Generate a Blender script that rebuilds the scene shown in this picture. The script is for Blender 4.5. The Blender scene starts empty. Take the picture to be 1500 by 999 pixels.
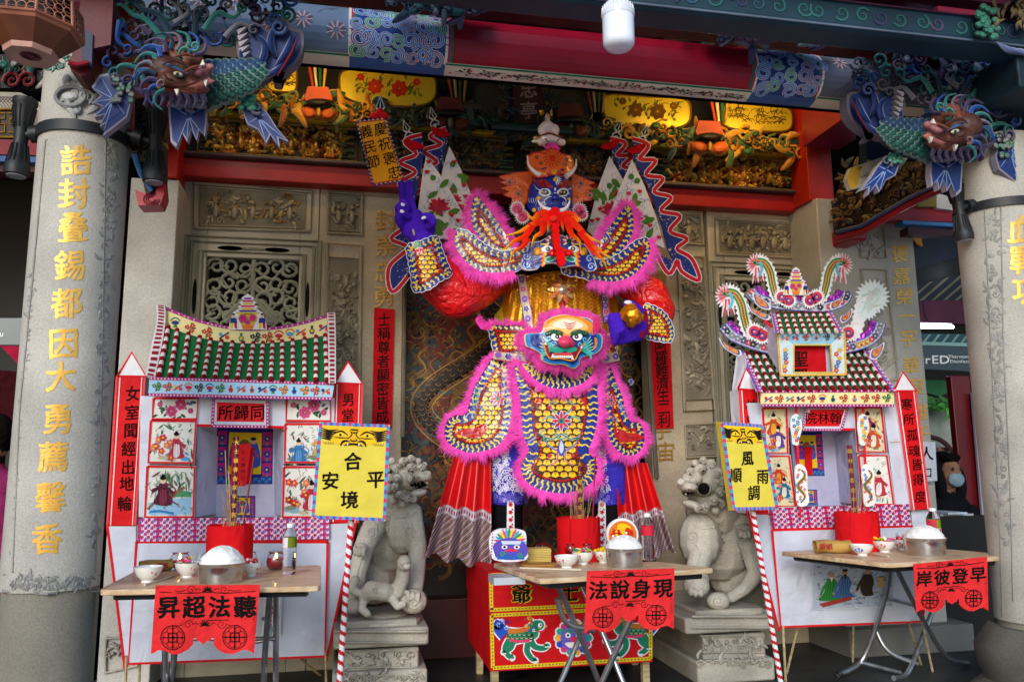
import bpy, bmesh, math, random
import numpy as np
from mathutils import Vector, Matrix, Quaternion, Euler, kdtree
from mathutils.geometry import delaunay_2d_cdt
random.seed(7)
scn = bpy.context.scene
COL = scn.collection
# ------------------------------------------------------------------ camera, sky, sun, exposure
FPX = 1170.0                      # focal length for a 1500 px wide picture
YAW, PIT, ROL = math.radians(11.4), math.radians(8.98), math.radians(0.5)
CAM = Vector((0, 0, 1.28))
f0 = Vector((math.sin(YAW), math.cos(YAW), 0)); r0 = Vector((math.cos(YAW), -math.sin(YAW), 0)); zz = Vector((0, 0, 1))
FW = math.cos(PIT)*f0 + math.sin(PIT)*zz
U0 = -math.sin(PIT)*f0 + math.cos(PIT)*zz
UP = math.cos(ROL)*U0 + math.sin(ROL)*r0
RT = math.cos(ROL)*r0 - math.sin(ROL)*U0
cam = bpy.data.cameras.new('camera'); cam.sensor_width = 36; cam.lens = FPX/1500*36; cam.clip_end = 500; cam.clip_start = .02
camo = bpy.data.objects.new('camera', cam); COL.objects.link(camo)
camo.matrix_world = Matrix(((RT.x, UP.x, -FW.x, CAM.x), (RT.y, UP.y, -FW.y, CAM.y), (RT.z, UP.z, -FW.z, CAM.z), (0, 0, 0, 1)))
scn.camera = camo
world = bpy.data.worlds.new('World'); scn.world = world; world.use_nodes = True
wn = world.node_tree; bg = wn.nodes['Background']
sky = wn.nodes.new('ShaderNodeTexSky'); sky.sky_type = 'NISHITA'; sky.sun_disc = False
SUN_EL, SUN_AZ = math.radians(23), math.radians(205)      # azimuth of the sun from +Y, clockwise
sky.sun_elevation = SUN_EL; sky.sun_rotation = SUN_AZ; sky.dust_density = 1.5; sky.air_density = 1.4; sky.ozone_density = 5
wn.links.new(sky.outputs[0], bg.inputs[0]); bg.inputs[1].default_value = .15
sl = bpy.data.lights.new('sun', 'SUN'); sl.energy = 1.0; sl.angle = math.radians(24); sl.color = (1, .985, .965)
so = bpy.data.objects.new('sun', sl); COL.objects.link(so)
sd = Vector((math.sin(SUN_AZ)*math.cos(SUN_EL), math.cos(SUN_AZ)*math.cos(SUN_EL), math.sin(SUN_EL)))
so.rotation_euler = sd.to_track_quat('Z', 'Y').to_euler(); so.location = sd*20
scn.view_settings.view_transform = 'Standard'; scn.view_settings.look = 'None'
scn.view_settings.exposure = .68; scn.view_settings.gamma = 1
scn.cycles.max_bounces = 6; scn.cycles.transparent_max_bounces = 8
# ------------------------------------------------------------------ geometry helpers
def P(px, py, Y):
 """world point on the plane y=Y that lies along the sight line through photo pixel (px, py)"""
 d = FW + RT*((px-750)/FPX) + UP*((499.5-py)/FPX)
 return CAM + d*(Y/d.y)
def MP(Y):                        # surface map: flat upright plane (or gently curved if Y is a function)
 if callable(Y):
  f = lambda u, v, h: P(u, v, Y(u, v)-h)
  f.curv = True; return f
 return lambda u, v, h: P(u, v, Y-h)
def MPX(px, py, Y): return P(px, py, Y).x
def Z_(px, py, Y): return P(px, py, Y).z
def S(px, Y):                     # metres per photo pixel near (px, Y)
 return (P(px+1, 500, Y)-P(px, 500, Y)).length
def hx(s):
 s = s.lstrip('#'); c = [int(s[i:i+2], 16)/255 for i in (0, 2, 4)]
 return tuple(x/12.92 if x <= .04045 else ((x+.055)/1.055)**2.4 for x in c)
def jit(c, a=.12):
 k = 1+random.uniform(-a, a); return tuple(max(0, min(1, x*k)) for x in c)
R_ = random.uniform
WHITE, BLACK, RED, NAVY, YEL = hx('e9e9ee'), hx('12100f'), hx('d8161d'), hx('16237e'), hx('f7cf16')
ORG, PINK, GRN, TEAL, SKY, MAG = hx('ef7a18'), hx('f03fa8'), hx('1c7a41'), hx('1d8c86'), hx('8ec9e6'), hx('c22b9a')
PUR, CREAM, GOLD, BRN, LAV = hx('5a2fc0'), hx('efe6cf'), hx('d8a133'), hx('5a2c1a'), hx('c9c6e0')
def smooth(pts, n=8, closed=True):
 out = []; m = len(pts)
 rng = range(m) if closed else range(m-1)
 for i in rng:
  if closed: p = [pts[(i+k-1) % m] for k in range(4)]
  else: p = [pts[max(0, min(m-1, i+k-1))] for k in range(4)]
  for j in range(n):
   t = j/n
   out.append(tuple(.5*((2*p[1][k])+(-p[0][k]+p[2][k])*t+(2*p[0][k]-5*p[1][k]+4*p[2][k]-p[3][k])*t*t+(-p[0][k]+3*p[1][k]-3*p[2][k]+p[3][k])*t**3) for k in range(len(p[0]))))
 if not closed: out.append(tuple(pts[-1]))
 return out
def resample(pts, step, closed=True):
 q = list(pts)+([pts[0]] if closed else [])
 q = np.array(q, float); d = np.hypot(*(q[1:]-q[:-1]).T); s = np.concatenate([[0], np.cumsum(d)])
 n = max(3, int(round(s[-1]/step))); t = np.linspace(0, s[-1], n+1)
 if closed: t = t[:-1]
 return list(zip(np.interp(t, s, q[:, 0]), np.interp(t, s, q[:, 1])))
def area(p): return .5*sum(p[i-1][0]*p[i][1]-p[i][0]*p[i-1][1] for i in range(len(p)))
def normals(pts, closed=True):
 q = np.array(pts, float)
 if closed: t = np.roll(q, -1, 0)-np.roll(q, 1, 0)
 else: t = np.gradient(q, axis=0)
 t /= np.maximum(1e-9, np.hypot(*t.T))[:, None]
 nrm = np.stack([t[:, 1], -t[:, 0]], 1)
 if closed and area(pts) < 0: nrm = -nrm
 return nrm                    # outward for closed loops
def inset(pts, d):
 q = np.array(pts, float); return [tuple(a) for a in q-normals(pts)*d]
def pip(p, poly):
 x, y = p; c = False; j = len(poly)-1
 for i in range(len(poly)):
  xi, yi = poly[i]; xj, yj = poly[j]
  if (yi > y) != (yj > y) and x < (xj-xi)*(y-yi)/(yj-yi)+xi: c = not c
  j = i
 return c
def spiral(x, y, r, turns=1.4, a0=0, d=1, n=14, rin=.12):
 return [(x+math.cos(a0+d*turns*6.283*i/n)*r*(1-(1-rin)*i/n), y+math.sin(a0+d*turns*6.283*i/n)*r*(1-(1-rin)*i/n)) for i in range(n+1)]
def arc(x, y, rx, ry, a, b, n=12): return [(x+rx*math.cos(math.radians(a+(b-a)*i/n)), y+ry*math.sin(math.radians(a+(b-a)*i/n))) for i in range(n+1)]
def T(ox, oy, s, mx=None):        # picture-region coordinates to photo pixels; mx mirrors about x = mx
 def f(*pts):
  r = [(ox+x/s, oy+y/s) for x, y in pts]
  return [(2*mx-x, y) for x, y in r] if mx is not None else r
 return f
ORIG = {}
_gl = {}
def glyph(ch0, fine=False):
 ch = (ch0, fine)
 if ch not in _gl:
  cu = bpy.data.curves.new('t', 'FONT'); cu.body = ch0; cu.resolution_u = 3
  o = bpy.data.objects.new('t', cu); COL.objects.link(o)
  me = bpy.data.meshes.new_from_object(o.evaluated_get(bpy.context.evaluated_depsgraph_get()))
  if fine:                                  # short edges, so that the glyph bends with a round column or a sagging sheet
   bm = bmesh.new(); bm.from_mesh(me); bmesh.ops.triangulate(bm, faces=bm.faces[:])
   for _ in range(3):
    e = [q for q in bm.edges if q.calc_length() > .11]
    if e: bmesh.ops.subdivide_edges(bm, edges=e, cuts=1); bmesh.ops.triangulate(bm, faces=[f for f in bm.faces if len(f.verts) > 3])
   bm.to_mesh(me); bm.free()
  _gl[ch] = ([(v.co.x, v.co.y) for v in me.vertices], [tuple(p.vertices) for p in me.polygons], max([v.co.x for v in me.vertices] or [.5]))
  bpy.data.objects.remove(o); bpy.data.meshes.remove(me)
 return _gl[ch]
class G:
 def __init__(s, M=None): s.v = []; s.f = []; s.c = []; s.M = M
 def add(s, vs, fs, col):
  b = len(s.v); s.v += vs
  one = not isinstance(col, list)
  for i, f in enumerate(fs): s.f.append(tuple(b+k for k in f)); s.c.append(col if one else col[i])
 # ---- flat and relief shapes in surface coordinates
 def fine(s, pts, col, h=0, st=6):          # filled outline, triangulated finely so that it follows a curved surface
  q = np.array(pts, float); x0, y0 = q.min(0); x1, y1 = q.max(0); n = len(pts)
  vs = [Vector(p[:2]) for p in pts]; nx, ny = int((x1-x0)/st), int((y1-y0)/st)
  vs += [Vector((x0+(x1-x0)*(i+.5)/max(1, nx), y0+(y1-y0)*(j+.5)/max(1, ny))) for i in range(nx) for j in range(ny)]
  r = delaunay_2d_cdt(vs, [(i, (i+1) % n) for i in range(n)], [], 1, 1e-4)
  s.add([s.M(v[0], v[1], h) for v in r[0]], [tuple(f) for f in r[2]], col)
 def poly(s, pts, col, h=0):
  if getattr(s.M, 'curv', False) and (max(p[0] for p in pts)-min(p[0] for p in pts) > 9 or max(p[1] for p in pts)-min(p[1] for p in pts) > 9): return s.fine(pts, col, h)
  s.add([s.M(x, y, h) for x, y in pts], [tuple(range(len(pts)))], col)
 def board(s, pts, col, th, h=0, side=None):
  n = len(pts); f = [s.M(x, y, h) for x, y in pts]; cv = getattr(s.M, 'curv', False)
  if cv: s.fine(pts, col, h); s.fine(pts, side or col, h-th)
  b = [p+Vector((0, th, 0)) for p in f]
  fs = [tuple(range(n)), tuple(range(2*n-1, n-1, -1))]+[(i, (i+1) % n, n+(i+1) % n, n+i) for i in range(n)]
  if cv: fs = fs[2:]; s.add(f+b, fs, side or col); return
  s.add(f+b, fs, [col, side or col]+[side or col]*n)
 def quadgrid(s, c4, nu, nv, fn, h=0):
  """c4 corners tl,tr,br,bl; fn(i,j)->colour"""
  def q(a, b):
   x0 = c4[0][0]*(1-a)+c4[1][0]*a; y0 = c4[0][1]*(1-a)+c4[1][1]*a
   x1 = c4[3][0]*(1-a)+c4[2][0]*a; y1 = c4[3][1]*(1-a)+c4[2][1]*a
   return x0*(1-b)+x1*b, y0*(1-b)+y1*b
  vs = [s.M(*q(i/nu, j/nv), h) for j in range(nv+1) for i in range(nu+1)]
  fs = []; cs = []
  for j in range(nv):
   for i in range(nu): fs.append((j*(nu+1)+i, j*(nu+1)+i+1, (j+1)*(nu+1)+i+1, (j+1)*(nu+1)+i)); cs.append(fn(i, j))
  s.add(vs, fs, cs)
 def disc(s, x, y, r, col, h=0, ry=None, rot=0, n=12):
  ry = ry or r; c, d = math.cos(rot), math.sin(rot); p = []
  for i in range(n):
   a = 6.2832*i/n; u, v = r*math.cos(a), ry*math.sin(a); p.append((x+u*c-v*d, y+u*d+v*c))
  s.poly(p, col, h)
 def petal(s, x, y, l, w, rot, col, h=0):
  c, d = math.cos(rot), math.sin(rot)
  p = [(0, 0), (.3, .4), (.65, .5), (.9, .25), (1, 0), (.9, -.25), (.65, -.5), (.3, -.4)]
  s.poly([(x+u*l*c-v*w*d, y+u*l*d+v*w*c) for u, v in p], col, h)
 def flower(s, x, y, r, cp, cc=YEL, n=6, h=0, outline=None, rot=0):
  for i in range(n):
   a = rot+6.2832*i/n
   if outline: s.petal(x-.1*r*math.cos(a), y-.1*r*math.sin(a), r*1.2, r*.95, a, outline, h)
   s.petal(x, y, r, r*.7, a, cp, h+.0004)
  s.disc(x, y, r*.25, cc, h+.0008, n=8)
 def stroke(s, pts, w, col, h=0, taper=(1, 1), closed=False):
  q = np.array(pts, float); nm = normals(pts, closed); n = len(pts); vs = []
  for i in range(n):
   t = i/(n-1); k = w*.5*(taper[0]*(1-t)+taper[1]*t) if taper != 'mid' else w*.5*math.sin(math.pi*(.08+.84*t))
   a = q[i]+nm[i]*k; b = q[i]-nm[i]*k; vs += [s.M(a[0], a[1], h), s.M(b[0], b[1], h)]
  fs = [(2*i, 2*i+1, 2*i+3, 2*i+2) for i in range(n-1)]
  if closed: fs.append((2*n-2, 2*n-1, 1, 0))
  s.add(vs, fs, col)
 def ridge(s, pts, w, hh, col, h=0, taper=(1, .4), edge=None, closed=False):
  q = np.array(pts, float); nm = normals(pts, closed); n = len(pts); vs = []; fs = []; cs = []
  prof = [(1, 0), (.72, .8), (0, 1), (-.72, .8), (-1, 0)]
  for i in range(n):
   t = i/max(1, n-1); k = taper[0]*(1-t)+taper[1]*t if taper != 'mid' else math.sin(math.pi*(.08+.84*t))
   for a, b in prof:
    p = q[i]+nm[i]*(w*.5*k*a); vs.append(s.M(p[0], p[1], h+hh*b*min(1, k)))
  m = n if closed else n-1
  for i in range(m):
   j = (i+1) % n
   for k in range(4): fs.append((5*i+k, 5*i+k+1, 5*j+k+1, 5*j+k)); cs.append((edge or col) if k in (0, 3) else col)
  s.add(vs, fs, cs)
 def dome(s, x, y, rx, ry, hh, col, h=0, rot=0, n=10, edge=None, M=None):
  M = M or s.M; c, d = math.cos(rot), math.sin(rot); vs = []; fs = []; cs = []
  for k, (r, z) in enumerate(((1, 0), (.82, .6), (.45, .92))):
   for i in range(n):
    a = 6.2832*i/n; u, v = rx*r*math.cos(a), ry*r*math.sin(a); vs.append(M(x+u*c-v*d, y+u*d+v*c, h+hh*z))
  vs.append(M(x, y, h+hh))
  for k in range(2):
   for i in range(n): j = (i+1) % n; fs.append((k*n+i, k*n+j, (k+1)*n+j, (k+1)*n+i)); cs.append(edge if (edge and k == 0) else col)
  for i in range(n): fs.append((2*n+i, 2*n+(i+1) % n, 3*n)); cs.append(col)
  s.add(vs, fs, cs)
 def text(s, txt, x, y, size, col, h=0, sx=1, bold=.022, rot=0, slant=.05):
  s.marks = getattr(s, 'marks', []); m0 = (len(s.v), len(s.f))
  """one glyph (or latin run) centred on (x, y); a broad-nib effect from shifted copies"""
  c, d = math.cos(rot), math.sin(rot); adv = 0; items = []
  for ch in txt:
   if ch == ' ': adv += .3; continue
   vs, fs, mx = glyph(ch, getattr(s.M, 'curv', False)); items.append((vs, fs, adv)); adv += (mx+.06 if ord(ch) < 256 else 1.0)
  for vs, fs, off in items:
   for k, (dx, dy) in enumerate(((0, 0), (bold, -bold*.6), (bold*.5, -bold*1.1), (bold*1.4, -bold*.1))):
    if bold == 0 and k: break
    w = []
    for (a, b) in vs:
     a2 = a+off+dx-adv/2+.012*math.sin(b*17+a*5); b2 = b+dy-.38+slant*(a-.5)+.012*math.sin(a*15+1)
     u, v = a2*size*sx, -b2*size; w.append(s.M(x+u*c-v*d, y+u*d+v*c, h+k*.00035))
    s.add(w, fs, col)
  s.marks.append((*m0, len(s.v), len(s.f)))
 # ---- solids
 def box(s, x0, x1, y0, y1, z0, z1, col=WHITE):
  vs = [Vector((x, y, z)) for x in (x0, x1) for y in (y0, y1) for z in (z0, z1)]
  s.add(vs, [(0, 1, 3, 2), (4, 6, 7, 5), (0, 4, 5, 1), (2, 3, 7, 6), (0, 2, 6, 4), (1, 5, 7, 3)], col)
 def slab(s, top, dz, col=WHITE):        # top: list of 3D pts, thickness dz down
  n = len(top); b = [p-Vector((0, 0, dz)) for p in top]
  s.add(list(top)+b, [tuple(range(n)), tuple(range(2*n-1, n-1, -1))]+[(i, n+i, n+(i+1) % n, (i+1) % n) for i in range(n)], col)
 def lathe(s, c, prof, col, n=24, cols=None, sy=1, axis=None):
  vs = []; fs = []; cs = []; m = len(prof); q = axis.to_track_quat('Z', 'Y') if axis is not None else None
  for r, z in prof:
   for i in range(n):
    a = 6.2832*i/n; p = Vector((r*math.cos(a), r*math.sin(a)*sy, z))
    if q: p = q @ p
    vs.append(c+p)
  for k in range(m-1):
   for i in range(n): j = (i+1) % n; fs.append((k*n+i, k*n+j, (k+1)*n+j, (k+1)*n+i)); cs.append(cols[k] if cols else col)
  if prof[0][0] > .0001: fs.append(tuple(range(n-1, -1, -1))); cs.append(cs[0])
  if prof[-1][0] > .0001: fs.append(tuple((m-1)*n+i for i in range(n))); cs.append(cs[-1])
  s.add(vs, fs, cs)
 def tube(s, pts, r, col, n=8, r2=None, cap=True, colfn=None):
  pts = [Vector(p) for p in pts]; m = len(pts); vs = []; fs = []; cs = []; prev = None
  for k, p in enumerate(pts):
   t = (pts[min(m-1, k+1)]-pts[max(0, k-1)]).normalized()
   if prev is None: prev = t.cross(Vector((.13, .9, .41))).normalized()
   b = t.cross(prev).normalized(); prev = b.cross(t).normalized()
   rr = r[k] if isinstance(r, (list, tuple)) else (r if r2 is None else r+(r2-r)*k/(m-1))
   for i in range(n):
    a = 6.2832*i/n; vs.append(p+(prev*math.cos(a)+b*math.sin(a))*rr)
  for k in range(m-1):
   for i in range(n): j = (i+1) % n; fs.append((k*n+i, k*n+j, (k+1)*n+j, (k+1)*n+i)); cs.append(colfn(k, i) if colfn else col)
  if cap: fs += [tuple(range(n-1, -1, -1)), tuple((m-1)*n+i for i in range(n))]; cs += [cs[0], cs[-1]]
  s.add(vs, fs, cs)
 def fur(s, loop, ln, col, dens=2.2, closed=True, out=1, h=.004, droop=.25):
  pts = resample(loop, 1/dens, closed); nm = normals(pts, closed)*out
  for (x, y), (a, b) in zip(pts, nm):
   for k in range(6):
    L = ln*R_(.45, 1.1)*(.85+.3*math.sin(x*.31)*math.cos(y*.27)); ang = .35*math.sin(x*.23+y*.19)+R_(-.35, .35); ca, sa = math.cos(ang), math.sin(ang)
    dx, dy = a*ca-b*sa, a*sa+b*ca+droop*R_(0, 1); tx, ty = -b, a; w = R_(.2, .55)
    bx, by = x-a*R_(0, ln*.2), y-b*R_(0, ln*.2); hh = h+R_(-.006, .012)
    m = (bx+dx*L*.6+R_(-1, 1), by+dy*L*.6); e = (bx+dx*L+R_(-2, 2), by+dy*L+R_(0, 2))
    c = jit(col, .16)
    if random.random() < .18: c = tuple(min(1, v*1.2+.04) for v in c)
    s.add([s.M(bx-tx*w, by-ty*w, hh), s.M(bx+tx*w, by+ty*w, hh), s.M(m[0]+tx*w*.6, m[1]+ty*w*.6, hh+.006), s.M(m[0]-tx*w*.6, m[1]-ty*w*.6, hh+.006), s.M(e[0], e[1], hh+.002)], [(0, 1, 2, 3), (3, 2, 4)], c)
 def build(s, name, mat, parent=None, sm=True, bevel=0, ang=35, **tags):
  if name == 'lettering' and getattr(s, 'marks', None):       # every character is a part of its own
   for v0, f0_, v1, f1 in s.marks:
    q = G(); q.v = s.v[v0:v1]; q.f = [tuple(i-v0 for i in f) for f in s.f[f0_:f1]]; q.c = s.c[f0_:f1]; r = q.build('character', mat, parent, False)
   fi = set(k for m in s.marks for k in range(m[1], m[3])); keep = [k for k in range(len(s.f)) if k not in fi]
   if not keep: return r
   s.f = [s.f[k] for k in keep]; s.c = [s.c[k] for k in keep]; s.marks = None; us = sorted(set(i for f in s.f for i in f)); mp = {j: i for i, j in enumerate(us)}; s.v = [s.v[j] for j in us]; s.f = [tuple(mp[i] for i in f) for f in s.f]; name = 'printed_ornament'
  if parent is None:
   xs = [p[0] for p in s.v]; ys = [p[1] for p in s.v]; zs = [p[2] for p in s.v]
   o0 = Vector(((min(xs)+max(xs))/2, (min(ys)+max(ys))/2, min(zs)))
  else: o0 = ORIG[parent.name]
  me = bpy.data.meshes.new(name)
  me.from_pydata([(p[0]-o0.x, p[1]-o0.y, p[2]-o0.z) for p in s.v], [], s.f)
  ca = me.color_attributes.new('Col', 'FLOAT_COLOR', 'CORNER')
  n = np.array([len(f) for f in s.f]); c = np.array([(x[0], x[1], x[2], 1) for x in s.c], np.float32)
  ca.data.foreach_set('color', np.repeat(c, n, 0).ravel())
  me.materials.append(mat)
  if sm: me.shade_smooth(); me.set_sharp_from_angle(angle=math.radians(ang))
  o = bpy.data.objects.new(name, me); COL.objects.link(o)
  if parent is not None: o.parent = parent
  else: o.location = o0
  ORIG[o.name] = o0
  if bevel:
   b = o.modifiers.new('b', 'BEVEL'); b.width = bevel; b.segments = 2; b.limit_method = 'ANGLE'
  for k, v in tags.items(): o[k] = v
  return o
class Blob(G):
 """sculpt: union of ellipsoids and tapered tubes, voxel-remeshed to one skin, colours carried over"""
 def ell(s, c, r, col=WHITE, rot=None, n=12):
  c = Vector(c); vs = []; fs = []
  for k in range(1, n//2+1):
   th = math.pi*k/(n//2+1)
   for i in range(n): a = 6.2832*i/n; vs.append(Vector((r[0]*math.sin(th)*math.cos(a), r[1]*math.sin(th)*math.sin(a), r[2]*math.cos(th))))
  m = n//2; vs += [Vector((0, 0, r[2])), Vector((0, 0, -r[2]))]
  if rot is not None:
   q = Euler(rot).to_quaternion(); vs = [q @ v for v in vs]
  for k in range(m-1):
   for i in range(n): j = (i+1) % n; fs.append((k*n+i, (k+1)*n+i, (k+1)*n+j, k*n+j))
  for i in range(n): fs.append((m*n, i, (i+1) % n)); fs.append((m*n+1, (m-1)*n+(i+1) % n, (m-1)*n+i))
  s.add([c+v for v in vs], fs, col)
 def make(s, name, mat, parent=None, voxel=.01, it=3, **tags):
  o0 = ORIG[parent.name] if parent is not None else Vector([sum(p[k] for p in s.v)/len(s.v) for k in range(2)]+[min(p[2] for p in s.v)])
  me = bpy.data.meshes.new('t'); me.from_pydata([tuple(p-o0) for p in s.v], [], s.f)
  o = bpy.data.objects.new('t', me); COL.objects.link(o)
  m = o.modifiers.new('r', 'REMESH'); m.mode = 'VOXEL'; m.voxel_size = voxel
  k = o.modifiers.new('s', 'SMOOTH'); k.iterations = it; k.factor = .5
  me2 = bpy.data.meshes.new_from_object(o.evaluated_get(bpy.context.evaluated_depsgraph_get()))
  bpy.data.objects.remove(o); me2.name = name
  kd = kdtree.KDTree(len(s.v)); cv = [WHITE]*len(s.v)
  for f, c in zip(s.f, s.c):
   for i in f: cv[i] = c
  for i, p in enumerate(s.v): kd.insert(p-o0, i)
  kd.balance()
  ca = me2.color_attributes.new('Col', 'FLOAT_COLOR', 'POINT')
  a = np.ones((len(me2.vertices), 4), np.float32)
  for i, v in enumerate(me2.vertices): a[i, :3] = cv[kd.find(v.co)[1]]
  ca.data.foreach_set('color', a.ravel())
  me2.materials.clear(); me2.materials.append(mat); me2.shade_smooth()
  ob = bpy.data.objects.new(name, me2); COL.objects.link(ob)
  if parent is not None: ob.parent = parent
  else: ob.location = o0
  ORIG[ob.name] = o0
  for kk, v in tags.items(): ob[kk] = v
  return ob
def thing(name, label, cat, loc, group=None):
 o = bpy.data.objects.new(name, None); COL.objects.link(o); o.location = loc; o.empty_display_size = .1
 ORIG[o.name] = Vector(loc); o['label'] = label; o['category'] = cat
 if group: o['group'] = group
 return o
def tag(o, label, cat, group=None):
 o['label'] = label; o['category'] = cat
 if group: o['group'] = group
 return o
# ------------------------------------------------------------------ materials
def mat(name, rough=.6, metal=0, noise=8, amt=.25, bump=0, bscale=60, col=None, spec=.5, coat=0, speck=0, trans=0, ior=1.45, aniso=0, grime=0, emit=0, sheen=0, crumple=0, cscale=6, alpha=1):
 m = bpy.data.materials.new(name); m.use_nodes = True; nt = m.node_tree; N = nt.nodes; L = nt.links
 b = N['Principled BSDF']; b.inputs['Roughness'].default_value = rough; b.inputs['Metallic'].default_value = metal
 b.inputs['Specular IOR Level'].default_value = spec; b.inputs['Coat Weight'].default_value = coat; b.inputs['Coat Roughness'].default_value = .12
 b.inputs['Transmission Weight'].default_value = trans; b.inputs['IOR'].default_value = ior
 tc = N.new('ShaderNodeTexCoord')
 if col is None:
  at = N.new('ShaderNodeAttribute'); at.attribute_name = 'Col'; src = at.outputs['Color']
 else:
  rg = N.new('ShaderNodeRGB'); rg.outputs[0].default_value = (*col, 1); src = rg.outputs[0]
 def nz(scale, detail=4):
  n = N.new('ShaderNodeTexNoise'); n.inputs['Scale'].default_value = scale; n.inputs['Detail'].default_value = detail; L.new(tc.outputs['Object'], n.inputs['Vector']); return n
 def mul(src, fac_out, lo, hi, p0=.3, p1=.7):
  mr = N.new('ShaderNodeMapRange'); mr.inputs['From Min'].default_value = p0; mr.inputs['From Max'].default_value = p1
  mr.inputs['To Min'].default_value = lo; mr.inputs['To Max'].default_value = hi; L.new(fac_out, mr.inputs['Value'])
  mx = N.new('ShaderNodeVectorMath'); mx.operation = 'SCALE'; L.new(src, mx.inputs[0]); L.new(mr.outputs[0], mx.inputs['Scale']); return mx.outputs[0]
 if amt: src = mul(src, nz(noise, 6).outputs['Fac'], 1-amt, 1+amt*.6)
 if speck:
  src = mul(src, nz(420, 2).outputs['Fac'], 1-speck, 1+speck*.7, .35, .65); src = mul(src, nz(150, 3).outputs['Fac'], 1-speck*.6, 1+speck*.5, .35, .65)
 if grime:
  g = nz(2.2, 8); g2 = mul(src, g.outputs['Fac'], 1-grime, 1.05, .38, .62); src = g2
 L.new(src, b.inputs['Base Color'])
 hs = None
 if bump:
  bp = N.new('ShaderNodeBump'); bp.inputs['Strength'].default_value = bump; bp.inputs['Distance'].default_value = .004; L.new(nz(bscale, 5).outputs['Fac'], bp.inputs['Height']); hs = bp
 if crumple:
  v = N.new('ShaderNodeTexNoise'); v.inputs['Scale'].default_value = cscale; v.inputs['Detail'].default_value = 2; v.inputs['Distortion'].default_value = 1.2; L.new(tc.outputs['Object'], v.inputs['Vector'])
  bp = N.new('ShaderNodeBump'); bp.inputs['Strength'].default_value = crumple; bp.inputs['Distance'].default_value = .03; L.new(v.outputs['Fac'], bp.inputs['Height'])
  if hs: L.new(hs.outputs[0], bp.inputs['Normal'])
  hs = bp
 if hs: L.new(hs.outputs[0], b.inputs['Normal']); 
 if coat and hs: L.new(hs.outputs[0], b.inputs['Coat Normal'])
 if sheen: b.inputs['Sheen Weight'].default_value = sheen
 if emit:
  L.new(src, b.inputs['Emission Color']); b.inputs['Emission Strength'].default_value = emit
 return m
M_ST = mat('granite', .75, noise=3, amt=.16, bump=.25, bscale=120, speck=.2, spec=.3, grime=.2)
M_STC = mat('carved_stone', .8, noise=5, amt=.22, bump=.4, bscale=90, speck=.2, spec=.25, grime=.3)
M_LION = mat('weathered_stone', .85, noise=4, amt=.25, bump=.45, bscale=70, speck=.22, spec=.25, grime=.25)
M_PW = mat('painted_wood', .55, noise=6, amt=.22, bump=.25, bscale=70, grime=.35)
M_PWL = mat('lacquer_wood', .38, noise=5, amt=.18, bump=.12, bscale=50, grime=.2)
M_GILT = mat('gilded_wood', .4, metal=.15, noise=9, amt=.3, bump=.3, bscale=80, grime=.3)
M_GP = mat('gold_panel', .38, metal=.35, noise=7, amt=.18, bump=.08)
M_PAP = mat('paper', .75, noise=5, amt=.12, crumple=.9, cscale=4.5, spec=.12)
M_CARD = mat('printed_card', .55, noise=6, amt=.1, crumple=.4, cscale=6, spec=.15)
M_FILM = mat('glossy_print', .3, noise=6, amt=.06, crumple=.5, cscale=9, spec=.4, coat=.3)
M_RFILM = mat('red_cellophane', .3, noise=6, amt=.25, crumple=1.0, cscale=16, bump=.5, bscale=22, spec=.5, coat=.2)
M_FOIL = mat('gold_foil', .24, metal=.65, noise=9, amt=.15, bump=.5, bscale=45, crumple=.5, cscale=14)
M_CLOTH = mat('cloth', .9, noise=12, amt=.15, bump=.3, bscale=300, spec=.08, crumple=.8, cscale=9)
M_FUR = mat('fur', .8, noise=14, amt=.25, spec=.1, sheen=.2)
M_STEEL = mat('steel', .22, metal=1, noise=12, amt=.08, bump=.03, bscale=200, col=hx('c9c9cc'))
M_CHROME = mat('chrome_tube', .3, metal=.85, noise=20, amt=.3, col=hx('b8b8ba'), grime=.2)
M_IRON = mat('black_iron', .5, noise=20, amt=.3, col=hx('1a1c1f'), bump=.1)
M_PLAS = mat('plastic', .3, noise=9, amt=.08, coat=.3)
M_PORC = mat('porcelain', .15, noise=9, amt=.04, coat=.6)
M_RICE = mat('rice', .6, noise=60, amt=.12, col=hx('f4f3f1'), bump=.6, bscale=160)
M_GLASS = mat('glass', .03, noise=5, amt=0, col=(.93, .97, .95), trans=1)
M_PET = mat('clear_plastic', .06, noise=5, amt=0, col=(.95, .97, 1), trans=1, ior=1.2, bump=.2, bscale=40)
M_INK = mat('ink', .8, noise=30, amt=.15, spec=.08)
M_WAX = mat('wax', .4, noise=9, amt=.1)
M_BULB = mat('bulb', .35, noise=5, amt=.03, col=hx('e8ecf8'), coat=.5)
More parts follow.
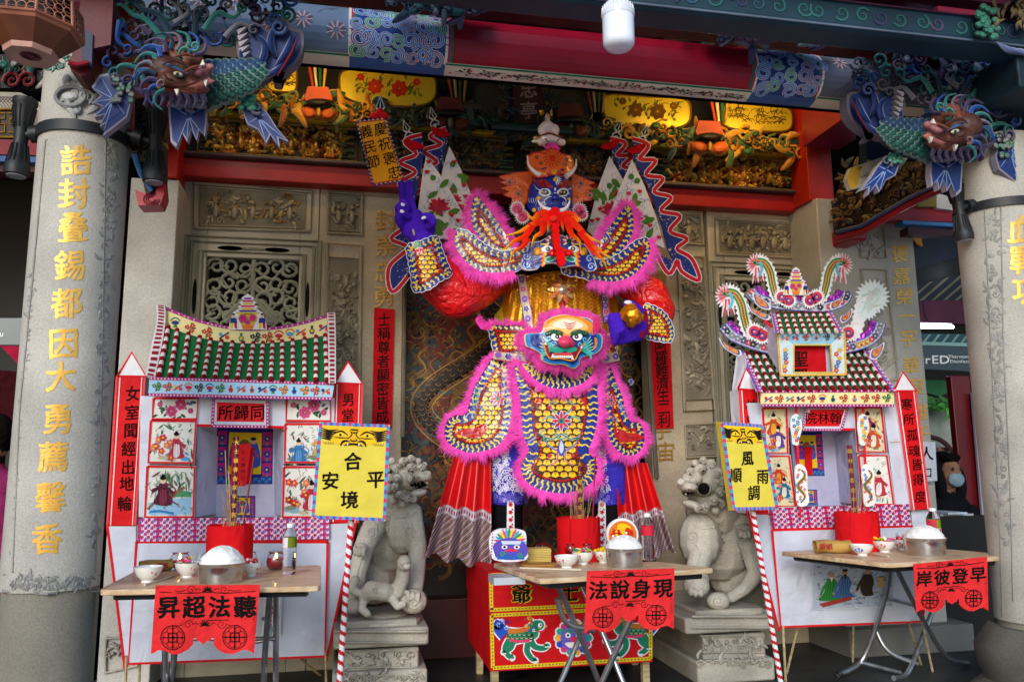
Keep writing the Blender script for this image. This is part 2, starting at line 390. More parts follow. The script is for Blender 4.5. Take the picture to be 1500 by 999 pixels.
def wood_mat(name, c1, c2, rough=.35, coat=.4):
 m = bpy.data.materials.new(name); m.use_nodes = True; nt = m.node_tree; N = nt.nodes; L = nt.links; b = N['Principled BSDF']
 tc = N.new('ShaderNodeTexCoord'); mp = N.new('ShaderNodeMapping'); mp.inputs['Scale'].default_value = (1.5, 14, 14); L.new(tc.outputs['Object'], mp.inputs['Vector'])
 n = N.new('ShaderNodeTexNoise'); n.inputs['Scale'].default_value = 4; n.inputs['Detail'].default_value = 8; n.inputs['Distortion'].default_value = .6; L.new(mp.outputs[0], n.inputs['Vector'])
 r = N.new('ShaderNodeValToRGB'); r.color_ramp.elements[0].position = .3; r.color_ramp.elements[1].position = .7
 r.color_ramp.elements[0].color = (*c1, 1); r.color_ramp.elements[1].color = (*c2, 1); L.new(n.outputs['Fac'], r.inputs[0])
 n2 = N.new('ShaderNodeTexNoise'); n2.inputs['Scale'].default_value = 9; n2.inputs['Detail'].default_value = 6; L.new(tc.outputs['Object'], n2.inputs['Vector'])
 r2 = N.new('ShaderNodeValToRGB'); r2.color_ramp.elements[0].position = .5; r2.color_ramp.elements[1].position = .72; r2.color_ramp.elements[0].color = (1, 1, 1, 1); r2.color_ramp.elements[1].color = (.55, .42, .38, 1); L.new(n2.outputs['Fac'], r2.inputs[0])
 mx = N.new('ShaderNodeMixRGB'); mx.blend_type = 'MULTIPLY'; mx.inputs[0].default_value = 1; L.new(r.outputs[0], mx.inputs[1]); L.new(r2.outputs[0], mx.inputs[2]); L.new(mx.outputs[0], b.inputs['Base Color'])
 bp = N.new('ShaderNodeBump'); bp.inputs['Strength'].default_value = .12; bp.inputs['Distance'].default_value = .003; L.new(n.outputs['Fac'], bp.inputs['Height']); L.new(bp.outputs[0], b.inputs['Normal'])
 b.inputs['Roughness'].default_value = rough; b.inputs['Coat Weight'].default_value = coat; return m
M_TABLE = wood_mat('table_wood', hx('bd9a72'), hx('dcc4a0'), .45, .15)
M_BAMB = wood_mat('bamboo', hx('8d7a55'), hx('c8b48a'), .6, 0)

from mathutils.bvhtree import BVHTree
def MRay(o):                                   # surface map: first point of a sculpted body met by the sight line
 me = o.data; o0 = ORIG[o.name]; bv = BVHTree.FromPolygons([v.co+o0 for v in me.vertices], [tuple(q.vertices) for q in me.polygons]); last = [3.9]
 def f(u, v, h):
  d = (FW + RT*((u-750)/FPX) + UP*((499.5-v)/FPX)).normalized(); r = bv.ray_cast(CAM, d)
  if r[0] is None: return P(u, v, last[0]+.02)
  last[0] = r[0].y; return r[0]-d*h
 return f
FZ = .14                                      # paving level
def MX(x0, sgn=1):                            # upright plane x = const, facing the camera side
 def f(u, v, h):
  d = FW + RT*((u-750)/FPX) + UP*((499.5-v)/FPX); return CAM + d*((x0-CAM.x-sgn*h)/d.x)
 return f
def MC(cx, cy, r):                            # surface map: upright cylinder (front side)
 def f(u, v, h):
  d = FW + RT*((u-750)/FPX) + UP*((499.5-v)/FPX); R = r+h; ox, oy = CAM.x-cx, CAM.y-cy
  a = d.x*d.x+d.y*d.y; b = 2*(ox*d.x+oy*d.y); c = ox*ox+oy*oy-R*R; D = b*b-4*a*c
  t = (-b-math.sqrt(max(0, D)))/(2*a); return CAM + d*t
 f.curv = True; return f
def MXZ(Y): return lambda u, v, h: Vector((u, Y-h, v))      # wall metres (v upward)
def rect(x0, y0, x1, y1): return [(x0, y0), (x1, y0), (x1, y1), (x0, y1)]
def box(parent, name, m, x0, x1, y0, y1, z0, z1, col, bevel=.006, **k):
 g = G(); g.box(x0, x1, y0, y1, z0, z1, col); return g.build(name, m, parent, bevel=bevel, **k)
def orn(A, reg, n, s0, s1, pal, hh, h=0, leaf=.35, blob=.25, edge=None, rnd=random, sv=1):
 """dense carved ornament (curls, leaves, bosses) inside region polygon"""
 xs = [p[0] for p in reg]; ys = [p[1] for p in reg]; k = 0; tries = 0
 while k < n and tries < n*8:
  tries += 1; x, y = rnd.uniform(min(xs), max(xs)), rnd.uniform(min(ys), max(ys))
  if not pip((x, y), reg): continue
  k += 1; s = rnd.uniform(s0, s1); c = jit(rnd.choice(pal), .2); a = rnd.uniform(0, 6.28); t = rnd.random(); H = hh*rnd.uniform(.5, 1)
  e = rnd.choice(edge) if edge else None
  if t < leaf:
   L = s*1.6; p = [(x, y), (x+L*.4*math.cos(a), y+L*.4*math.sin(a)), (x+L*math.cos(a+.5), y+L*math.sin(a+.5))]
   A.ridge(smooth(p, 4, False), s*.6, H, c, h, 'mid', e)
  elif t < leaf+blob: A.dome(x, y, s*.45, s*.35, H*1.2, c, h, a, 8, e)
  else: A.ridge(spiral(x, y, s*.6, rnd.uniform(.9, 1.5), a, rnd.choice((-1, 1)), 11), s*.28, H, c, h, (.7, .9), e)
# ================================================================== ground and backdrop
g = G(); g.add([Vector(p) for p in ((-30, -12, FZ), (40, -12, FZ), (40, 20, FZ), (-30, 20, FZ))], [(0, 1, 2, 3)], hx('3c3d3c'))
M_GR = mat('wet_paving', .5, noise=2.2, amt=.45, bump=.35, bscale=40, speck=.3, spec=.5, grime=.3)
g.build('ground', M_GR, None, kind='structure')
g = G(); g.add([Vector(p) for p in ((-30, -12, FZ+.004), (40, -12, FZ+.004), (40, 2.9, FZ+.004), (-30, 2.9, FZ+.004))], [(0, 1, 2, 3)], hx('9ea0a2')); M_CT = mat('bounce_paving', .8, noise=2, amt=.3, bump=.3, bscale=40, speck=.2, grime=.2)  # unseen pale sheet added to bounce light up to the eaves
g.build('added_bounce_paving', M_CT, None, kind='structure')
# ------------------------------------------------------------------ stone wall of the hall
STN, STW = hx('bdb6a8'), hx('c6baa4')
def X5(px, py=400, Y=4.95): return MPX(px, py, Y)
wall = thing('temple_wall', 'carved granite hall front with gold inscriptions and scroll lattice windows behind the effigy', 'wall', (1.0, 4.95, FZ))
ZT = 3.02
def bay(px0, px1, wx0, wx1, wtop, py0):
 x0, x1 = X5(px0, py0), X5(px1, py0); a, b = X5(wx0), X5(wx1); zt = Z_((wx0+wx1)/2, wtop, 4.95); zb = .95
 for q in ((x0, a, FZ, ZT), (b, x1, FZ, ZT), (a, b, zt, ZT), (a, b, FZ, zb)): box(wall, 'stone_block', M_ST, q[0], q[1], 4.95, 5.1, q[2], q[3], jit(STW, .05))
 w = G(MXZ(4.99)); C = hx('9b9a86'); cx = (a+b)/2; W = b-a; H = zt-zb
 for i in range(9):                        # scrolled stone lattice, mirrored about its middle
  for j in range(12):
   x, y = a+W*(i+.5)/9, zb+H*(j+.5)/12
 for sx in (-1, 1):
  rr = random.Random(3)
  for j in range(13):
   yy = zt-.06-j*.095; rx = rr.uniform(.05, .075)
   for k in range(3):
    xx = cx+sx*(.05+k*W/6.3+rr.uniform(-.01, .01)); w.ridge(spiral(xx, yy+rr.uniform(-.02, .02), rx, 1.25, rr.uniform(0, 6), sx*rr.choice((-1, 1)), 12, .25), .024, .02, jit(C, .1), 0, (1, .8))
   w.ridge(smooth([(cx+sx*.01, yy), (cx+sx*W*.2, yy-.06), (cx+sx*W*.35, yy+.03), (cx+sx*W*.5, yy-.02)], 5, False), .02, .02, jit(C, .1), 0)
 for yy in (zt-.26, zt-.30): w.ridge([(cx-W*.28, yy-.1), (cx-W*.1, yy), (cx+W*.1, yy), (cx+W*.28, yy-.1)], .035, .025, C, 0, (1, 1))
 w.ridge(arc(cx, zt-.62, .16, .16, 0, 360, 26), .035, .025, C, .002, (1, 1)); w.ridge(arc(cx, zt-.62, .11, .11, 0, 360, 22), .02, .02, C, .002, (1, 1))
 w.ridge([(cx, zt), (cx, zb)], .03, .02, C, -.002, (1, 1))
 w.build('window_lattice', M_STC, wall)
 f = G(MXZ(4.948))
 for d, wd in ((.03, .03), (.085, .022), (.12, .03)): f.ridge(rect(a-d, zb-d, b+d, zt+d), wd, .022, C, 0, (1, 1), closed=True)
 for i in range(2):
  for sx in (-1, 1): f.disc(cx+sx*W*.25, zt+.055, W*.14, BLACK, .003, .014, n=14)
 for sx in (-1, 1): f.disc(cx+sx*(W/2+.055), zt-.25, .012, BLACK, .003, .11, n=14)
 for i in range(9): f.dome(cx-.06+i*.015, zt+.055, .008, .012, .01, C)
 f.build('window_frame', M_STC, wall)
bay(262, 468, 301, 438, 378, 300); bay(1036, 1196, 1062, 1178, 412, 330)
def relief_panel(q, n, s0, s1, col, gilt=False, Y=4.945, hh=.02, name='relief_panel', figs=0):
 A = G(MP(Y)); A.ridge(q, 5, .02, col, 0, (1, 1), closed=True)
 qi = [((x-sum(p[0] for p in q)/4)*.9+sum(p[0] for p in q)/4, (y-sum(p[1] for p in q)/4)*.86+sum(p[1] for p in q)/4) for x, y in q]
 A.ridge(qi, 2.5, .012, col, 0, (1, 1), closed=True)
 qj = [((x-sum(p[0] for p in q)/4)*.78+sum(p[0] for p in q)/4, (y-sum(p[1] for p in q)/4)*.7+sum(p[1] for p in q)/4) for x, y in q]
 A.poly(qi, tuple(v*.62 for v in col), .002)
 orn(A, qj, n, s0, s1, [col, hx('8f8676')] if not gilt else [col, hx('a8833c'), hx('b5a37b')], hh, .003, .4, .35)
 for k in range(figs):                     # little carved figures: robe, head
  x = qj[0][0]+(qj[1][0]-qj[0][0])*(k+.5)/figs; y = (qj[0][1]+qj[2][1])/2+(qj[1][1]-qj[0][1])*(k+.5)/figs*.5
  A.dome(x, y+4, 5, 11, hh*1.6, col, .004); A.dome(x, y-9, 3.4, 4, hh*1.9, col, .004); A.ridge([(x-7, y), (x, y-2), (x+8, y+3)], 4, hh*1.7, col, .004)
 A.build(name, M_STC, wall)
SG = hx('a99e88')
relief_panel([(284, 268), (457, 281), (455, 339), (284, 334)], 90, 5, 10, SG, True, figs=5)
relief_panel([(481, 281), (531, 285), (530, 344), (480, 341)], 30, 4, 8, SG, figs=2)
relief_panel([(479, 356), (529, 360), (526, 640), (475, 640)], 150, 6, 12, SG)
relief_panel([(474, 655), (524, 655), (522, 700), (472, 700)], 30, 5, 9, SG)
relief_panel([(988, 310), (1028, 314), (1031, 358), (991, 356)], 24, 4, 8, SG, figs=1)
relief_panel([(994, 374), (1032, 377), (1048, 600), (1003, 602)], 110, 5, 11, SG)
relief_panel([(1004, 622), (1050, 620), (1054, 668), (1006, 670)], 24, 5, 9, SG)
relief_panel([(1047, 320), (1172, 329), (1174, 378), (1049, 372)], 90, 5, 9, SG, figs=6)
for px0, px1, py in ((468, 592, 330), (947, 1036, 420)): box(wall, 'stone_pilaster', M_ST, X5(px0, py), X5(px1, py), 4.953, 5.1, FZ, ZT, jit(hx('bcac94'), .03))
for q in ([(594, 300), (590, 640)], [(944, 420), (962, 700)]):
 A = G(MP(4.95)); A.ridge(q, 7, .03, hx('7b7062'), 0, (1, 1)); A.build('door_jamb_moulding', M_STC, wall)
def chars(txt, pos, size, col, M, parent, m, name='inscribed_character', h=.002, **k):
 for c, (x, y) in zip(txt, pos):
  A = G(M); A.text(c, x, y, size, col, h, **k); A.build(name, m, parent, sm=False)
GCH = hx('e0aa45')
M_GLEAF = mat('gold_leaf', .35, metal=.35, noise=30, amt=.2, bump=.2)
chars('封崇忠勇', [(565, 322), (565, 359), (564, 398), (562, 434)], 34, hx('b98a3e'), MP(4.945), wall, M_GLEAF, bold=.01)
chars('褒宇宙', [(964, 410), (970, 629), (975, 661)], 30, hx('b98a3e'), MP(4.945), wall, M_GLEAF, bold=.01)
# hanging red couplet papers on the stone either side of the door
def strip(q, txt, label, y0, y1):
 A = G(MP(4.935)); A.board(q, hx('c8101c'), .003); o = A
 n = len(txt)
 for i, c in enumerate(txt):
  t = (i+.5)/n; y = y0+(y1-y0)*t; tt = (y-q[0][1])/(q[3][1]-q[0][1]); xa = q[0][0]+(q[3][0]-q[0][0])*tt; xb = q[1][0]+(q[2][0]-q[1][0])*tt
  A.text(c, (xa+xb)/2, y, 21, hx('2a0f0d'), .0015, sx=.92)
 tag(A.build('couplet_strip', M_PAP, None, sm=False), label, 'paper strip', 'red couplet papers pasted either side of the hall door')
strip([(548, 451), (578, 453), (574, 627), (545, 625)], '士稱尊者顯密皆成', 'red paper couplet strip on the stone left of the door, above the yellow sign', 458, 620)
strip([(950, 462), (981, 462), (987, 627), (960, 628)], '護阿羅難濟生二利', 'red paper couplet strip right of the door, its top behind the purple fist', 478, 625)
# ------------------------------------------------------------------ door leaves with painted dragons
xa, xb = X5(592, 400), X5(948, 450)
door = thing('temple_door', 'dark lacquered double door painted with gold outlined dragons behind the effigy', 'door', ((xa+xb)/2, 5.2, FZ))
for i, (u, v) in enumerate(((xa, (xa+xb)/2-.004), ((xa+xb)/2+.004, xb))):
 box(door, 'door_leaf', M_PWL, u, v, 5.2, 5.28, FZ+.12, ZT, hx('1d1311'))
 A = G(MXZ(5.198)); rr = random.Random(5+i)
 reg = rect(u+.03, FZ+.8, v-.03, ZT-.3)
 for k in range(1300):
  x, y = rr.uniform(u+.03, v-.03), rr.uniform(FZ+.5, ZT-.05); s = rr.uniform(.03, .085); c = rr.choice([hx('b8862f'), hx('7c5a22'), hx('6a2c24'), hx('3f565c'), hx('7a5228'), hx('34444a'), hx('7a241c'), hx('a8782c')])
  if rr.random() < .6: A.stroke(spiral(x, y, s, rr.uniform(.7, 1.3), rr.uniform(0, 6), rr.choice((-1, 1)), 12), s*.15 if c in (hx('b8862f'), hx('a8782c')) else s*.42, c, .001+k*.000008, (1, .5))
  else: A.stroke(smooth([(x, y), (x+s, y+s*.8), (x+s*.3, y+s*2), (x+s*1.2, y+s*2.8)], 4, False), s*.15, c, .001+k*.000008, 'mid')
 # one long scaled dragon body per leaf
 px = [(u+(v-u)*(.5+.33*math.sin(t*1.15)), FZ+.75+t*.19) for t in np.linspace(0, 10, 60)]
 A.ridge(px, .13, .006, hx('2b1c16'), .009, (.5, 1)); 
 nm = normals(px, False)
 for k in range(2, 58):
  for sgn in (-.7, 0, .7): A.stroke(arc(px[k][0]+nm[k][0]*.06*sgn, px[k][1]+nm[k][1]*.06*sgn, .016, .014, 180, 360, 6), .004, hx('a87c34'), .016)
 A.stroke([(a[0]+b[0]*.07, a[1]+b[1]*.07) for a, b in zip(px, nm)], .008, hx('c2933c'), .012); A.stroke([(a[0]-b[0]*.07, a[1]-b[1]*.07) for a, b in zip(px, nm)], .008, hx('c2933c'), .012)
 A.build('dragon_painting', M_GILT, door, sm=False)
box(door, 'threshold', M_PWL, xa, xb, 5.05, 5.3, FZ, FZ+.35, hx('4a1414'))
# ------------------------------------------------------------------ stone pillars carrying the lintel
pl = thing('stone_pillar', 'square grey granite pillar behind the left paper house', 'pillar', (MPX(225, 400, 4.7), 4.85, FZ))
box(pl, 'shaft', M_ST, MPX(188, 320, 4.7), MPX(259, 320, 4.7), 4.7, 4.96, FZ, Z_(225, 262, 4.7), hx('c2beb6'))
A = G(MP(4.69)); q = [(154, 935), (200, 932), (200, 975), (154, 985)]; A.ridge(q, 5, .01, STN, 0, (1, 1), closed=True); orn(A, q, 22, 6, 10, [STN], .02); A.build('base_carving', M_STC, pl)
pr = thing('stone_pillar', 'wide granite pillar with gold characters right of the pagoda-roofed paper house', 'pillar', (3.35, 4.7, FZ))
xr0, xr1 = MPX(1203, 400, 4.6), MPX(1357, 565, 4.6)
box(pr, 'shaft', M_ST, xr0, xr1, 4.6, 4.95, FZ, 3.03, hx('c0bcb2'))
box(pr, 'plinth', M_ST, xr0-.05, xr1+.1, 4.5, 4.95, FZ, FZ+.16, hx('7d7a72'))
A = G(MP(4.598)); q = [(1259, 330), (1295, 334), (1299, 378), (1262, 377)]; A.ridge(q, 3, .012, STN, 0, (1, 1), closed=True); orn(A, q, 14, 8, 13, [STN], .015)
q = [(1262, 394), (1299, 396), (1325, 640), (1280, 640)]; A.ridge(q, 3, .012, STN, 0, (1, 1), closed=True); orn(A, [(1268, 404), (1294, 404), (1312, 630), (1288, 630)], 60, 8, 14, [STN], .014); A.build('relief_carving', M_STC, pr)
chars('褒嘉榮一字華袞雄千秋', [(1318, 372), (1321, 404), (1325, 434), (1328, 463), (1331, 495), (1335, 535), (1342, 566), (1347, 603), (1351, 636), (1355, 668)], 27, GCH, MP(4.598), pr, M_GLEAF, bold=.01)
# ------------------------------------------------------------------ lintel, carved boards, frieze
YL = 4.85; XL0, XL1 = -1.12, 3.14
lin = thing('red_lintel', 'red lacquered lintel with gilded carved boards spanning the hall front', 'lintel', (1, YL, 3.0))
RL = hx('a8180f')
box(lin, 'lintel_beam', M_PWL, XL0, XL1, YL, YL+.2, 3.015, 3.135, RL)
box(lin, 'ledge', M_PW, XL0+.1, XL1, YL-.05, YL+.1, 3.137, 3.158, hx('5b4a48'))
box(lin, 'board_back', M_PW, XL0+.1, XL1, YL+.02, YL+.1, 3.16, 3.40, hx('17120d'))
box(lin, 'gilded_moulding', M_GILT, XL0+.1, XL1, YL-.04, YL+.1, 3.402, 3.432, hx('e6b41e'))
box(lin, 'frieze_back', M_PW, XL0+.1, XL1, YL+.03, YL+.1, 3.432, 4.0, hx('121a22'))
xs = [MPX(285, 190, YL), MPX(528, 205, YL), MPX(760, 225, YL), MPX(955, 245, YL), MPX(1178, 265, YL)]
GP_ = [hx('d69c34'), hx('c0742a'), hx('e2b850'), hx('7d3a1a'), hx('8e6a28')]
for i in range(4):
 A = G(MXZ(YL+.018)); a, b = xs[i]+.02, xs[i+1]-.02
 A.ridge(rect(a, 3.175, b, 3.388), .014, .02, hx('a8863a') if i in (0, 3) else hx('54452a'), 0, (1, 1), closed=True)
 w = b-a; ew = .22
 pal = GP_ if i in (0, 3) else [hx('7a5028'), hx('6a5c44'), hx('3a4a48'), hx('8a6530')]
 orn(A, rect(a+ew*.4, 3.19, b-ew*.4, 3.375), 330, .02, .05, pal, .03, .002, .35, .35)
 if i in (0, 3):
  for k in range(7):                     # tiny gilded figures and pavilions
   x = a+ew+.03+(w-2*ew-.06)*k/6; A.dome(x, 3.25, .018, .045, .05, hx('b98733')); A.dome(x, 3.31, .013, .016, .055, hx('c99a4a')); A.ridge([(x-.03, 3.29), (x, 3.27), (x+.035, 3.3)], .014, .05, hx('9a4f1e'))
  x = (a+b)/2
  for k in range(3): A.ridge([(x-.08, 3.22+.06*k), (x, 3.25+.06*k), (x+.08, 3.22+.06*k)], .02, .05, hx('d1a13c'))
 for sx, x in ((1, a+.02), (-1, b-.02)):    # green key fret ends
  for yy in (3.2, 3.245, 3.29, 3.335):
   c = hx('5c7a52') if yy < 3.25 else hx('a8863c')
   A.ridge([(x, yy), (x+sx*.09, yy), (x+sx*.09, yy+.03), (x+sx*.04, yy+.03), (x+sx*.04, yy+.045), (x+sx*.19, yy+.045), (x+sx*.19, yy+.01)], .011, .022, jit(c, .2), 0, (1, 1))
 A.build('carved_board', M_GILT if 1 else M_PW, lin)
# frieze: leaf scrolls, lotus bosses, painted cushions
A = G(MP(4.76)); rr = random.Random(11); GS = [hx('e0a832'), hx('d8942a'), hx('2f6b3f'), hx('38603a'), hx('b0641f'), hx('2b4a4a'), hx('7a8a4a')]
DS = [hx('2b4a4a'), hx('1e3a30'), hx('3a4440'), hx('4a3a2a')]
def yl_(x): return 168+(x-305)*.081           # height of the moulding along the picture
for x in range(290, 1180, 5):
 lit = x < 560 or x > 880  # middle stretch gets a shaded palette, both ends a lit one
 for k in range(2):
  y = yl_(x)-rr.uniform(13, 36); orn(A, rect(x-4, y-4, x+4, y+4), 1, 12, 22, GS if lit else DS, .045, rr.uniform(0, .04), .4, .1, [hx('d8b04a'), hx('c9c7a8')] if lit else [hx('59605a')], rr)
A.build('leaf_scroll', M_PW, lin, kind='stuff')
A = G(MP(4.74))
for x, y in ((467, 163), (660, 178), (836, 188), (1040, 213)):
 lit = x in (467, 1040); c1, c2 = (hx('d8601c'), hx('e8873a')) if lit else (hx('6a2f1e'), hx('7c4030'))  # inner bosses take darker copies of the colours, as in shade
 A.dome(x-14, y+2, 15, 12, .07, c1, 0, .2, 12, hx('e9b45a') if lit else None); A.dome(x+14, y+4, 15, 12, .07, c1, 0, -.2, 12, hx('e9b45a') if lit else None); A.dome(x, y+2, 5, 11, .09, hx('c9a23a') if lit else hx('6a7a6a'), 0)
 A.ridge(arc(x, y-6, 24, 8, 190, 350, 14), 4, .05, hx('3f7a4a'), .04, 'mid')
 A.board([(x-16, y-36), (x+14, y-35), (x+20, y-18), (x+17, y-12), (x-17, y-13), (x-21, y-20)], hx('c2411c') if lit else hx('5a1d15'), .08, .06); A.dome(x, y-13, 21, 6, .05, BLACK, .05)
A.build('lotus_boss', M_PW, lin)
A = G(MP(4.72))
for x, y0, y1 in ((467, 65, 130), (672, 85, 150), (1056, 120, 178), (875, 105, 165)):
 for k, c in enumerate((hx('c9431c'), hx('f0e0b0'), hx('1f6b4a'), hx('d8a83a'))):
  A.ridge([(x-14+k*8, y0), (x-14+k*8, (y0+y1)/2), (x-8+k*5, y1)], 7, .04, c if x != 672 and x != 875 else tuple(v*.35 for v in c), 0, (1, .5))  # inner drops have their shade scaled into the colours
A.build('bracket_drop', M_PW, lin)
# painted gold cushions (fan panels), each its own thing with its painting
def cushion(cx, cy, w, h_, lab, lit=True, tilt=.06, seed=1, flowers='peony', Y=4.73):
 pts = []
 for a in np.linspace(0, 6.2832, 40, endpoint=False):
  c, s_ = math.cos(a), math.sin(a); x = w/2*math.copysign(abs(c)**.42, c); y = h_/2*math.copysign(abs(s_)**.6, s_); pts.append((cx+x, cy+y+x*tilt+(-.0012*x*x+3 if flowers else 0)))
 A = G(MP(Y)); col = hx('cdb42c') if lit else hx('3c3a33')  # shade on the centre panels is put into their colour
 A.board(pts, col, .05); A.ridge(pts, 3, .01, hx('6a4c1a') if lit else hx('2a2824'), 0, (1, 1), closed=True)
 root = A.build('painted_cushion', M_GP, None)
 tag(root, lab, 'painted panel', 'painted cushion panels of the frieze'); B = G(MP(Y)); rr = random.Random(seed)
 if lit:
  for k in range(26):
   x = cx+rr.uniform(-.36, .36)*w; y = cy+rr.uniform(-.25, .3)*h_+(x-cx)*tilt; a = rr.uniform(-2.6, -.5)
   B.stroke(smooth([(x, y), (x+7*math.cos(a), y+7*math.sin(a)), (x+13*math.cos(a+.4), y+13*math.sin(a+.4))], 3, False), 1.1, hx('3a3418'), .0012+k*.00002)
   if flowers == 'peony': B.petal(x, y, rr.uniform(5, 9), 4, a, jit(hx('54601f'), .3), .002+k*.00002)
   else: B.stroke(arc(x, y, 7, 4, 180, 360, 6), 1, hx('4a3c14'), .0016)
  if flowers == 'peony':
   for fx, fy, r in ((-.13, 0, 12), (.12, .02, 13), (-.28, -.25, 6), (.3, -.2, 6)):
    c = hx('b3301f') if seed == 1 else hx('6a4a1a'); x, y = cx+fx*w, cy+fy*h_+fx*w*tilt
    for kk in range(3): B.flower(x, y, r*(1-.27*kk), jit(c, .25), hx('c98a2a'), 7, .003+.001*kk, rot=kk)
 if B.v: B.build('painting', M_INK, root, sm=False)
cushion(568, 128, 142, 50, 'large gold cushion panel with red peonies above the orange card', seed=1)
cushion(413, 114, 44, 42, 'narrow gold panel half hidden by the left dragon tail', seed=3, flowers=None)
cushion(948, 162, 128, 46, 'gold cushion panel with dark flowers right of the hanging bulb', seed=2)
cushion(1109, 172, 104, 40, 'bright gold panel painted with a reed plant, beside the red post', seed=4, flowers=None)
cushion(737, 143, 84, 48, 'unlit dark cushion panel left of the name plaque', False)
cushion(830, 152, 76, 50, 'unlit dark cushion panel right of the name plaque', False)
A = G(MP(4.725)); 
for i, c in enumerate('江南風味'): A.text(c, 1078-(i//2)*9, 160+(i % 2)*9, 7, hx('3a2c10'), .002, bold=0)
# name plaque
A2 = G(MP(4.70)); A2.board([(752, 104), (797, 106), (798, 182), (750, 180)], hx('3a0d10'), .05); pq = A2.build('name_plaque', M_PW, None); tag(pq, 'dark red vertical name plaque with pale characters above the effigy', 'plaque')
B = G(MP(4.70)); 
for c, y in (('褒', 104), ('忠', 131), ('亭', 162)): B.text(c, 774, y, 27, hx('8c7f78'), .002, bold=.02)
B.build('lettering', M_INK, pq, sm=False)
B = G(MP(4.70)); 
for x in (745, 803): orn(B, rect(x-6, 104, x+6, 180), 26, 7, 11, [hx('6a5a2c'), hx('3a4a3a'), hx('2a3c48')], .03, 0)
B.ridge([(720, 184), (775, 188), (840, 192)], 12, .04, hx('23403c'), .02, (1, 1)); B.build('plaque_frame', M_PW, pq)
ob = A.build('panel_inscription', M_INK, lin, sm=False)
# red posts either side
po = box(None, 'red_post', M_PWL, MPX(236, 240, 4.7), MPX(262, 240, 4.7), 4.68, 4.9, Z_(250, 262, 4.7), 4.1, hx('a3130f')); tag(po, 'red post standing on the left granite pillar', 'post', 'red posts above the granite pillars')
po = box(None, 'red_post', M_PWL, MPX(1180, 240, 4.66), MPX(1216, 240, 4.66), 4.64, 4.9, 3.03, 4.1, hx('b5230c')); tag(po, 'red post right of the bright gold panels, above the right granite pillar', 'post', 'red posts above the granite pillars')
# warm strip lights that light the gilded frieze
M_WARM = mat('warm_tube', .5, amt=0, col=hx('ffcd72'), emit=50); 
for x0, x1, z, lab in ((MPX(400, 70, 4.4), MPX(505, 80, 4.4), 3.67, 'warm strip light behind the beam over the left gilded board'), (MPX(1000, 120, 4.4), MPX(1172, 140, 4.4), 3.67, 'warm strip light behind the beam over the right gilded board')):
 g = G(); g.tube([(x0, 4.3, z), (x1, 4.3, z)], .012, WHITE); t_ = tag(g.build('strip_light', M_WARM, None), lab, 'strip light', 'warm strip lights hidden behind the front beam')
 g = G(); g.box(x0-.02, x1+.02, 4.25, 4.28, z-.02, z+.03, hx('888888')); g.build('housing', M_PLAS, t_)
# ------------------------------------------------------------------ front beam, upper timbers and ceiling
bm = thing('front_beam', 'painted front beam, red in the middle with blue swirl ends', 'beam', (1.2, 3.5, 3.1))
def MB(X, a, h):                              # a: degrees round the beam, 0 = facing the camera, 90 = top
 t = math.radians(a); return Vector((X, 3.56-(.15+h)*math.cos(t), 3.265+(.135+h)*math.sin(t)))
bx0, bx1 = MPX(200, 40, 3.4), 3.35
A = G(MB)
def bpx(px, py): return MPX(px, py, 3.42)
sec = [(bx0, bpx(512, 60), hx('6f86a4')), (bpx(512, 60), bpx(655, 60), hx('1e3f8c')), (bpx(655, 60), bpx(1110, 110), hx('9e0f2c')), (bpx(1110, 110), bpx(1206, 120), hx('1e3f8c')), (bpx(1206, 120), bpx(1372, 130), hx('6d7488')), (bpx(1372, 130), bx1, hx('1c3a5c'))]
for x0, x1, c in sec:
 n = 12
 for k in range(n):
  a0, a1 = -62+152*k/n, -62+152*(k+1)/n
  A.add([MB(x0, a0, 0), MB(x1, a0, 0), MB(x1, a1, 0), MB(x0, a1, 0)], [(0, 1, 2, 3)], c)
 cc = CREAM if c[0] > .3 or c == hx('9e0f2c') else hx('3a5a9c')
 for a0, a1 in ((-90, -76), (-76, -62)): A.add([MB(x0, a0, .002), MB(x1, a0, .002), MB(x1, a1, .002), MB(x0, a1, .002)], [(0, 1, 2, 3)], hx('e6dcc6') if c in (sec[0][2], sec[2][2], sec[4][2]) else hx('2b5c9a'))
for k in range(7): A.add([MB(bx0, 90+k*20, 0), MB(bx1, 90+k*20, 0), MB(bx1, 110+k*20, 0), MB(bx0, 110+k*20, 0)], [(0, 1, 2, 3)], hx('3a1420'))
A.build('beam_log', M_PWL, bm)
A = G(MB)
def bl(x, a0, a1, w, c, h=.001): A.stroke([(x, a0+(a1-a0)*k/10) for k in range(11)], w, c, h)
for x, sg in ((sec[1][0], 1), (sec[2][0], 1), (sec[3][0], -1), (sec[4][0], -1), (sec[5][0], 1)):
 for k, c in enumerate((hx('e9e2d4'), hx('b23a6a'), hx('1a7a5c'))): bl(x+.012*k*sg, -62, 88, .012, c)
for x0, x1 in ((sec[2][0], sec[2][1]), (sec[0][0], sec[0][1]), (sec[4][0], sec[4][1])):
 for a, c, w in ((-62, hx('1a7a5c'), 4), (-58, hx('c9c6b8'), 1.5)): A.add([MB(x0, a, .002), MB(x1, a, .002), MB(x1, a+w, .002), MB(x0, a+w, .002)], [(0, 1, 2, 3)], c)
def swirl(x, a, r, c, c2, d=1, a0=0):
 k = .0026                                  # metres per degree along the girth
 for q, (cc, w) in enumerate(((hx('e3e3e6'), .016), (c, .011), (c2, .005))):
  A.stroke([(x+(u), a+v/k) for u, v in spiral(0, 0, r, 1.35, a0, d, 16, .2)], 1, cc, .0015+.0006*q) if False else A.add(*ribbon([(u+x, v) for u, v in spiral(0, 0, r, 1.35, a0, d, 16, .2)], w*r/.035, a, k, .0015+.0006*q), cc)
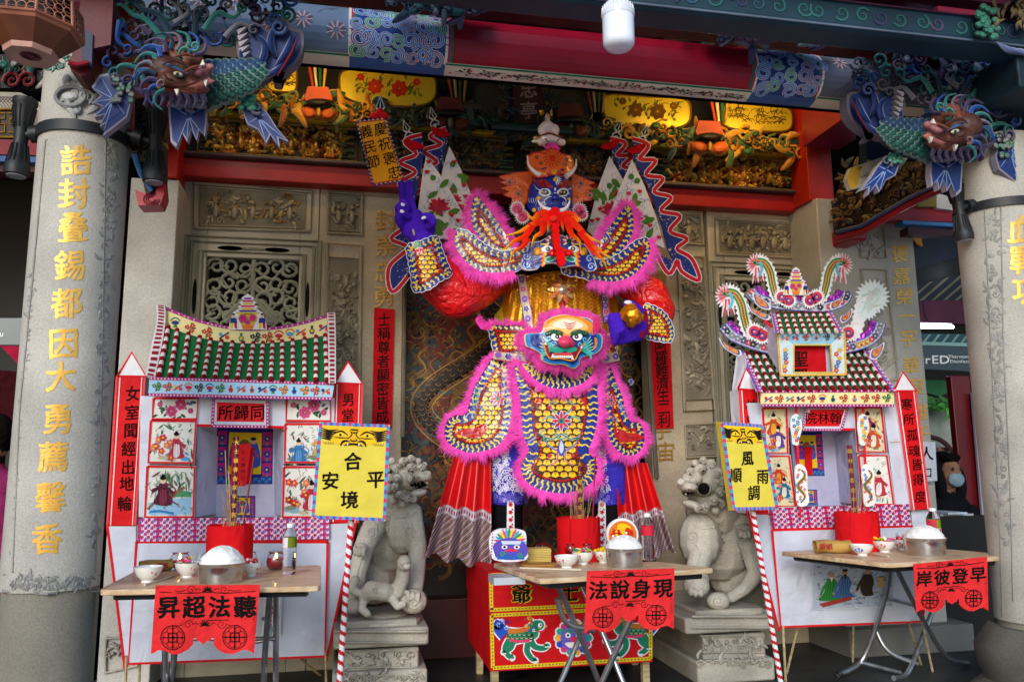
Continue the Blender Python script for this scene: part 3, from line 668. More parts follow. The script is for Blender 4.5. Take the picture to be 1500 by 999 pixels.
def ribbon(pts, w, a, k, h):
 nm = normals(pts, False); vs = []
 for (x, y), (nx, ny) in zip(pts, nm): vs += [MB(x+nx*w/2, a+(y+ny*w/2)/k, h), MB(x-nx*w/2, a+(y-ny*w/2)/k, h)]
 return vs, [(2*i, 2*i+1, 2*i+3, 2*i+2) for i in range(len(pts)-1)]
rr = random.Random(4)
for s_ in (1, 3, 5):
 x0, x1, _ = sec[s_]; x0 += .04; x1 -= .04
 nx = int((x1-x0)/.06)
 for i in range(nx+1):
  for j in range(5):
   c, c2 = rr.choice([(hx('2456b8'), hx('7fb0e8')), (hx('1a7a5c'), hx('8fd0b0')), (hx('2456b8'), hx('9ac0ee')), (hx('57457a'), hx('b8a8c8'))])
   swirl(x0+(x1-x0)*(i+rr.uniform(-.3, .3))/max(1, nx), -50+28*j+rr.uniform(-6, 6), rr.uniform(.034, .052), c, c2, rr.choice((-1, 1)), rr.uniform(0, 6))
for s_ in (0, 4):                              # ink chrysanthemums and grasses
 x0, x1, _ = sec[s_]
 for i in range(46):
  x, a = rr.uniform(x0+.05, x1-.05), rr.uniform(-48, 60); d = rr.uniform(-1.2, 1.2)
  v, f = ribbon(smooth([(x, 0), (x+.03*math.sin(d), .03), (x+.07*math.sin(d), .05)], 3, False), .003, a, .0026, .002+i*.00002); A.add(v, f, jit(hx('4c5878'), .3))
 for x in np.linspace(x0+.1, x1-.06, 4 if s_ == 4 else 6):
  a = rr.uniform(-20, 25)
  for k in range(18):
   t = 6.28*k/18; v, f = ribbon([(x+.012*math.cos(t), .012*math.sin(t)), (x+.045*math.cos(t), .045*math.sin(t))], .006, a, .0026, .003); A.add(v, f, jit(hx('8a6a78') if k % 2 else hx('c8b8c0'), .2))
for i in range(150):                            # plum blossom strip under the red section
 x = rr.uniform(sec[2][0]+.02, sec[2][1]-.02); a = rr.uniform(-82, -66)
 A.dome(x, a, .007, 2.2, .0012, rr.choice([hx('a83a48'), hx('b05a5a'), hx('4a4038'), hx('4a4038')]), .002, n=6)
for i in range(60):
 x = rr.uniform(sec[2][0]+.02, sec[2][1]-.1); v, f = ribbon([(x, 0), (x+.05, rr.uniform(-.02, .02)), (x+.1, rr.uniform(-.02, .02))], .0022, -74, .0026, .0035); A.add(v, f, hx('4a4038'))
A.build('beam_painting', M_INK, bm, sm=False)
cl = thing('eave_ceiling', 'dark blue and maroon eave timbers above the front beam', 'ceiling', (1.2, 3, 3.5))
box(cl, 'ceiling_boards', M_PW, -4, 6.5, 2.6, 5.2, 4.1, 4.16, hx('16203c'), 0)
box(cl, 'upper_beam', M_PWL, bx0, 3.5, 3.5, 3.7, 3.52, 3.68, hx('5c1030')); box(cl, 'upper_beam', M_PWL, bx0, 3.5, 3.42, 3.62, 3.76, 3.92, hx('5a1238'))
zt = P(1100, 22, 2.9).z
g = G(); g.box(-2.5, 4.2, 2.93, 3.1, zt, zt+.15, hx('14384a')); g.build('purlin', M_PW, cl, bevel=.03)
A = G(MXZ(2.928)); A.ridge([(-2.4, zt+.012), (4.2, zt+.012)], .012, .006, hx('5a6a80'), 0, (1, 1)); A.ridge([(-2.4, zt+.135), (4.2, zt+.135)], .01, .006, hx('4a1a3a'), 0, (1, 1)); rr = random.Random(8)
for k in range(60): x = -2+k*.1+rr.uniform(-.02, .02); A.ridge(spiral(x, zt+.075, .04, 1.3, rr.uniform(0, 6), rr.choice((-1, 1)), 12), .012, .004, rr.choice([hx('2a5a78'), hx('3a3a6a'), hx('2a6a68'), hx('5a4a70')]), 0, (1, .5))
A.build('painted_scroll', M_PW, cl, kind='stuff')
g = G(); g.tube([(-2.5, 2.72, zt+.28), (4.2, 2.72, zt+.28)], .08, hx('4a0d30'), 16); g.build('purlin', M_PWL, cl)
for k in range(34): 
 x = -3+k*.26; g = G(); g.box(x, x+.09, 2.62, 4.7, 4.02, 4.098, hx('3f1230') if k % 2 else hx('17284e')); g.build('rafter', M_PW, cl)
A = G(MP(3.3)); DB = [hx('28465e'), hx('2f6a6c'), hx('5a4870'), hx('23364e'), hx('7c8a98')]
for q in ([(1005, 20), (1220, 35), (1215, 62), (1150, 70), (1060, 62)], [(560, 0), (715, 0), (700, 18), (600, 16)], [(1270, 30), (1440, 40), (1430, 110), (1290, 85)]): orn(A, q, 70, 12, 24, DB, .07, 0, .4, .25, [hx('6a7a8c')])
A.board([(1083, 30), (1124, 26), (1132, 33), (1131, 40), (1126, 36), (1088, 39), (1084, 43)], hx('7d8c98'), .05, .06); A.board([(1088, 38), (1128, 35), (1120, 52), (1092, 54)], hx('5a1430'), .06, .05)
for k in range(5): A.dome(1085+k*12, 58+abs(k-2)*-2, 11, 9, .07, hx('5c4a60'), .03, 0, 10, hx('7c6c80'))
A.build('cloud_bracket', M_PW, cl, kind='stuff')
# transverse timbers over the columns
for (x0, x1, y0, y1, z0, z1, c) in ((2.93, 3.2, 3.3, 4.6, 3.38, 3.62, hx('7a1030')), (-1.28, -1.02, 3.3, 4.6, 3.1, 3.4, hx('8c1226')), (3.3, 3.5, 2.8, 3.1, 3.05, 3.38, hx('241f4a'))):
 box(cl, 'tie_beam', M_PWL, x0, x1, y0, y1, z0, z1, c)
# side openings: dark halls beyond the columns
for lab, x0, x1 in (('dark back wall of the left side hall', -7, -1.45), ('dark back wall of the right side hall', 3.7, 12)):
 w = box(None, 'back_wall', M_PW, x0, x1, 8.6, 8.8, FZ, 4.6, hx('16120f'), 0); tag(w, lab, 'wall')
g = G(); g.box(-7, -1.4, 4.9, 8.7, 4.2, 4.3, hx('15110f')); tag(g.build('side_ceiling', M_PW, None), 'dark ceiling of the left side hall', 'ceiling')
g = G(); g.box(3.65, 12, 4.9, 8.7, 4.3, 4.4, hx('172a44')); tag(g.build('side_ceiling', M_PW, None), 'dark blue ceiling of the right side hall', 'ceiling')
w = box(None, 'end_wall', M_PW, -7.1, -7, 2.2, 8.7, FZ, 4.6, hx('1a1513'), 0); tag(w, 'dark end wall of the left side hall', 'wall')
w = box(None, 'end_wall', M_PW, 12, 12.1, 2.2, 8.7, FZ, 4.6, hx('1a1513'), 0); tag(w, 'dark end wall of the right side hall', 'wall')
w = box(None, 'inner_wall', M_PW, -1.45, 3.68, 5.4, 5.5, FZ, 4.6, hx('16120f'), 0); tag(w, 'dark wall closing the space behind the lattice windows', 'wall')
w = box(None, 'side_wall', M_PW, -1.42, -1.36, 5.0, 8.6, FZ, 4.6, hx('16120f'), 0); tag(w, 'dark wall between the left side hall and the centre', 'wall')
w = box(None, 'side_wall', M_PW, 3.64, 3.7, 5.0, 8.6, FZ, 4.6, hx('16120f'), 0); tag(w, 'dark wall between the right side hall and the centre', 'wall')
# ------------------------------------------------------------------ big columns
def column(cx, cy, r, label, txt, pos, size, mirror, base_px):
 t = thing('stone_column', label, 'column', (cx, cy, FZ), 'front granite columns with gold characters')
 zt = 2.95; zb = P(base_px[0], base_px[1], cy-r).z
 g = G(); g.lathe(Vector((cx, cy, 0)), [(r, zb), (r, zt)], hx('b5b0a6'), 48); g.build('shaft', M_ST, t)
 g = G(); g.lathe(Vector((cx, cy, 0)), [(r*1.06, FZ), (r*1.1, FZ+.05), (r*1.02, FZ+.2), (r*.94, FZ+.3), (r*.94, zb+.001)], hx('8f897b'), 40); g.build('base', M_ST, t)
 return t, MC(cx, cy, r), zb
cl_, MCL, zbl = column(-1.118, 3.46, .17, 'left round granite column with a vertical line of gold characters', '', [], 0, False, (72, 868))
A = G(MCL); SC = hx('a19f9a')
for x0, x1 in ((0, 0),):
 A.ridge([(68, 205), (155, 205), (152, 400), (148, 600), (140, 838), (18, 838), (28, 600), (48, 400), (66, 205)], 2.2, .004, SC, 0, (1, 1))
 A.ridge([(60, 200), (175, 208)], 2, .003, SC, 0, (1, 1))
orn(A, [(155, 205), (173, 212), (163, 400), (152, 640), (139, 835), (134, 835), (141, 600), (147, 400)], 150, 5, 9, [SC], .0035, 0, .5, .1)
orn(A, [(52, 400), (44, 400), (26, 640), (14, 830), (18, 835), (28, 640)], 70, 3, 5, [SC], .003, 0, .5, .1)
orn(A, [(16, 843), (134, 846), (133, 862), (16, 864)], 120, 5, 8, [SC], .005, 0, .3, .1)
A.ridge([(4, 841), (70, 845), (147, 842)], 3, .006, SC, 0, (1, 1)); A.ridge([(3, 866), (70, 870), (147, 866)], 5, .012, SC, 0, (1, 1))
orn(A, [(85, 118), (135, 112), (150, 150), (110, 165), (75, 160)], 26, 14, 22, [hx('a9a9a8')], .02, 0, .3, .3); A.dome(103, 141, 13, 7, .02, hx('c8c8c6'), .004); A.ridge(arc(103, 141, 22, 14, 0, 360, 24), 6, .02, hx('8f8f8e'), .002, (1, 1))
A.build('carved_border', M_STC, cl_)
chars('誥封叠錫都因大勇薦馨香', [(110, 234), (107, 283), (106, 332), (101, 388), (97, 443), (92, 502), (88, 551), (84, 612), (77, 668), (73, 727), (68, 788)], 47, GCH, MCL, cl_, M_GLEAF, h=.001, bold=.03)
cr_, MCR, zbr = column(3.31, 3.46, .2, 'right round granite column cut by the picture edge, with gold characters', '', [], 0, True, (1460, 925))
A = G(MCR); A.ridge([(1466, 300), (1470, 500), (1480, 720), (1484, 880)], 2.5, .005, SC, 0, (1, 1)); A.ridge([(1442, 300), (1451, 500), (1462, 720), (1468, 900)], 2, .004, SC, 0, (1, 1))
orn(A, [(1442, 300), (1464, 300), (1480, 800), (1465, 800)], 160, 6, 10, [SC], .004, 0, .5, .1)
A.build('carved_border', M_STC, cr_)
chars('血戰功', [(1496, 336), (1499, 380), (1503, 425)], 44, GCH, MCR, cr_, M_GLEAF, h=.002, bold=.03)
g = G(); g.lathe(Vector((3.31, 3.46, 0)), [(.34, FZ), (.34, FZ+.05), (.27, FZ+.11), (.3, FZ+.2), (.3, FZ+.26), (.25, FZ+.34), (.23, FZ+.36)], hx('6e6a62'), 40); g.build('drum_base', M_STC, cr_)
# spotlights on iron bands
def spot(root_lab, band, bc, r, zb, pts, yy):
 t = thing('spotlight', root_lab, 'spotlight', pts[0], 'black tube spotlights clamped to the columns')
 if band: g = G(); g.lathe(Vector((bc[0], bc[1], zb)), [(r, -.022), (r+.012, -.022), (r+.012, .022), (r, .022)], WHITE, 40); g.build('clamp_band', M_IRON, t)
 c = Vector(pts[0]); ax = Vector(pts[1]).normalized()
 g = G(); pr_ = [(.045, -.17), (.048, -.15), (.047, -.13), (.034, -.1), (.026, -.02), (.028, .03), (.04, .1), (.043, .13), (.046, .135), (.046, .155), (.03, .156)]
 g.lathe(c, pr_, WHITE, 20, axis=ax)
 g.build('lamp_body', M_IRON, t)
 g = G()
 for k in range(14):
  a = 6.28*k/14; q = ax.to_track_quat('Z', 'Y'); o = q @ Vector((math.cos(a), math.sin(a), 0))
  for s0, s1, r0_, r1_ in ((-.12, -.04, .043, .03), (.03, .12, .031, .044)): g.tube([c+ax*s0+o*r0_, c+ax*s1+o*r1_], .003, WHITE, 4)
 g.build('cooling_fin', M_IRON, t, kind='stuff')
 g = G(); g.tube([c, Vector(pts[2])], .018, WHITE, 12); g.lathe(c+(Vector(pts[2])-c)*.55, [(.035, -.02), (.035, .02)], WHITE, 16, axis=(Vector(pts[2])-c).normalized()); g.build('bracket', M_IRON, t)
 g = G(); g.lathe(c-ax*.172, [(.036, 0), (.034, -.004)], hx('8a8f94'), 16, axis=ax); g.build('lens', M_PLAS, t)
p0 = P(31, 199, 3.42); spot('black tube spotlight on the outer side of the left column', True, (-1.118, 3.46), .17, P(125, 186, 3.3).z, [p0, (.03, 0, 1), P(70, 195, 3.42)], 0)
p0 = P(228, 210, 3.42); spot('black tube spotlight beside the brace right of the left column', False, None, 0, 0, [p0, (-.02, 0, 1), P(185, 196, 3.44)], 0)
p0 = P(1404, 305, 3.42); spot('black tube spotlight on the left side of the right column', True, (3.31, 3.46), .2, P(1450, 290, 3.26).z, [p0, (-.1, 0, 1), P(1432, 300, 3.42)], 0)
# left side bits of timber and frieze beyond the left column
sf = thing('side_frieze', 'painted cloud frieze and yellow fret panel left of the left column', 'frieze', (-1.7, 4.3, 2.6))
A = G(MP(4.2)); A.board([(-90, 80), (75, 80), (72, 130), (-90, 128)], hx('2a1a14'), .05)
orn(A, [(-80, 84), (80, 84), (74, 108), (-80, 106)], 60, 10, 20, [hx('4a9a8c'), hx('c9a24a'), hx('d8d4cc'), hx('3a6a5c'), hx('b85a6a')], .05, 0, .3, .3, [hx('d8d4cc')])
for x in (-60, -20, 18, 40): A.ridge(spiral(x, 118, 13, 1.5, 3, 1, 16), 6, .04, hx('a8303c'), .01, (1, .6), hx('d8a8a0')); 
A.board([(-90, 132), (30, 136), (78, 160), (66, 195), (-90, 190)], hx('d8cdb8'), .04, .02)
for k in range(14): A.stroke(smooth([(k*5-30, 150), (k*5-20, 142), (k*5-6, 158)], 3, False), 1, hx('3a2c20'), .0215)
A.board([(-90, 158), (46, 162), (44, 203), (-90, 200)], hx('4a3310'), .04, .04)
for k in range(8):
 x = -84+k*16; A.ridge([(x, 166), (x+11, 166), (x+11, 174), (x+3, 174), (x+3, 182), (x+11, 182), (x+11, 194), (x, 194)], 2.2, .008, GOLD, .04, (1, 1))
A.ridge(rect(-88, 160, 46, 201), 3, .012, GOLD, .042, (1, 1), closed=True)
A.board([(-90, 202), (62, 206), (60, 228), (-90, 224)], hx('a3122a'), .06, .05); A.board([(-90, 226), (60, 230), (58, 238), (-90, 234)], hx('3a6ab0'), .06, .06)
A.board([(-90, 236), (56, 240), (54, 252), (-90, 250)], hx('5a0d20'), .1, .02)
A.build('frieze_board', M_PW, sf)
sf = thing('side_beam', 'red beam with blue edge over the opening left of the right column', 'beam', (3.6, 4.4, 2.6))
A = G(MP(4.4)); A.board([(1300, 290), (1420, 300), (1420, 326), (1300, 322)], hx('a3122a'), .08); A.board([(1323, 323), (1412, 328), (1412, 333), (1323, 328)], hx('4a86c8'), .08, .02); A.board([(1330, 333), (1412, 337), (1412, 346), (1330, 343)], hx('4a0d20'), .08, -.01)
A.board([(1345, 283), (1372, 290), (1372, 303), (1345, 303)], hx('8a7420'), .03, .03); A.board([(1372, 283), (1398, 290), (1396, 308), (1372, 305)], hx('d8d4cc'), .03, .03)
A.build('beam_board', M_PW, sf)
# ================================================================== printed pattern helpers
TAPE = hx('d81a26')
def lerp(a, b, t): return (a[0]+(b[0]-a[0])*t, a[1]+(b[1]-a[1])*t)
def tape(A, pts, w=3.2, h=.0015, col=TAPE, closed=False): A.stroke([p for p in pts] if len(pts) > 2 else [pts[0], lerp(pts[0], pts[1], .5), pts[1]], w, col, h, closed=closed)
def dotband(A, p0, p1, w, col=hx('a8308f'), dot=hx('f0d9a0'), h=.002, step=5):
 """narrow purple border printed with pale dots"""
 L = math.hypot(p1[0]-p0[0], p1[1]-p0[1]); tape(A, [p0, p1], w, h, col); n = int(L/step)
 for i in range(n): q = lerp(p0, p1, (i+.5)/n); A.disc(q[0], q[1], w*.28, dot, h+.0005, n=6)
def checkband(A, c4, nx, ny, pal, h=.0015):
 A.quadgrid(c4, nx, ny, lambda i, j: pal[(i+j) % 2] if (i % 3 or j % 2) else pal[2], h)
 for i in range(nx//2):
  for j in range(ny//2):
   a = lerp(c4[0], c4[1], (2*i+1)/nx); b = lerp(c4[3], c4[2], (2*i+1)/nx); q = lerp(a, b, (2*j+1)/ny); r = (a[0]-c4[0][0])/(2*i+1)*.62
   A.flower(q[0], q[1], r, pal[3 if (i+j) % 2 else 4], hx('e8d8e8'), 4, h+.0006, rot=.4)
def treasures(A, p0, p1, hgt, seed=1, h=.002):
 """row of little printed vases, flowers and charms"""
 rr = random.Random(seed); L = p1[0]-p0[0]; n = int(L/15)
 for i in range(n):
  q = lerp(p0, p1, (i+.5)/n); x, y = q; k = rr.randrange(5); s = hgt*.36; c = rr.choice([hx('c22a3a'), hx('1f4f9c'), hx('d86a2a'), hx('1d2a5c'), hx('2a7a5a')]); c2 = rr.choice([hx('e8b83a'), hx('c22a3a'), hx('58a0c8'), hx('283878')])
  if k == 0:
   A.poly([(x-s*.3, y-s*.8), (x+s*.3, y-s*.8), (x+s*.2, y-s*.3), (x+s*.6, y+s*.2), (x+s*.3, y+s*.9), (x-s*.3, y+s*.9), (x-s*.6, y+s*.2), (x-s*.2, y-s*.3)], c, h); A.disc(x, y+s*.25, s*.35, c2, h+.0006)
  elif k in (1, 2):
   for dx, dy in ((-.6, -.2), (.5, -.5), (.3, .5)): A.flower(x+dx*s, y+dy*s, s*.55, c if k == 1 else hx('c83048'), YEL, 5, h+.0004)
   for a in (0, 1.8, 3.4, 5): A.petal(x, y, s*1.3, s*.35, a, hx('2c6a3c'), h)
  elif k == 3:
   A.disc(x, y, s*.8, c2, h, s*.45); A.stroke(arc(x, y, s, s, 200, 340, 8), s*.25, c, h+.0006); A.poly([(x-s*.5, y+s*.9), (x+s*.5, y+s*.9), (x, y+s*.2)], c, h+.0008)
  else:
   A.stroke([(x-s, y+s*.7), (x, y), (x+s, y-s*.6)], s*.3, c, h); A.disc(x-s*.7, y-s*.2, s*.4, c2, h+.0006); A.disc(x+s*.6, y+s*.4, s*.45, hx('d84a3a'), h+.0006)
def picture(A, q, kind, seed, h=.002):
 """small painted poster: q = corners tl tr br bl"""
 rr = random.Random(seed); A.poly(q, hx('e6e3dc') if kind != 'warm' else hx('dccfa8'), h); h += .0006
 def at(u, v): return lerp(lerp(q[0], q[1], u), lerp(q[3], q[2], u), v)
 W = q[1][0]-q[0][0]; H = q[3][1]-q[0][1]; s = min(W, H)
 if kind == 'peony':
  for i in range(16): x, y = at(rr.uniform(.1, .9), rr.uniform(.15, .9)); A.petal(x, y, s*.32, s*.13, rr.uniform(0, 6.3), jit(hx('2e5a3e'), .4), h+i*.00003)
  for x0, y0, r in ((.62, .3, .2), (.42, .62, .2), (.85, .6, .1), (.15, .3, .09)):
   x, y = at(x0, y0)
   for k in range(3): A.flower(x, y, s*r*(1.4-.35*k), jit(hx('c8487c'), .25), hx('f0d060'), 7, h+.001+k*.0008, hx('e8a0bc') if k == 0 else None, rot=k)
  x, y = at(.9, .2); A.petal(x, y, s*.25, s*.12, 2.6, hx('3a6ab0'), h+.002)
 elif kind in ('lady', 'warm', 'landscape', 'scholars'):
  for i in range(26):                    # bamboo, rocks and washes
   x, y = at(rr.uniform(.06, .94), rr.uniform(.05, .95) if kind != 'landscape' else rr.uniform(.05, .4)); c = rr.choice([hx('4d7a56'), hx('3a5a4a'), hx('8fa89a'), hx('6a5a48'), hx('a8b8a8')])
   A.petal(x, y, s*rr.uniform(.12, .26), s*.05, rr.uniform(.6, 2.6), c, h+i*.00002)
  for i in range(7): x, y = at(rr.uniform(.1, .9), rr.uniform(.78, .95)); A.disc(x, y, s*.12, rr.choice([hx('8ab0c8'), hx('5aa0d0'), hx('7a8a6a'), hx('c8b898')]), h+.0008+i*.00002, s*.05)
  if kind == 'landscape':
   A.poly([at(.05, .72), at(.4, .66), at(.95, .6), at(.95, .95), at(.1, .95)], hx('9cc8e4'), h+.001); A.poly([at(.5, .5), at(.7, .46), at(.95, .5), at(.95, .6), at(.45, .6)], hx('4a9a6a'), h+.001)
   A.stroke([at(.05, .85), at(.3, .6), at(.5, .62), at(.8, .4)], s*.06, hx('8a6a4a'), h+.0012); A.stroke([at(.1, .9), at(.3, .88), at(.6, .93)], s*.05, hx('2a7ac0'), h+.0014)
   for i in range(16): x, y = at(rr.uniform(.3, .9), rr.uniform(.05, .3)); A.stroke([(x, y), (x+rr.uniform(-2, 2), y+s*.22)], .7, hx('6a8a5a'), h+.001) if False else A.petal(x, y, s*.22, s*.03, 1.57+rr.uniform(-.2, .2), hx('6a8a5a'), h+.001)
  figs = {'lady': [(.6, .55, hx('b83048'), hx('e8e0e0'))], 'warm': [(.42, .34, [hx('c83a2a'), hx('8a2a5a'), hx('b84a1c')][seed % 3], hx('e0a030')), (.6, .62, [hx('2a6a8a'), hx('c8502a'), hx('5a3a8a')][seed % 3], hx('e8e0d0'))], 'landscape': [(.35, .45, hx('5a2038'), hx('8a3048'))], 'scholars': [(.3, .68, hx('3a78b8'), hx('5a98c8')), (.78, .5, hx('c8a848'), hx('8a5a9a'))]}[kind]
  for (u, v, c, c2) in figs:
   x, y = at(u, v); k = s*(.22 if H < W*1.35 else .31)
   A.poly(smooth([(x-k*.4, y-k*.5), (x+k*.3, y-k*.6), (x+k*.6, y+k*.4), (x+k*.9, y+k*1.4), (x, y+k*1.6), (x-k*.9, y+k*1.3), (x-k*.5, y+k*.4)], 3), c, h+.002)
   A.poly(smooth([(x-k*.2, y), (x+k*.3, y), (x+k*.3, y+k*1.3), (x-k*.3, y+k*1.4)], 3), c2, h+.0026)
   A.stroke([(x-k*1.1, y+k*.2), (x-k*.3, y-k*.2), (x+k*.4, y-k*.1), (x+k*1.1, y+k*.5)], k*.35, c, h+.0028)
   A.stroke(smooth([(x+k*.3, y-k*.6), (x+k*1.2, y), (x+k*.8, y+k), (x+k*1.5, y+k*1.5)], 3, False), k*.14, c2, h+.003)
   A.disc(x, y-k*.85, k*.32, hx('e8c8a8'), h+.003); A.disc(x, y-k*1.08, k*.3, BLACK, h+.0034, k*.2); A.disc(x, y-k*1.3, k*.14, BLACK, h+.0034)
  for i in range(34):
   x, y = at(rr.uniform(.06, .94), rr.uniform(.06, .94)); a = rr.uniform(0, 6.3); A.stroke([(x, y), (x+s*.05*math.cos(a), y+s*.05*math.sin(a)), (x+s*.11*math.cos(a+.5), y+s*.11*math.sin(a+.5))], s*.016, rr.choice([hx('3a4a42'), hx('5a4a40'), hx('8a6a5a'), hx('4a6a7a'), hx('b0483c')]), h+.0012+i*.00002, (1, .3))
  for (u, v, c, c2) in figs:
   x, y = at(u, v); k = s*.22
   for j in range(6): A.stroke(smooth([(x-k*.6+j*k*.24, y-k*.2), (x-k*.75+j*k*.3, y+k*.6), (x-k*.9+j*k*.36, y+k*1.4)], 3, False), k*.05, tuple(q_*.45 for q_ in c), h+.0032, (1, .5))
  if kind in ('lady', 'warm'):
   for i in range(9): x, y = at(rr.uniform(.08, .5), rr.uniform(.3, .9)); A.flower(x, y, s*.09, rr.choice([hx('c82a3a'), hx('d84a4a'), hx('e07a6a')]), YEL, 5, h+.0035)
def altar_print(A, q, h=.001, red=True):
 """purple, yellow and pink printed altar backdrop"""
 def at(u, v): return lerp(lerp(q[0], q[1], u), lerp(q[3], q[2], u), v)
 A.poly(q, hx('2b2f7a'), h); h += .0008; s = (q[1][0]-q[0][0])
 A.poly([at(.22, .08), at(.8, .08), at(.8, .82), at(.22, .82)], hx('e8c21c'), h)
 for u0 in (.02, .82):
  for v0 in (.06, .34, .62): A.poly([at(u0, v0), at(u0+.16, v0), at(u0+.16, v0+.24), at(u0, v0+.24)], hx('b8287c'), h); x, y = at(u0+.08, v0+.12); A.flower(x, y, s*.07, hx('3a3f9a'), YEL, 6, h+.0008); A.petal(x, y+s*.06, s*.08, s*.04, 1.57, hx('2a8a6a'), h+.0009)
 A.quadgrid([at(.02, .88), at(.98, .88), at(.98, .98), at(.02, .98)], 16, 2, lambda i, j: hx('3f7ab0') if (i+j) % 2 else hx('2b4f9a'), h)
 for u, c in ((.35, hx('6a3a9a')), (.66, hx('3a5ab8'))):
  x, y = at(u, .4); k = s*.12
  A.poly(smooth([(x-k*.6, y-k), (x+k*.6, y-k), (x+k, y+k*2.2), (x-k, y+k*2.2)], 3), c, h+.001); A.disc(x, y-k*1.4, k*.45, hx('d8a888'), h+.0015); A.disc(x, y-k*1.75, k*.45, hx('2a1a3a'), h+.002, k*.25)
  A.stroke([(x-k, y+k), (x, y-k*.2), (x+k*.8, y+k)], k*.3, hx('c8387c'), h+.0022)
 x, y = at(.5, .3); A.disc(x, y, s*.1, hx('2f7a4a'), h+.0024); A.disc(x, y-s*.01, s*.06, hx('c03a2a'), h+.003)
 if red: A.poly([at(.44, .34), at(.66, .34), at(.64, .98), at(.40, .98)], hx('d0141c'), .012)
def vase_print(A, T_, M_):
 """medallion cut-out: stepped vase with two attendants (board 100 units wide, 100 high)"""
 o = T_((2, 98), (4, 78), (10, 60), (12, 52), (22, 45), (30, 40), (24, 36), (34, 30), (28, 24), (38, 18), (34, 12), (42, 6), (50, 1), (58, 6), (66, 12), (62, 18), (72, 24), (66, 30), (76, 36), (70, 40), (78, 45), (88, 52), (90, 60), (96, 78), (98, 98))
 A.board(o, hx('e8e6ea'), .006)
 for y, w, c in ((12, 10, hx('8a3aa8')), (19, 15, hx('c82a5a')), (26, 13, hx('e8b81c')), (33, 20, hx('d83a6a')), (40, 17, hx('e8c02a')), (46, 24, hx('5a3a9a')), (52, 32, hx('d8b82a'))): A.poly(T_((50-w, y-1), (50+w, y-1), (50+w*.8, y+4), (50-w*.8, y+4)), c, .0015)
 A.poly(smooth(T_((32, 56), (68, 56), (74, 70), (66, 84), (60, 92), (40, 92), (34, 84), (26, 70)), 4), hx('e0a83a'), .0015)
 A.poly(T_((34, 86), (66, 86), (62, 97), (38, 97)), hx('e87a2a'), .002)
 for x, y, r in ((38, 68, 11), (62, 66, 9), (50, 78, 7)): q = T_((x, y), (x+r, y)); A.flower(*q[0], q[1][0]-q[0][0], hx('d8308a'), hx('d82a3a'), 6, .0026, hx('2f7a4a'))
 for sx in (-1, 1):
  X = 50+sx*36; A.poly(T_((X-7, 66), (X+7, 66), (X+9, 80), (X-9, 80)), hx('27348a'), .002); A.poly(T_((X-8, 80), (X-1, 80), (X-3, 94), (X-9, 96)), hx('e8c81c'), .0024); A.poly(T_((X+1, 80), (X+8, 80), (X+9, 96), (X+3, 94)), hx('c82a3a'), .0026)
  q = T_((X, 60), (X+4, 60)); A.disc(*q[0], q[1][0]-q[0][0], hx('e8b898'), .0028); q = T_((X, 56), (X+4, 56)); A.disc(*q[0], q[1][0]-q[0][0], hx('20203a'), .003, (q[1][0]-q[0][0])*.6)
def roll(parent, p0, p1, r, m=None, curve=0, segs=26, name='roof_roll'):
 """striped paper roll, red and white bands"""
 p0, p1 = Vector(p0), Vector(p1); mid = (p0+p1)/2+Vector((0, 0, -curve)); pts = []
 for i in range(segs+1): t = i/segs; pts.append(p0*(1-t)**2+mid*2*t*(1-t)+p1*t*t)
 rs = [r*(1.0 if i % 2 else .9) for i in range(segs+1)]
 g = G(); g.tube(pts, rs, WHITE, 8, colfn=lambda k, i: hx('8e0f1e') if k % 4 < 2 else (hx('e8c8cc') if k % 4 == 2 else hx('eee6e6')))
 return g.build(name, M_PAP, parent, ang=60)
def pcol(t, q, hat, txt, pos, Y, size, lowerwing, Ydep=.12, name='side_pillar', edge=True, lean=0):
 """red paper pillar of square section with a pointed hat"""
 A = G(MP(Y)); A.board(q, hx('d7141b'), Ydep, 0, hx('e8e6ee')); 
 tape(A, [q[0], q[3]], 3, .001, hx('e24a4e')); tape(A, [q[1], q[2]], 3, .001, hx('e24a4e')); tape(A, [lerp(q[0], q[1], .12), lerp(q[3], q[2], .12)], 1.6, .0012, hx('f2d8da')); tape(A, [lerp(q[0], q[1], .9), lerp(q[3], q[2], .9)], 1.2, .0012, hx('f2d8da'))
 p = A.build(name, M_CARD, t, sm=False)
 B = G(MP(Y))
 for c, (x, y) in zip(txt, pos): B.text(c, x, y, size, hx('2a0c0c'), .0016, sx=.95)
 if B.v: B.build('lettering', M_INK, p, sm=False)
 A = G(MP(Y)); A.board(hat, hx('e8e8ee'), .012, .002); tape(A, hat+[hat[0], lerp(hat[0], hat[1], .2)], 3.6, .0035); A.build('pointed_cap', M_CARD, t, sm=False)
def legs(t, pts):
 g = None
 for (x0, y0, Y0, x1, Y1) in pts:
  a = P(x0, y0, Y0); b = Vector((P(x1, 980, Y1).x, Y1, FZ)); g = G(); g.tube([a, b], .007, hx('b09a70'), 6); g.build('bamboo_leg', M_BAMB, t)
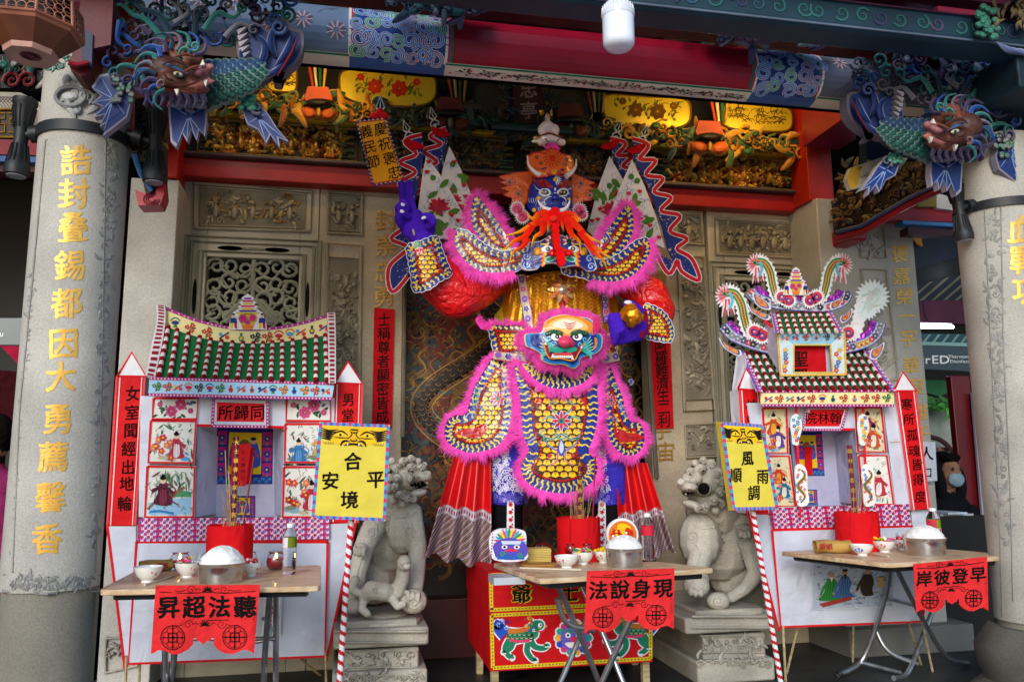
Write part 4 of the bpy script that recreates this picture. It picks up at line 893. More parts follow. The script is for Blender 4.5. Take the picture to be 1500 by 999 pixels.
# ================================================================== left paper house
YH = 4.42
hl = thing('paper_house', 'white and red paper house with one green roof and same-resting-place sign, at left', 'paper house', (P(330, 900, YH).x, YH+.2, FZ))
C1 = T(160, 430, 3.7)
A = G(MP(YH)); LF = [(200, 793), (480, 793), (476, 961), (188, 972)]
A.board(LF, hx('cdd0de'), .012); tape(A, [LF[1], LF[2], LF[3], LF[0]], 4); tape(A, [LF[0], LF[1]], 5)
A.build('lower_front_panel', M_PAP, hl, sm=False)
for q, tp in (([(157, 769), (199, 769), (199, 796), (187, 972), (183, 980)], [(157, 769), (170, 872), (183, 981), (188, 972)]), ([(480, 766), (521, 764), (478, 968), (476, 961), (481, 800)], [(521, 764), (500, 866), (478, 968), (476, 961)])):
 A = G(MP(YH+.02)); A.board(q, hx('cdd0de'), .012); tape(A, tp, 4); tape(A, [q[0], q[1]], 3); A.build('flared_wing', M_PAP, hl, sm=False)
A = G(MP(YH-.004)); c4 = [(203, 759), (482, 757), (482, 789), (201, 793)]; A.poly(c4, hx('e6d8e8')); checkband(A, c4, 62, 8, [hx('e6d6e6'), hx('c83a86'), hx('b52a5c'), hx('a8246a'), hx('3a62b0')]); A.build('patterned_band', M_CARD, hl, sm=False)
# stage box: back, sides, floor
YB = YH+.26
A = G(MP(YB)); A.board([(282, 600), (421, 600), (421, 770), (280, 770)], hx('c4c3d8'), .006); altar_print(A, [(318, 626), (400, 628), (399, 709), (314, 709)])
altar_print(A, [(334, 726), (374, 726), (374, 760), (334, 760)], .002, False)
B = G(MP(YB-.02))
A.build('stage_back', M_PAP, hl, sm=False)
def between(name, a, b, ya, yb, col, m=M_PAP, parent=None, tp=None):
 """upright sheet joining front edge a (2 px points at depth ya) to rear edge b at depth yb"""
 g = G(); v = [P(*a[0], ya), P(*b[0], yb), P(*b[1], yb), P(*a[1], ya)]; g.add(v+[p+Vector((.006, 0, 0)) for p in v], [(0, 1, 2, 3), (7, 6, 5, 4)], col); return g.build(name, m, parent, sm=False)
between('stage_side', [(289, 626), (286, 757)], [(318, 640), (315, 752)], YH, YB, hx('cfcfe0'), parent=hl)
between('stage_side', [(416, 626), (416, 757)], [(402, 640), (402, 752)], YH, YB, hx('b9b9d0'), parent=hl)
g = G(); g.add([P(286, 757, YH), P(416, 757, YH), P(402, 757, YB), P(315, 757, YB)], [(0, 1, 2, 3)], hx('d8d0e0')); g.build('stage_floor', M_PAP, hl, sm=False)
A = G(MP(YH+.1)); A.board([(340, 652), (368, 650), (360, 712), (338, 712)], hx('d0101c'), .004)
for i in range(5): A.text('大士尊神位'[i], 356, 662+i*9.5, 7, hx('3a0c10'), .001, bold=0)
A.build('spirit_tablet', M_CARD, hl, sm=False)
# poster columns
A = G(MP(YH-.001))
for cols in (([(225, 583), (290, 583), (288, 614), (223, 614)], 'peony', 1), ([(221, 616), (287, 617), (283, 678), (217, 677)], 'lady', 2), ([(216, 683), (285, 684), (283, 757), (212, 757)], 'landscape', 3),
    ([(420, 583), (484, 585), (484, 617), (419, 616)], 'peony', 4), ([(418, 621), (484, 621), (484, 677), (417, 677)], 'scholars', 5), ([(416, 684), (484, 684), (484, 757), (414, 757)], 'lady', 6)):
 q, kind, sd_ = cols; B = G(MP(YH)); B.board([(q[0][0]-2, q[0][1]-2), (q[1][0]+2, q[1][1]-2), (q[2][0]+2, q[2][1]+2), (q[3][0]-2, q[3][1]+2)], hx('d8d8e2'), .006)
 picture(B, q, kind, sd_); tape(B, q+[q[0]], 3.6, .006, closed=False); B.build('poster_panel', M_CARD, hl, sm=False)
A = G(MP(YH+.004))
for q in ([(288, 580), (316, 580), (316, 622), (286, 622)], [(392, 582), (421, 582), (420, 624), (391, 624)], [(206, 580), (226, 580), (214, 757), (203, 757)], [(480, 583), (490, 583), (488, 757), (478, 757)]): A.board(q, hx('d6d7e4'), .006)
tape(A, [(286, 623), (350, 624), (420, 626)], 4, .002); A.build('white_panel', M_PAP, hl, sm=False)
# name board
A = G(MP(YH-.03)); q = [(313, 582), (392, 584), (392, 625), (311, 624)]; A.board(q, hx('cdd0de'), .012)
for i in range(4): dotband(A, q[i], q[(i+1) % 4], 4.5)
A.poly([(318, 589), (387, 591), (387, 618), (317, 617)], hx('d8141c'), .0015); nb = A.build('name_board', M_CARD, hl, sm=False)
B = G(MP(YH-.03))
for c, x in zip('所歸同', (330, 353, 377)): B.text(c, x, 604, 23, hx('1d0a0a'), .0025)
B.build('lettering', M_INK, nb, sm=False)
# eave band, roof
A = G(MP(YH-.10)); q = [(219, 554), (490, 562), (486, 584), (217, 578)]; A.board(q, hx('a9d2ea'), .012)
dotband(A, q[0], q[1], 4.5); dotband(A, q[3], q[2], 4.5); treasures(A, (222, 566), (485, 573), 17, 3); A.build('eave_band', M_CARD, hl, sm=False)
def roofY(v, y0, y1, Y0, Y1): return Y0+(Y1-Y0)*(1-max(0, min(1, (v-y0)/(y1-y0))))
def YR(u, v): return YH-.10+.34*max(0, min(1, (560-v)/90))
A = G(MP(YR)); top = smooth([(241, 478), (300, 496), (363, 503), (420, 500), (481, 491)], 5, False); bot = [(214+(492-214)*i/20, 552+9*i/20) for i in range(21)]
for i in range(20):
 for k in range(5):
  a = lerp(top[i], bot[i], k/5); b = lerp(top[i+1], bot[i+1], k/5); c = lerp(top[i+1], bot[i+1], (k+1)/5); d = lerp(top[i], bot[i], (k+1)/5); A.poly([a, b, c, d], hx('1c6b3c'), 0)
A.build('roof_sheet', M_PAP, hl)
n = 16
for i in range(n):
 t = (i+.55)/n; k = t*20; j = min(19, int(k)); a = lerp(top[j], top[j+1], k-j); b = (232+(479-232)*(i/(n-1)), 552+8*t)
 u = MP(YR); a2 = lerp(a, b, -.03); roll(hl, u(*a2, .012), u(*b, .02), .0125, curve=.012)
A = G(MP(YR)); vl = smooth([(229, 446), (229, 470), (222, 505), (213, 550)], 5, False); vr = smooth([(242, 447), (242, 472), (237, 505), (227, 553)], 5, False)
def verge(vl, vr, h, col=hx('8e1f2e')):
 A = G(MP(YR)); A.board(vl+vr[::-1], hx('dcd4da'), .01, h)
 L = len(vl)
 for i in range(18):
  def at(V, t): k = t*(L-1); j = min(L-2, int(k)); return lerp(V[j], V[j+1], k-j)
  t0, t1 = (i+.2)/18, (i+.72)/18; p = [at(vl, t0), at(vr, t0), at(vr, t1), at(vl, t1)]; A.poly([lerp(p[0], p[1], .18), lerp(p[0], p[1], .82), lerp(p[3], p[2], .82), lerp(p[3], p[2], .18)], col, h+.004)
 A.build('verge_board', M_CARD, hl, sm=False)
verge(vl, vr, .03); verge(smooth([(479, 458), (480, 490), (481, 525), (481, 561)], 5, False), smooth([(491, 458), (492, 490), (492, 525), (492, 561)], 5, False), .03)
A = G(MP(YH+.235)); ra = smooth([(241, 451), (290, 470), (349, 482), (400, 481), (440, 474), (479, 463)], 5, False); rb = smooth([(241, 481), (300, 499), (363, 506), (400, 505), (440, 499), (479, 493)], 5, False)
A.board(ra+rb[::-1], hx('efe0a0'), .012)
for L in (ra, rb):
 for i in range(0, len(L)-1, 1): dotband(A, L[i], L[i+1], 4.2, step=6)
for i in range(1, 24, 2): a = lerp(ra[i], rb[i], .5); b = lerp(ra[min(25, i+2)], rb[min(25, i+2)], .5); treasures(A, a, (a[0]+17, b[1]), 20, 10+i)
A.build('ridge_band', M_CARD, hl, sm=False)
A = G(MP(YH+.22)); vase_print(A, lambda *p: [(334+x*.58, 430+y*.54) for x, y in p], None); A.build('vase_medallion', M_CARD, hl, sm=False)
pcol(hl, [(171, 551), (212, 551), (198, 769), (157, 769)], [(172, 551), (193, 516), (214, 551)], '女室聞經出地輪', [(194, 576), (193, 604), (191, 630), (188, 657), (187, 684), (185, 708), (182, 737)], YH+.01, 23, None)
pcol(hl, [(489, 561), (531, 562), (524, 766), (483, 764)], [(490, 561), (510, 530), (531, 562)], '男堂', [(510, 585), (509, 608)], YH+.01, 20, None)
A = G(MP(YH+.45)); A.board([(228, 540), (480, 548), (478, 765), (205, 768)], hx('b8b8c8'), .01); A.build('rear_panel', M_PAP, hl, sm=False)
legs(hl, [(185, 960, YH, 187, YH), (477, 955, YH, 479, YH), (230, 960, YH+.3, 205, YH+.4), (430, 955, YH+.3, 470, YH+.4), (205, 960, YH+.05, 206, YH+.05)])
# hanging poster low behind the table of the left house
A = G(MP(YH-.02)); A.board([(385, 862), (414, 862), (411, 930), (383, 930)], hx('d8d4cc'), .004); picture(A, [(387, 864), (411, 864), (409, 927), (385, 927)], 'lady', 8); A.build('low_poster', M_CARD, hl, sm=False)
# ================================================================== right paper house
YR_ = 4.12
hr = thing('paper_house', 'taller paper house with two-tier green roof, dragons and academy sign, at right', 'paper house', (P(1240, 860, YR_).x, YR_+.2, FZ))
C3 = T(1040, 380, 4.16); C4 = T(1040, 590, 3.84)
A = G(MP(YR_)); LF = [(1131, 776), (1336, 770), (1352, 910), (1144, 918)]; A.board(LF, hx('c8cbda'), .012); tape(A, [LF[1], LF[2], LF[3], LF[0]], 3.6); tape(A, [LF[0], LF[1]], 4)
A.build('lower_front_panel', M_PAP, hr, sm=False)
A = G(MP(YR_-.004)); A.board([(1190, 818), (1312, 815), (1307, 888), (1190, 893)], hx('a9b4c6'), .003)
for k in range(170):
 x, y = R_(1194, 1307), R_(822, 886); A.stroke([(x, y), (x+R_(-5, 5), y+R_(-2, 4)), (x+R_(-9, 9), y+R_(-2, 6))], R_(1, 3), jit(random.choice([hx('8a96a8'), hx('c4c8d0'), hx('6a7688'), hx('7a6a5a'), hx('9aa4b4'), hx('5a6478')]), .2), .0032+k*.000006, (1, .2))
for i, (x, y, c) in enumerate(((1218, 860, hx('2a7a34')), (1238, 856, hx('3f5f90')), (1271, 853, hx('3c3024')))):
 tall = i == 2
 A.poly(smooth([(x-5, y-12), (x+5, y-12), (x+9, y-2), (x+7, y+10), (x+(8 if tall else 14), y+18), (x-(6 if tall else 18), y+19), (x-11, y+8), (x-8, y-4)], 4), c, .005+.001*i)
 for k in range(9): A.stroke(smooth([(x-4+k, y-8), (x-7+k*1.6, y+4), (x-9+k*2, y+16)], 3, False), 1, tuple(q_*(.35 if k % 2 else 1.7) for q_ in c), .0055+.001*i, (1, .3))
 A.stroke(smooth([(x-5, y-8), (x-12, y+2), (x-16, y+12)], 4, False), 4.5, tuple(q_*1.2 for q_ in c), .0058+.001*i, (1, .7)); A.disc(x-17, y+13, 2, hx('b88a68'), .006+.001*i, n=7)
 A.disc(x, y-17, 4, hx('b88a68'), .006+.001*i, 4.8); A.disc(x-1.4, y-17, .6, BLACK, .0065+.001*i, n=5); A.disc(x+1.4, y-17, .6, BLACK, .0065+.001*i, n=5); A.disc(x, y-21, 4.4, hx('2a2620') if i else hx('8a8a88'), .0066+.001*i, 2.2)
 if i < 2: A.poly([(x-2.4, y-15), (x+2.4, y-15), (x+.5, y-7)], hx('d8d4cc') if i == 0 else hx('2a2620'), .0067+.001*i)
A.poly([(1200, 884), (1246, 873), (1248, 878), (1206, 889)], hx('9a3a2c'), .009); A.poly([(1286, 845), (1294, 845), (1293, 860), (1287, 860)], hx('c8a04a'), .009); tape(A, [(1190, 818), (1312, 815), (1307, 888), (1190, 893), (1190, 818)], 1.6, .0095, hx('c8ccd4')); A.build('low_poster', M_CARD, hr, sm=False)
for q, tp in (([(1096, 752), (1131, 752), (1131, 776), (1144, 918), (1142, 924)], [(1096, 752), (1118, 832), (1141, 924), (1144, 918)]), ([(1334, 745), (1362, 745), (1357, 850), (1352, 910), (1338, 780)], [(1362, 748), (1357, 840), (1352, 908)])):
 A = G(MP(YR_+.02)); A.board(q, hx('c8cbda'), .012); tape(A, tp, 3.6); tape(A, [q[0], q[1]], 3); A.build('flared_wing', M_PAP, hr, sm=False)
A = G(MP(YR_-.004)); c4 = [(1127, 744), (1331, 738), (1335, 769), (1131, 774)]; A.poly(c4, hx('dcd0e4')); checkband(A, c4, 46, 8, [hx('d8cce0'), hx('c02a68'), hx('a81e4a'), hx('b01f54'), hx('3a4f9a')]); A.build('patterned_band', M_CARD, hr, sm=False)
YB = YR_+.28
A = G(MP(YB)); A.board([(1140, 605), (1300, 605), (1300, 760), (1148, 760)], hx('b9b8d2'), .006); altar_print(A, [(1156, 632), (1204, 632), (1208, 697), (1160, 697)])
altar_print(A, [(1170, 717), (1197, 717), (1198, 740), (1172, 740)], .002, False); A.build('stage_back', M_PAP, hr, sm=False)
between('stage_side', [(1155, 628), (1166, 742)], [(1160, 640), (1172, 735)], YR_, YB, hx('cfcfe0'), parent=hr)
between('stage_side', [(1251, 628), (1260, 740)], [(1222, 640), (1230, 735)], YR_, YB, hx('b4b4cc'), parent=hr)
g = G(); g.add([P(1166, 742, YR_), P(1262, 740, YR_), P(1232, 740, YB), P(1172, 741, YB)], [(0, 1, 2, 3)], hx('d0c8dc')); g.build('stage_floor', M_PAP, hr, sm=False)
for q, kind, sd_ in (([(1117, 598), (1152, 598), (1154, 663), (1122, 663)], 'warm', 11), ([(1124, 668), (1156, 668), (1165, 741), (1133, 741)], 'warm', 12), ([(1253, 597), (1291, 597), (1298, 662), (1257, 661)], 'warm', 13), ([(1258, 667), (1299, 667), (1309, 738), (1264, 739)], 'lady', 14)):
 B = G(MP(YR_)); B.board([(q[0][0]-2, q[0][1]-2), (q[1][0]+2, q[1][1]-2), (q[2][0]+2, q[2][1]+2), (q[3][0]-2, q[3][1]+2)], hx('d8d8e2'), .006); picture(B, q, kind, sd_); tape(B, q+[q[0]], 3.2, .006); B.build('poster_panel', M_CARD, hr, sm=False)
A = G(MP(YR_+.004))
for q in ([(1154, 590), (1184, 590), (1184, 628), (1155, 628)], [(1232, 590), (1256, 590), (1256, 628), (1232, 628)], [(1094, 590), (1119, 590), (1134, 745), (1120, 745)], [(1294, 592), (1318, 592), (1333, 740), (1312, 740)]): A.board(q, hx('cccddd'), .006)
tape(A, [(1154, 628), (1200, 628), (1252, 629)], 3.6, .002); tape(A, [(1303, 648), (1322, 647)], 1.2, .002, hx('b09878')); A.build('white_panel', M_PAP, hr, sm=False)
A = G(MP(YR_-.03)); q = C4((545, 28), (776, 26), (738, 152), (520, 150)); A.board(q, hx('cdd0de'), .01)
for i in range(4): dotband(A, q[i], q[(i+1) % 4], 3.4, step=4)
A.poly(C4((566, 38), (758, 36), (728, 132), (530, 132)), hx('d8141c'), .0015); nb = A.build('name_board', M_CARD, hr, sm=False); B = G(MP(YR_-.03))
for c, x in zip('院林翰', (1188, 1206, 1224)): B.text(c, x, 612, 18, hx('1d0a0a'), .0025, slant=.02)
B.build('lettering', M_INK, nb, sm=False)
# hanging paper dolls and dragon cut-outs on red ribbons
for (x, y0, y1, y2) in ((1166, 596, 680, 708), (1264, 596, 682, 708)):
 A = G(MP(YR_-.05)); A.board([(x-2, y0-6), (x+2, y0-6), (x+8, 758), (x+5, 758)], hx('d8222c'), .002)
 o = smooth([(x-7, 612), (x, 606), (x+7, 612), (x+9, 628), (x+5, 642), (x+3, 652), (x-5, 650), (x-6, 640), (x-8, 626)], 3); A.board(o, hx('dde0e2'), .004, .004)
 for k in range(12): A.flower(x+R_(-4, 5), 612+k*3, 3, random.choice([hx('3a9a9a'), hx('d83a5a'), hx('e8b83a'), hx('3a5ab8')]), YEL, 5, .006+k*.0001)
 o = smooth([(x, 682), (x+8, 680), (x+16, 690), (x+17, 715), (x+19, 736), (x+8, 742), (x+1, 736), (x, 712), (x-2, 695)], 3); A.board(o, hx('ecebe6'), .004, .004)
 w = [(x+8+5*math.sin(t*1.6), 688+t*8) for t in np.linspace(0, 6, 26)]; A.stroke(w, 5, hx('b8862a'), .0055, 'mid'); A.stroke(w, 2, hx('4a6a3a'), .006)
 for k in range(14): A.flower(x+R_(1, 15), 688+k*3.6, 2.4, random.choice([hx('c82a2a'), hx('3a5ab8'), hx('c82a2a')]), WHITE, 4, .0065)
 A.build('hanging_cutout', M_CARD, hr, sm=False)
# main eave band
A = G(MP(YR_-.10)); q = C3((310, 806), (1122, 800), (1122, 890), (312, 888)); A.board(q, hx('efe0a0'), .012); dotband(A, q[0], q[1], 4); dotband(A, q[3], q[2], 4); treasures(A, C3((325, 850), (0, 0))[0], C3((1110, 845), (0, 0))[0], 16, 33); A.build('eave_band', M_CARD, hr, sm=False)
def YQ(u, v): return YR_-.10+.36*max(0, min(1, (573-v)/60))
A = G(MP(YQ)); lt, rt_, rb_, lb = C3((195, 560), (950, 545), (1118, 802), (305, 806)); N = 16
def rp(t, s_): return lerp(lerp(lt, rt_, t), lerp(lb, rb_, t), s_)
for i in range(N):
 for k in range(5): A.poly([rp(i/N, k/5), rp((i+1)/N, k/5), rp((i+1)/N, (k+1)/5), rp(i/N, (k+1)/5)], hx('1c5f38'), 0)
A.build('roof_sheet', M_PAP, hr)
u = MP(YQ)
for i in range(17):
 t = (i+.7)/17.3; a, b = rp(t, .04), rp(t, .97); roll(hr, u(*a, .014), u(*b, .02), .0125, curve=.006, segs=22)
for t in (0, 1):
 A = G(MP(YQ)); w = .022; a, b, c, d = rp(t-w, 0), rp(t+w, 0), rp(t+w, 1), rp(t-w, 1); A.board([a, b, c, d], hx('d8c8e0'), .012, .03)
 checkband(A, [a, b, c, d], 2, 24, [hx('d8c8e0'), hx('b03a9a'), hx('3a5ab0'), hx('b83a8a'), hx('3a5ab0')], .036); A.build('verge_board', M_CARD, hr, sm=False)
# upper pavilion
YU = YR_-.03
A = G(MP(YU)); fr = C3((412, 445), (818, 440), (828, 700), (432, 706)); hole = C3((510, 520), (735, 520), (750, 690), (510, 690))
for i in range(4): j = (i+1) % 4; A.board([fr[i], fr[j], hole[j], hole[i]], hx('8fbfd8') if i in (0,) else hx('c8d8dc'), .012)
for i in range(4): dotband(A, fr[i], fr[(i+1) % 4], 3, hx('e0c040'), hx('d84a7a'), .002, 4); dotband(A, hole[i], hole[(i+1) % 4], 2.4, hx('e0c040'), hx('3a5ab0'), .002, 4)
treasures(A, C3((425, 478), (0, 0))[0], C3((808, 472), (0, 0))[0], 13, 5)
for xq in ((460, 610), (780, 610)):
 x, y = C3(xq, (0, 0))[0]
 for k in range(6): A.flower(x+R_(-3, 3), y-14+k*6, 4, random.choice([hx('c83a4a'), hx('3a6ab0'), hx('d8a83a')]), YEL, 5, .0026+k*.0003)
A.build('pavilion_frame', M_FILM, hr, sm=False)
A = G(MP(YU+.05)); A.board(C3((500, 500), (700, 500), (712, 700), (500, 700)), hx('c0101c'), .004); A.board(C3((700, 500), (760, 500), (765, 700), (712, 700)), hx('b9b4c4'), .004)
A.text('聖', *C3((548, 605), (0, 0))[0], 25, BLACK, .002); A.text('賢', *C3((548, 712), (0, 0))[0], 25, BLACK, .002); A.build('pavilion_back', M_PAP, hr, sm=False)
g = G(); v = [P(*C3((412, 445), (0, 0))[0], YU), P(*C3((330, 360), (0, 0))[0], YU+.22), P(*C3((345, 560), (0, 0))[0], YU+.22), P(*C3((432, 706), (0, 0))[0], YU)]; g.add(v, [(0, 1, 2, 3)], hx('d4d2e0')); g.build('pavilion_side', M_PAP, hr, sm=False)
A = G(MP(YU+.1)); tape(A, C3((330, 370), (408, 440)), 4, 0); A.build('gable_tape', M_PAP, hr, sm=False)
def YV(u, v): return YU-.02+.2*max(0, min(1, (486-v)/30))
A = G(MP(YV)); lt, rt_, rb_, lb = C3((385, 322), (730, 315), (800, 440), (410, 446))
for i in range(8):
 for k in range(4): A.poly([rp(i/8, k/4), rp((i+1)/8, k/4), rp((i+1)/8, (k+1)/4), rp(i/8, (k+1)/4)], hx('1c5f38'), 0)
A.build('upper_roof_sheet', M_PAP, hr); u = MP(YV)
for i in range(8):
 t = (i+.6)/8.2; a, b = rp(t, .04), rp(t, 1.0); roll(hr, u(*a, .014), u(*b, .02), .0115, curve=.004, segs=16)
 A = G(); c = u(*b, .036); A.lathe(c, [(.004, 0), (.008, .003), (.012, .002)], hx('b8a0a0'), 12, axis=Vector((0, -1, .1))); A.build('roll_end', M_PAP, hr)
for t in (0, 1):
 A = G(MP(YV)); w = .03; a, b, c, d = rp(t-w, 0), rp(t+w, 0), rp(t+w, 1), rp(t-w, 1); A.board([a, b, c, d], hx('d8c8e0'), .01, .03)
 checkband(A, [a, b, c, d], 2, 14, [hx('d8c8e0'), hx('b03a9a'), hx('3a5ab0'), hx('b83a8a'), hx('3a5ab0')], .036); A.build('verge_board', M_CARD, hr, sm=False)
# swept eaves: magenta foil ridges, floral boards, dragons
M_MFOIL = mat('magenta_foil', .22, metal=.7, noise=30, amt=.3, crumple=.9, cscale=22)
def ridge_boat(pl, w, Y, name='swept_ridge'):
 s_ = smooth(pl, 5, False); nm = normals(s_, False); nm = [(-a, -b) if b > 0 else (a, b) for a, b in nm]
 up = [(p[0]+n_[0]*w, p[1]+n_[1]*w) for p, n_ in zip(s_, nm)]
 A = G(MP(Y)); A.board(s_+up[::-1], hx('c84ad0'), .03); A.build(name, M_MFOIL, hr, sm=False)
 dn = [(p[0]-n_[0]*w*1.7, p[1]-n_[1]*w*1.7) for p, n_ in zip(s_, nm)]
 A = G(MP(Y)); A.board(s_+dn[::-1], hx('c9c2d4'), .02, .004)
 for i in range(1, len(s_)-1, 2):
  q = lerp(s_[i], dn[i], .5); A.flower(q[0], q[1], w*.62, random.choice([hx('c83a5a'), hx('5a4a8a'), hx('8a8aa0'), hx('e0a03a'), hx('2a2a4a')]), hx('e8d8a0'), 5, .006, hx('3a7a7a'))
 tape(A, s_, 1.4, .0065, hx('3a6ab8')); tape(A, dn, 1.4, .0065, hx('3a4a9a')); A.build('ridge_board', M_FILM, hr, sm=False)
ridge_boat(C3((272, 175), (310, 215), (420, 245), (540, 255), (700, 262), (790, 235), (815, 195)), 8, YU+.16)
ridge_boat(C3((105, 390), (150, 440), (230, 475), (300, 500), (380, 520)), 8, YR_+.18)
ridge_boat(C3((818, 515), (900, 495), (960, 470), (1000, 430), (1015, 380)), 8, YR_+.18)
def tip(pts, Y):
 A = G(MP(Y)); o = smooth(C3(*pts), 3); A.board(o, hx('e0dae4'), .006); c = (sum(p[0] for p in o)/len(o), sum(p[1] for p in o)/len(o))
 A.poly([lerp(p, c, .18) for p in o], hx('3a4a9a'), .001); A.poly([lerp(p, c, .35) for p in o], hx('d88a3a'), .002); A.flower(c[0], c[1], 3, hx('c83a5a'), YEL, 5, .003); A.build('eave_tip', M_FILM, hr, sm=False)
tip([(222, 262), (255, 300), (330, 330), (372, 350), (350, 372), (290, 345), (245, 310)], YU+.12); tip([(868, 298), (862, 345), (820, 385), (795, 378), (800, 345), (835, 330)], YU+.12)
tip([(52, 475), (90, 515), (150, 545), (188, 555), (190, 592), (130, 570), (80, 530)], YR_+.14); tip([(1065, 505), (1045, 570), (1010, 610), (975, 600), (985, 550), (1030, 530)], YR_+.14)
tip([(258, 198), (300, 230), (350, 262), (372, 305), (320, 300), (275, 265)], YU+.15); tip([(825, 200), (800, 265), (770, 300), (735, 305), (740, 262), (790, 245)], YU+.15)
def dragon(cx, cy, s, mir, Y, pale=False):
 """cut-out dragon rising from the ridge: spiky fin, green scaled neck, red curl base"""
 f = lambda *p: [(cx+(-1 if mir else 1)*x*s, cy+y*s) for x, y in p]
 A = G(MP(Y)); spine = smooth(f((-18, -52), (-4, -50), (6, -34), (10, -14), (16, 6), (24, 14)), 5, False); nm = normals(spine, False)
 back = hx('ece8ea')
 def spiky(c, r, n, r2, col, h):
  pts = []
  for i in range(n*2): a = 6.2832*i/(n*2); rr_ = r if i % 2 else r2; pts.append((c[0]+rr_*math.cos(a)*s, c[1]+rr_*math.sin(a)*s))
  A.board(pts, col, .004, h)
 L = [(p[0]+n_[0]*11*s, p[1]+n_[1]*11*s) if i % 2 else (p[0]+n_[0]*8*s, p[1]+n_[1]*8*s) for i, (p, n_) in enumerate(zip(spine, nm))]; Rr = [(p[0]-n_[0]*11*s, p[1]-n_[1]*11*s) if i % 2 else (p[0]-n_[0]*8*s, p[1]-n_[1]*8*s) for i, (p, n_) in enumerate(zip(spine, nm))]
 A.board(L+Rr[::-1], back, .004, 0)
 if pale:
  spiky(f((-10, -46))[0], 20, 22, 27, hx('e4ecee'), .001); spiky(f((-2, -28))[0], 13, 18, 18, hx('dfeaec'), .002)
  for k in range(14): A.stroke(smooth(f((R_(-22, 2), R_(-60, -30)), (R_(-22, 2), R_(-60, -30)), (R_(-12, 8), R_(-50, -16))), 3, False), 1.6*s, random.choice([hx('b8dfe4'), hx('e8c8d0'), hx('c8e0cc')]), .0045+k*.0001)
 else:
  spiky(f((-14, -46))[0], 16, 22, 22, back, .001)
  A.stroke(spine, 13*s, hx('2f7a4a'), .003, (1, .8)); A.stroke(spine, 7*s, hx('c8a83a'), .0036, (1, .8)); A.stroke(spine, 3*s, hx('2a4a2c'), .0042, (1, .8))
  for i in range(2, len(spine)-2): A.disc(spine[i][0], spine[i][1], 1.5*s, hx('d84a3a'), .005, n=6)
  for k in range(9):
   a = f((-18, -48), (-18+16*math.cos(2.2+k*.33), -48+16*math.sin(2.2+k*.33))); A.stroke([a[0], lerp(a[0], a[1], .5), a[1]], 3.6*s, hx('c8303c') if k % 2 else hx('e87a8a'), .005+k*.0001, (1, .3))
  for k in range(5): a = f((-20+k*2, -42), (-24+k*5, -14-k)); A.stroke([a[0], lerp(a[0], a[1], .5), a[1]], 3*s, hx('d83a5c') if k % 2 else hx('f0d0d8'), .0055, (1, .4))
  a = f((-12, -52), (-8, -40), (-12, -28)); A.stroke(smooth(a, 4, False), 4.5*s, hx('5ab8d0'), .0065); A.disc(*f((-20, -50))[0], 3.4*s, hx('2f8a4a'), .007); A.disc(*f((-20, -50))[0], 1.6*s, BLACK, .0075, n=8)
 b = f((26, 8), (38, 14))
 for q in b: spiky(q, 11, 20, 15, back, .006); A.disc(*q, 9*s, hx('d83a4a'), .0085, n=14); A.stroke(spiral(*q, 6.5*s, 1.3, 0, 1, 14), 2.4*s, hx('2a3a8a'), .0095); A.disc(*q, 1.8*s, hx('e8b0b8'), .0105, n=8)
 A.build('dragon_cutout', M_FILM, hr, sm=False)
dragon(*C3((345, 200), (0, 0))[0], .86, False, YU+.14); dragon(*C3((745, 200), (0, 0))[0], .86, True, YU+.14)
dragon(*C3((168, 408), (0, 0))[0], .95, False, YR_+.16); dragon(*C3((950, 415), (0, 0))[0], .98, True, YR_+.16, True)
A = G(MP(YU+.12)); vase_print(A, lambda *p: [(1147+x*.38, 391+y*.42) for x, y in p], None); A.build('vase_medallion', M_CARD, hr, sm=False)
pcol(hr, [(1083, 570), (1112, 571), (1130, 752), (1094, 752)], [(1081, 570), (1093, 540), (1114, 571)], '林中', [(1100, 593), (1102, 614)], YR_+.01, 18, None)
pcol(hr, [(1312, 572), (1341, 570), (1362, 745), (1336, 747)], [(1309, 573), (1323, 545), (1342, 572)], '寒所孤魂皆得度', [(1328, 592), (1331, 614), (1336, 637), (1339, 660), (1343, 680), (1345, 702), (1348, 727)], YR_-.02, 18, None)
between('gable_side', C3((160, 590), (125, 860)), C3((215, 580), (220, 830)), YR_+.15, YR_+.05, hx('d4d2de'), parent=hr)
A = G(MP(YR_+.45)); A.board([(1130, 560), (1300, 560), (1330, 745), (1130, 750)], hx('b0b0c4'), .01); A.build('rear_panel', M_PAP, hr, sm=False)
legs(hr, [(1147, 915, YR_, 1150, YR_), (1170, 912, YR_+.1, 1152, YR_+.15), (1250, 912, YR_+.3, 1250, YR_+.3), (1330, 908, YR_+.1, 1350, YR_+.15), (1350, 905, YR_, 1366, YR_)])
# ================================================================== paper effigy
YE = 4.40
ef = thing('paper_effigy', 'giant paper effigy with blue horned face, flame beard and pink fur in the doorway', 'effigy', (P(820, 900, YE+.15).x, YE+.15, FZ))
def gstroke(A, pts, w, cols, h=0, taper=(1, .1), relief=0):
 pts = smooth(pts, 6, False); q = np.array(pts); nm = normals(pts, False); n = len(pts); vs = []; fs = []; cs = []
 for i in range(n):
  t = i/(n-1); k = w*.5*(taper[0]*(1-t)+taper[1]*t); e = .0
  for a, b in ((1, 0), (0, 1), (-1, 0)): p = q[i]+nm[i]*k*a; vs.append(A.M(p[0], p[1], h+relief*b))
 for i in range(n-1):
  t = i/(n-2)*(len(cols)-1); j = min(len(cols)-2, int(t)); u = t-j; c = tuple(cols[j][z]*(1-u)+cols[j+1][z]*u for z in range(3))
  for k in range(2): fs.append((3*i+k, 3*i+k+1, 3*i+4+k, 3*i+3+k)); cs.append(c)
 A.add(vs, fs, cs)
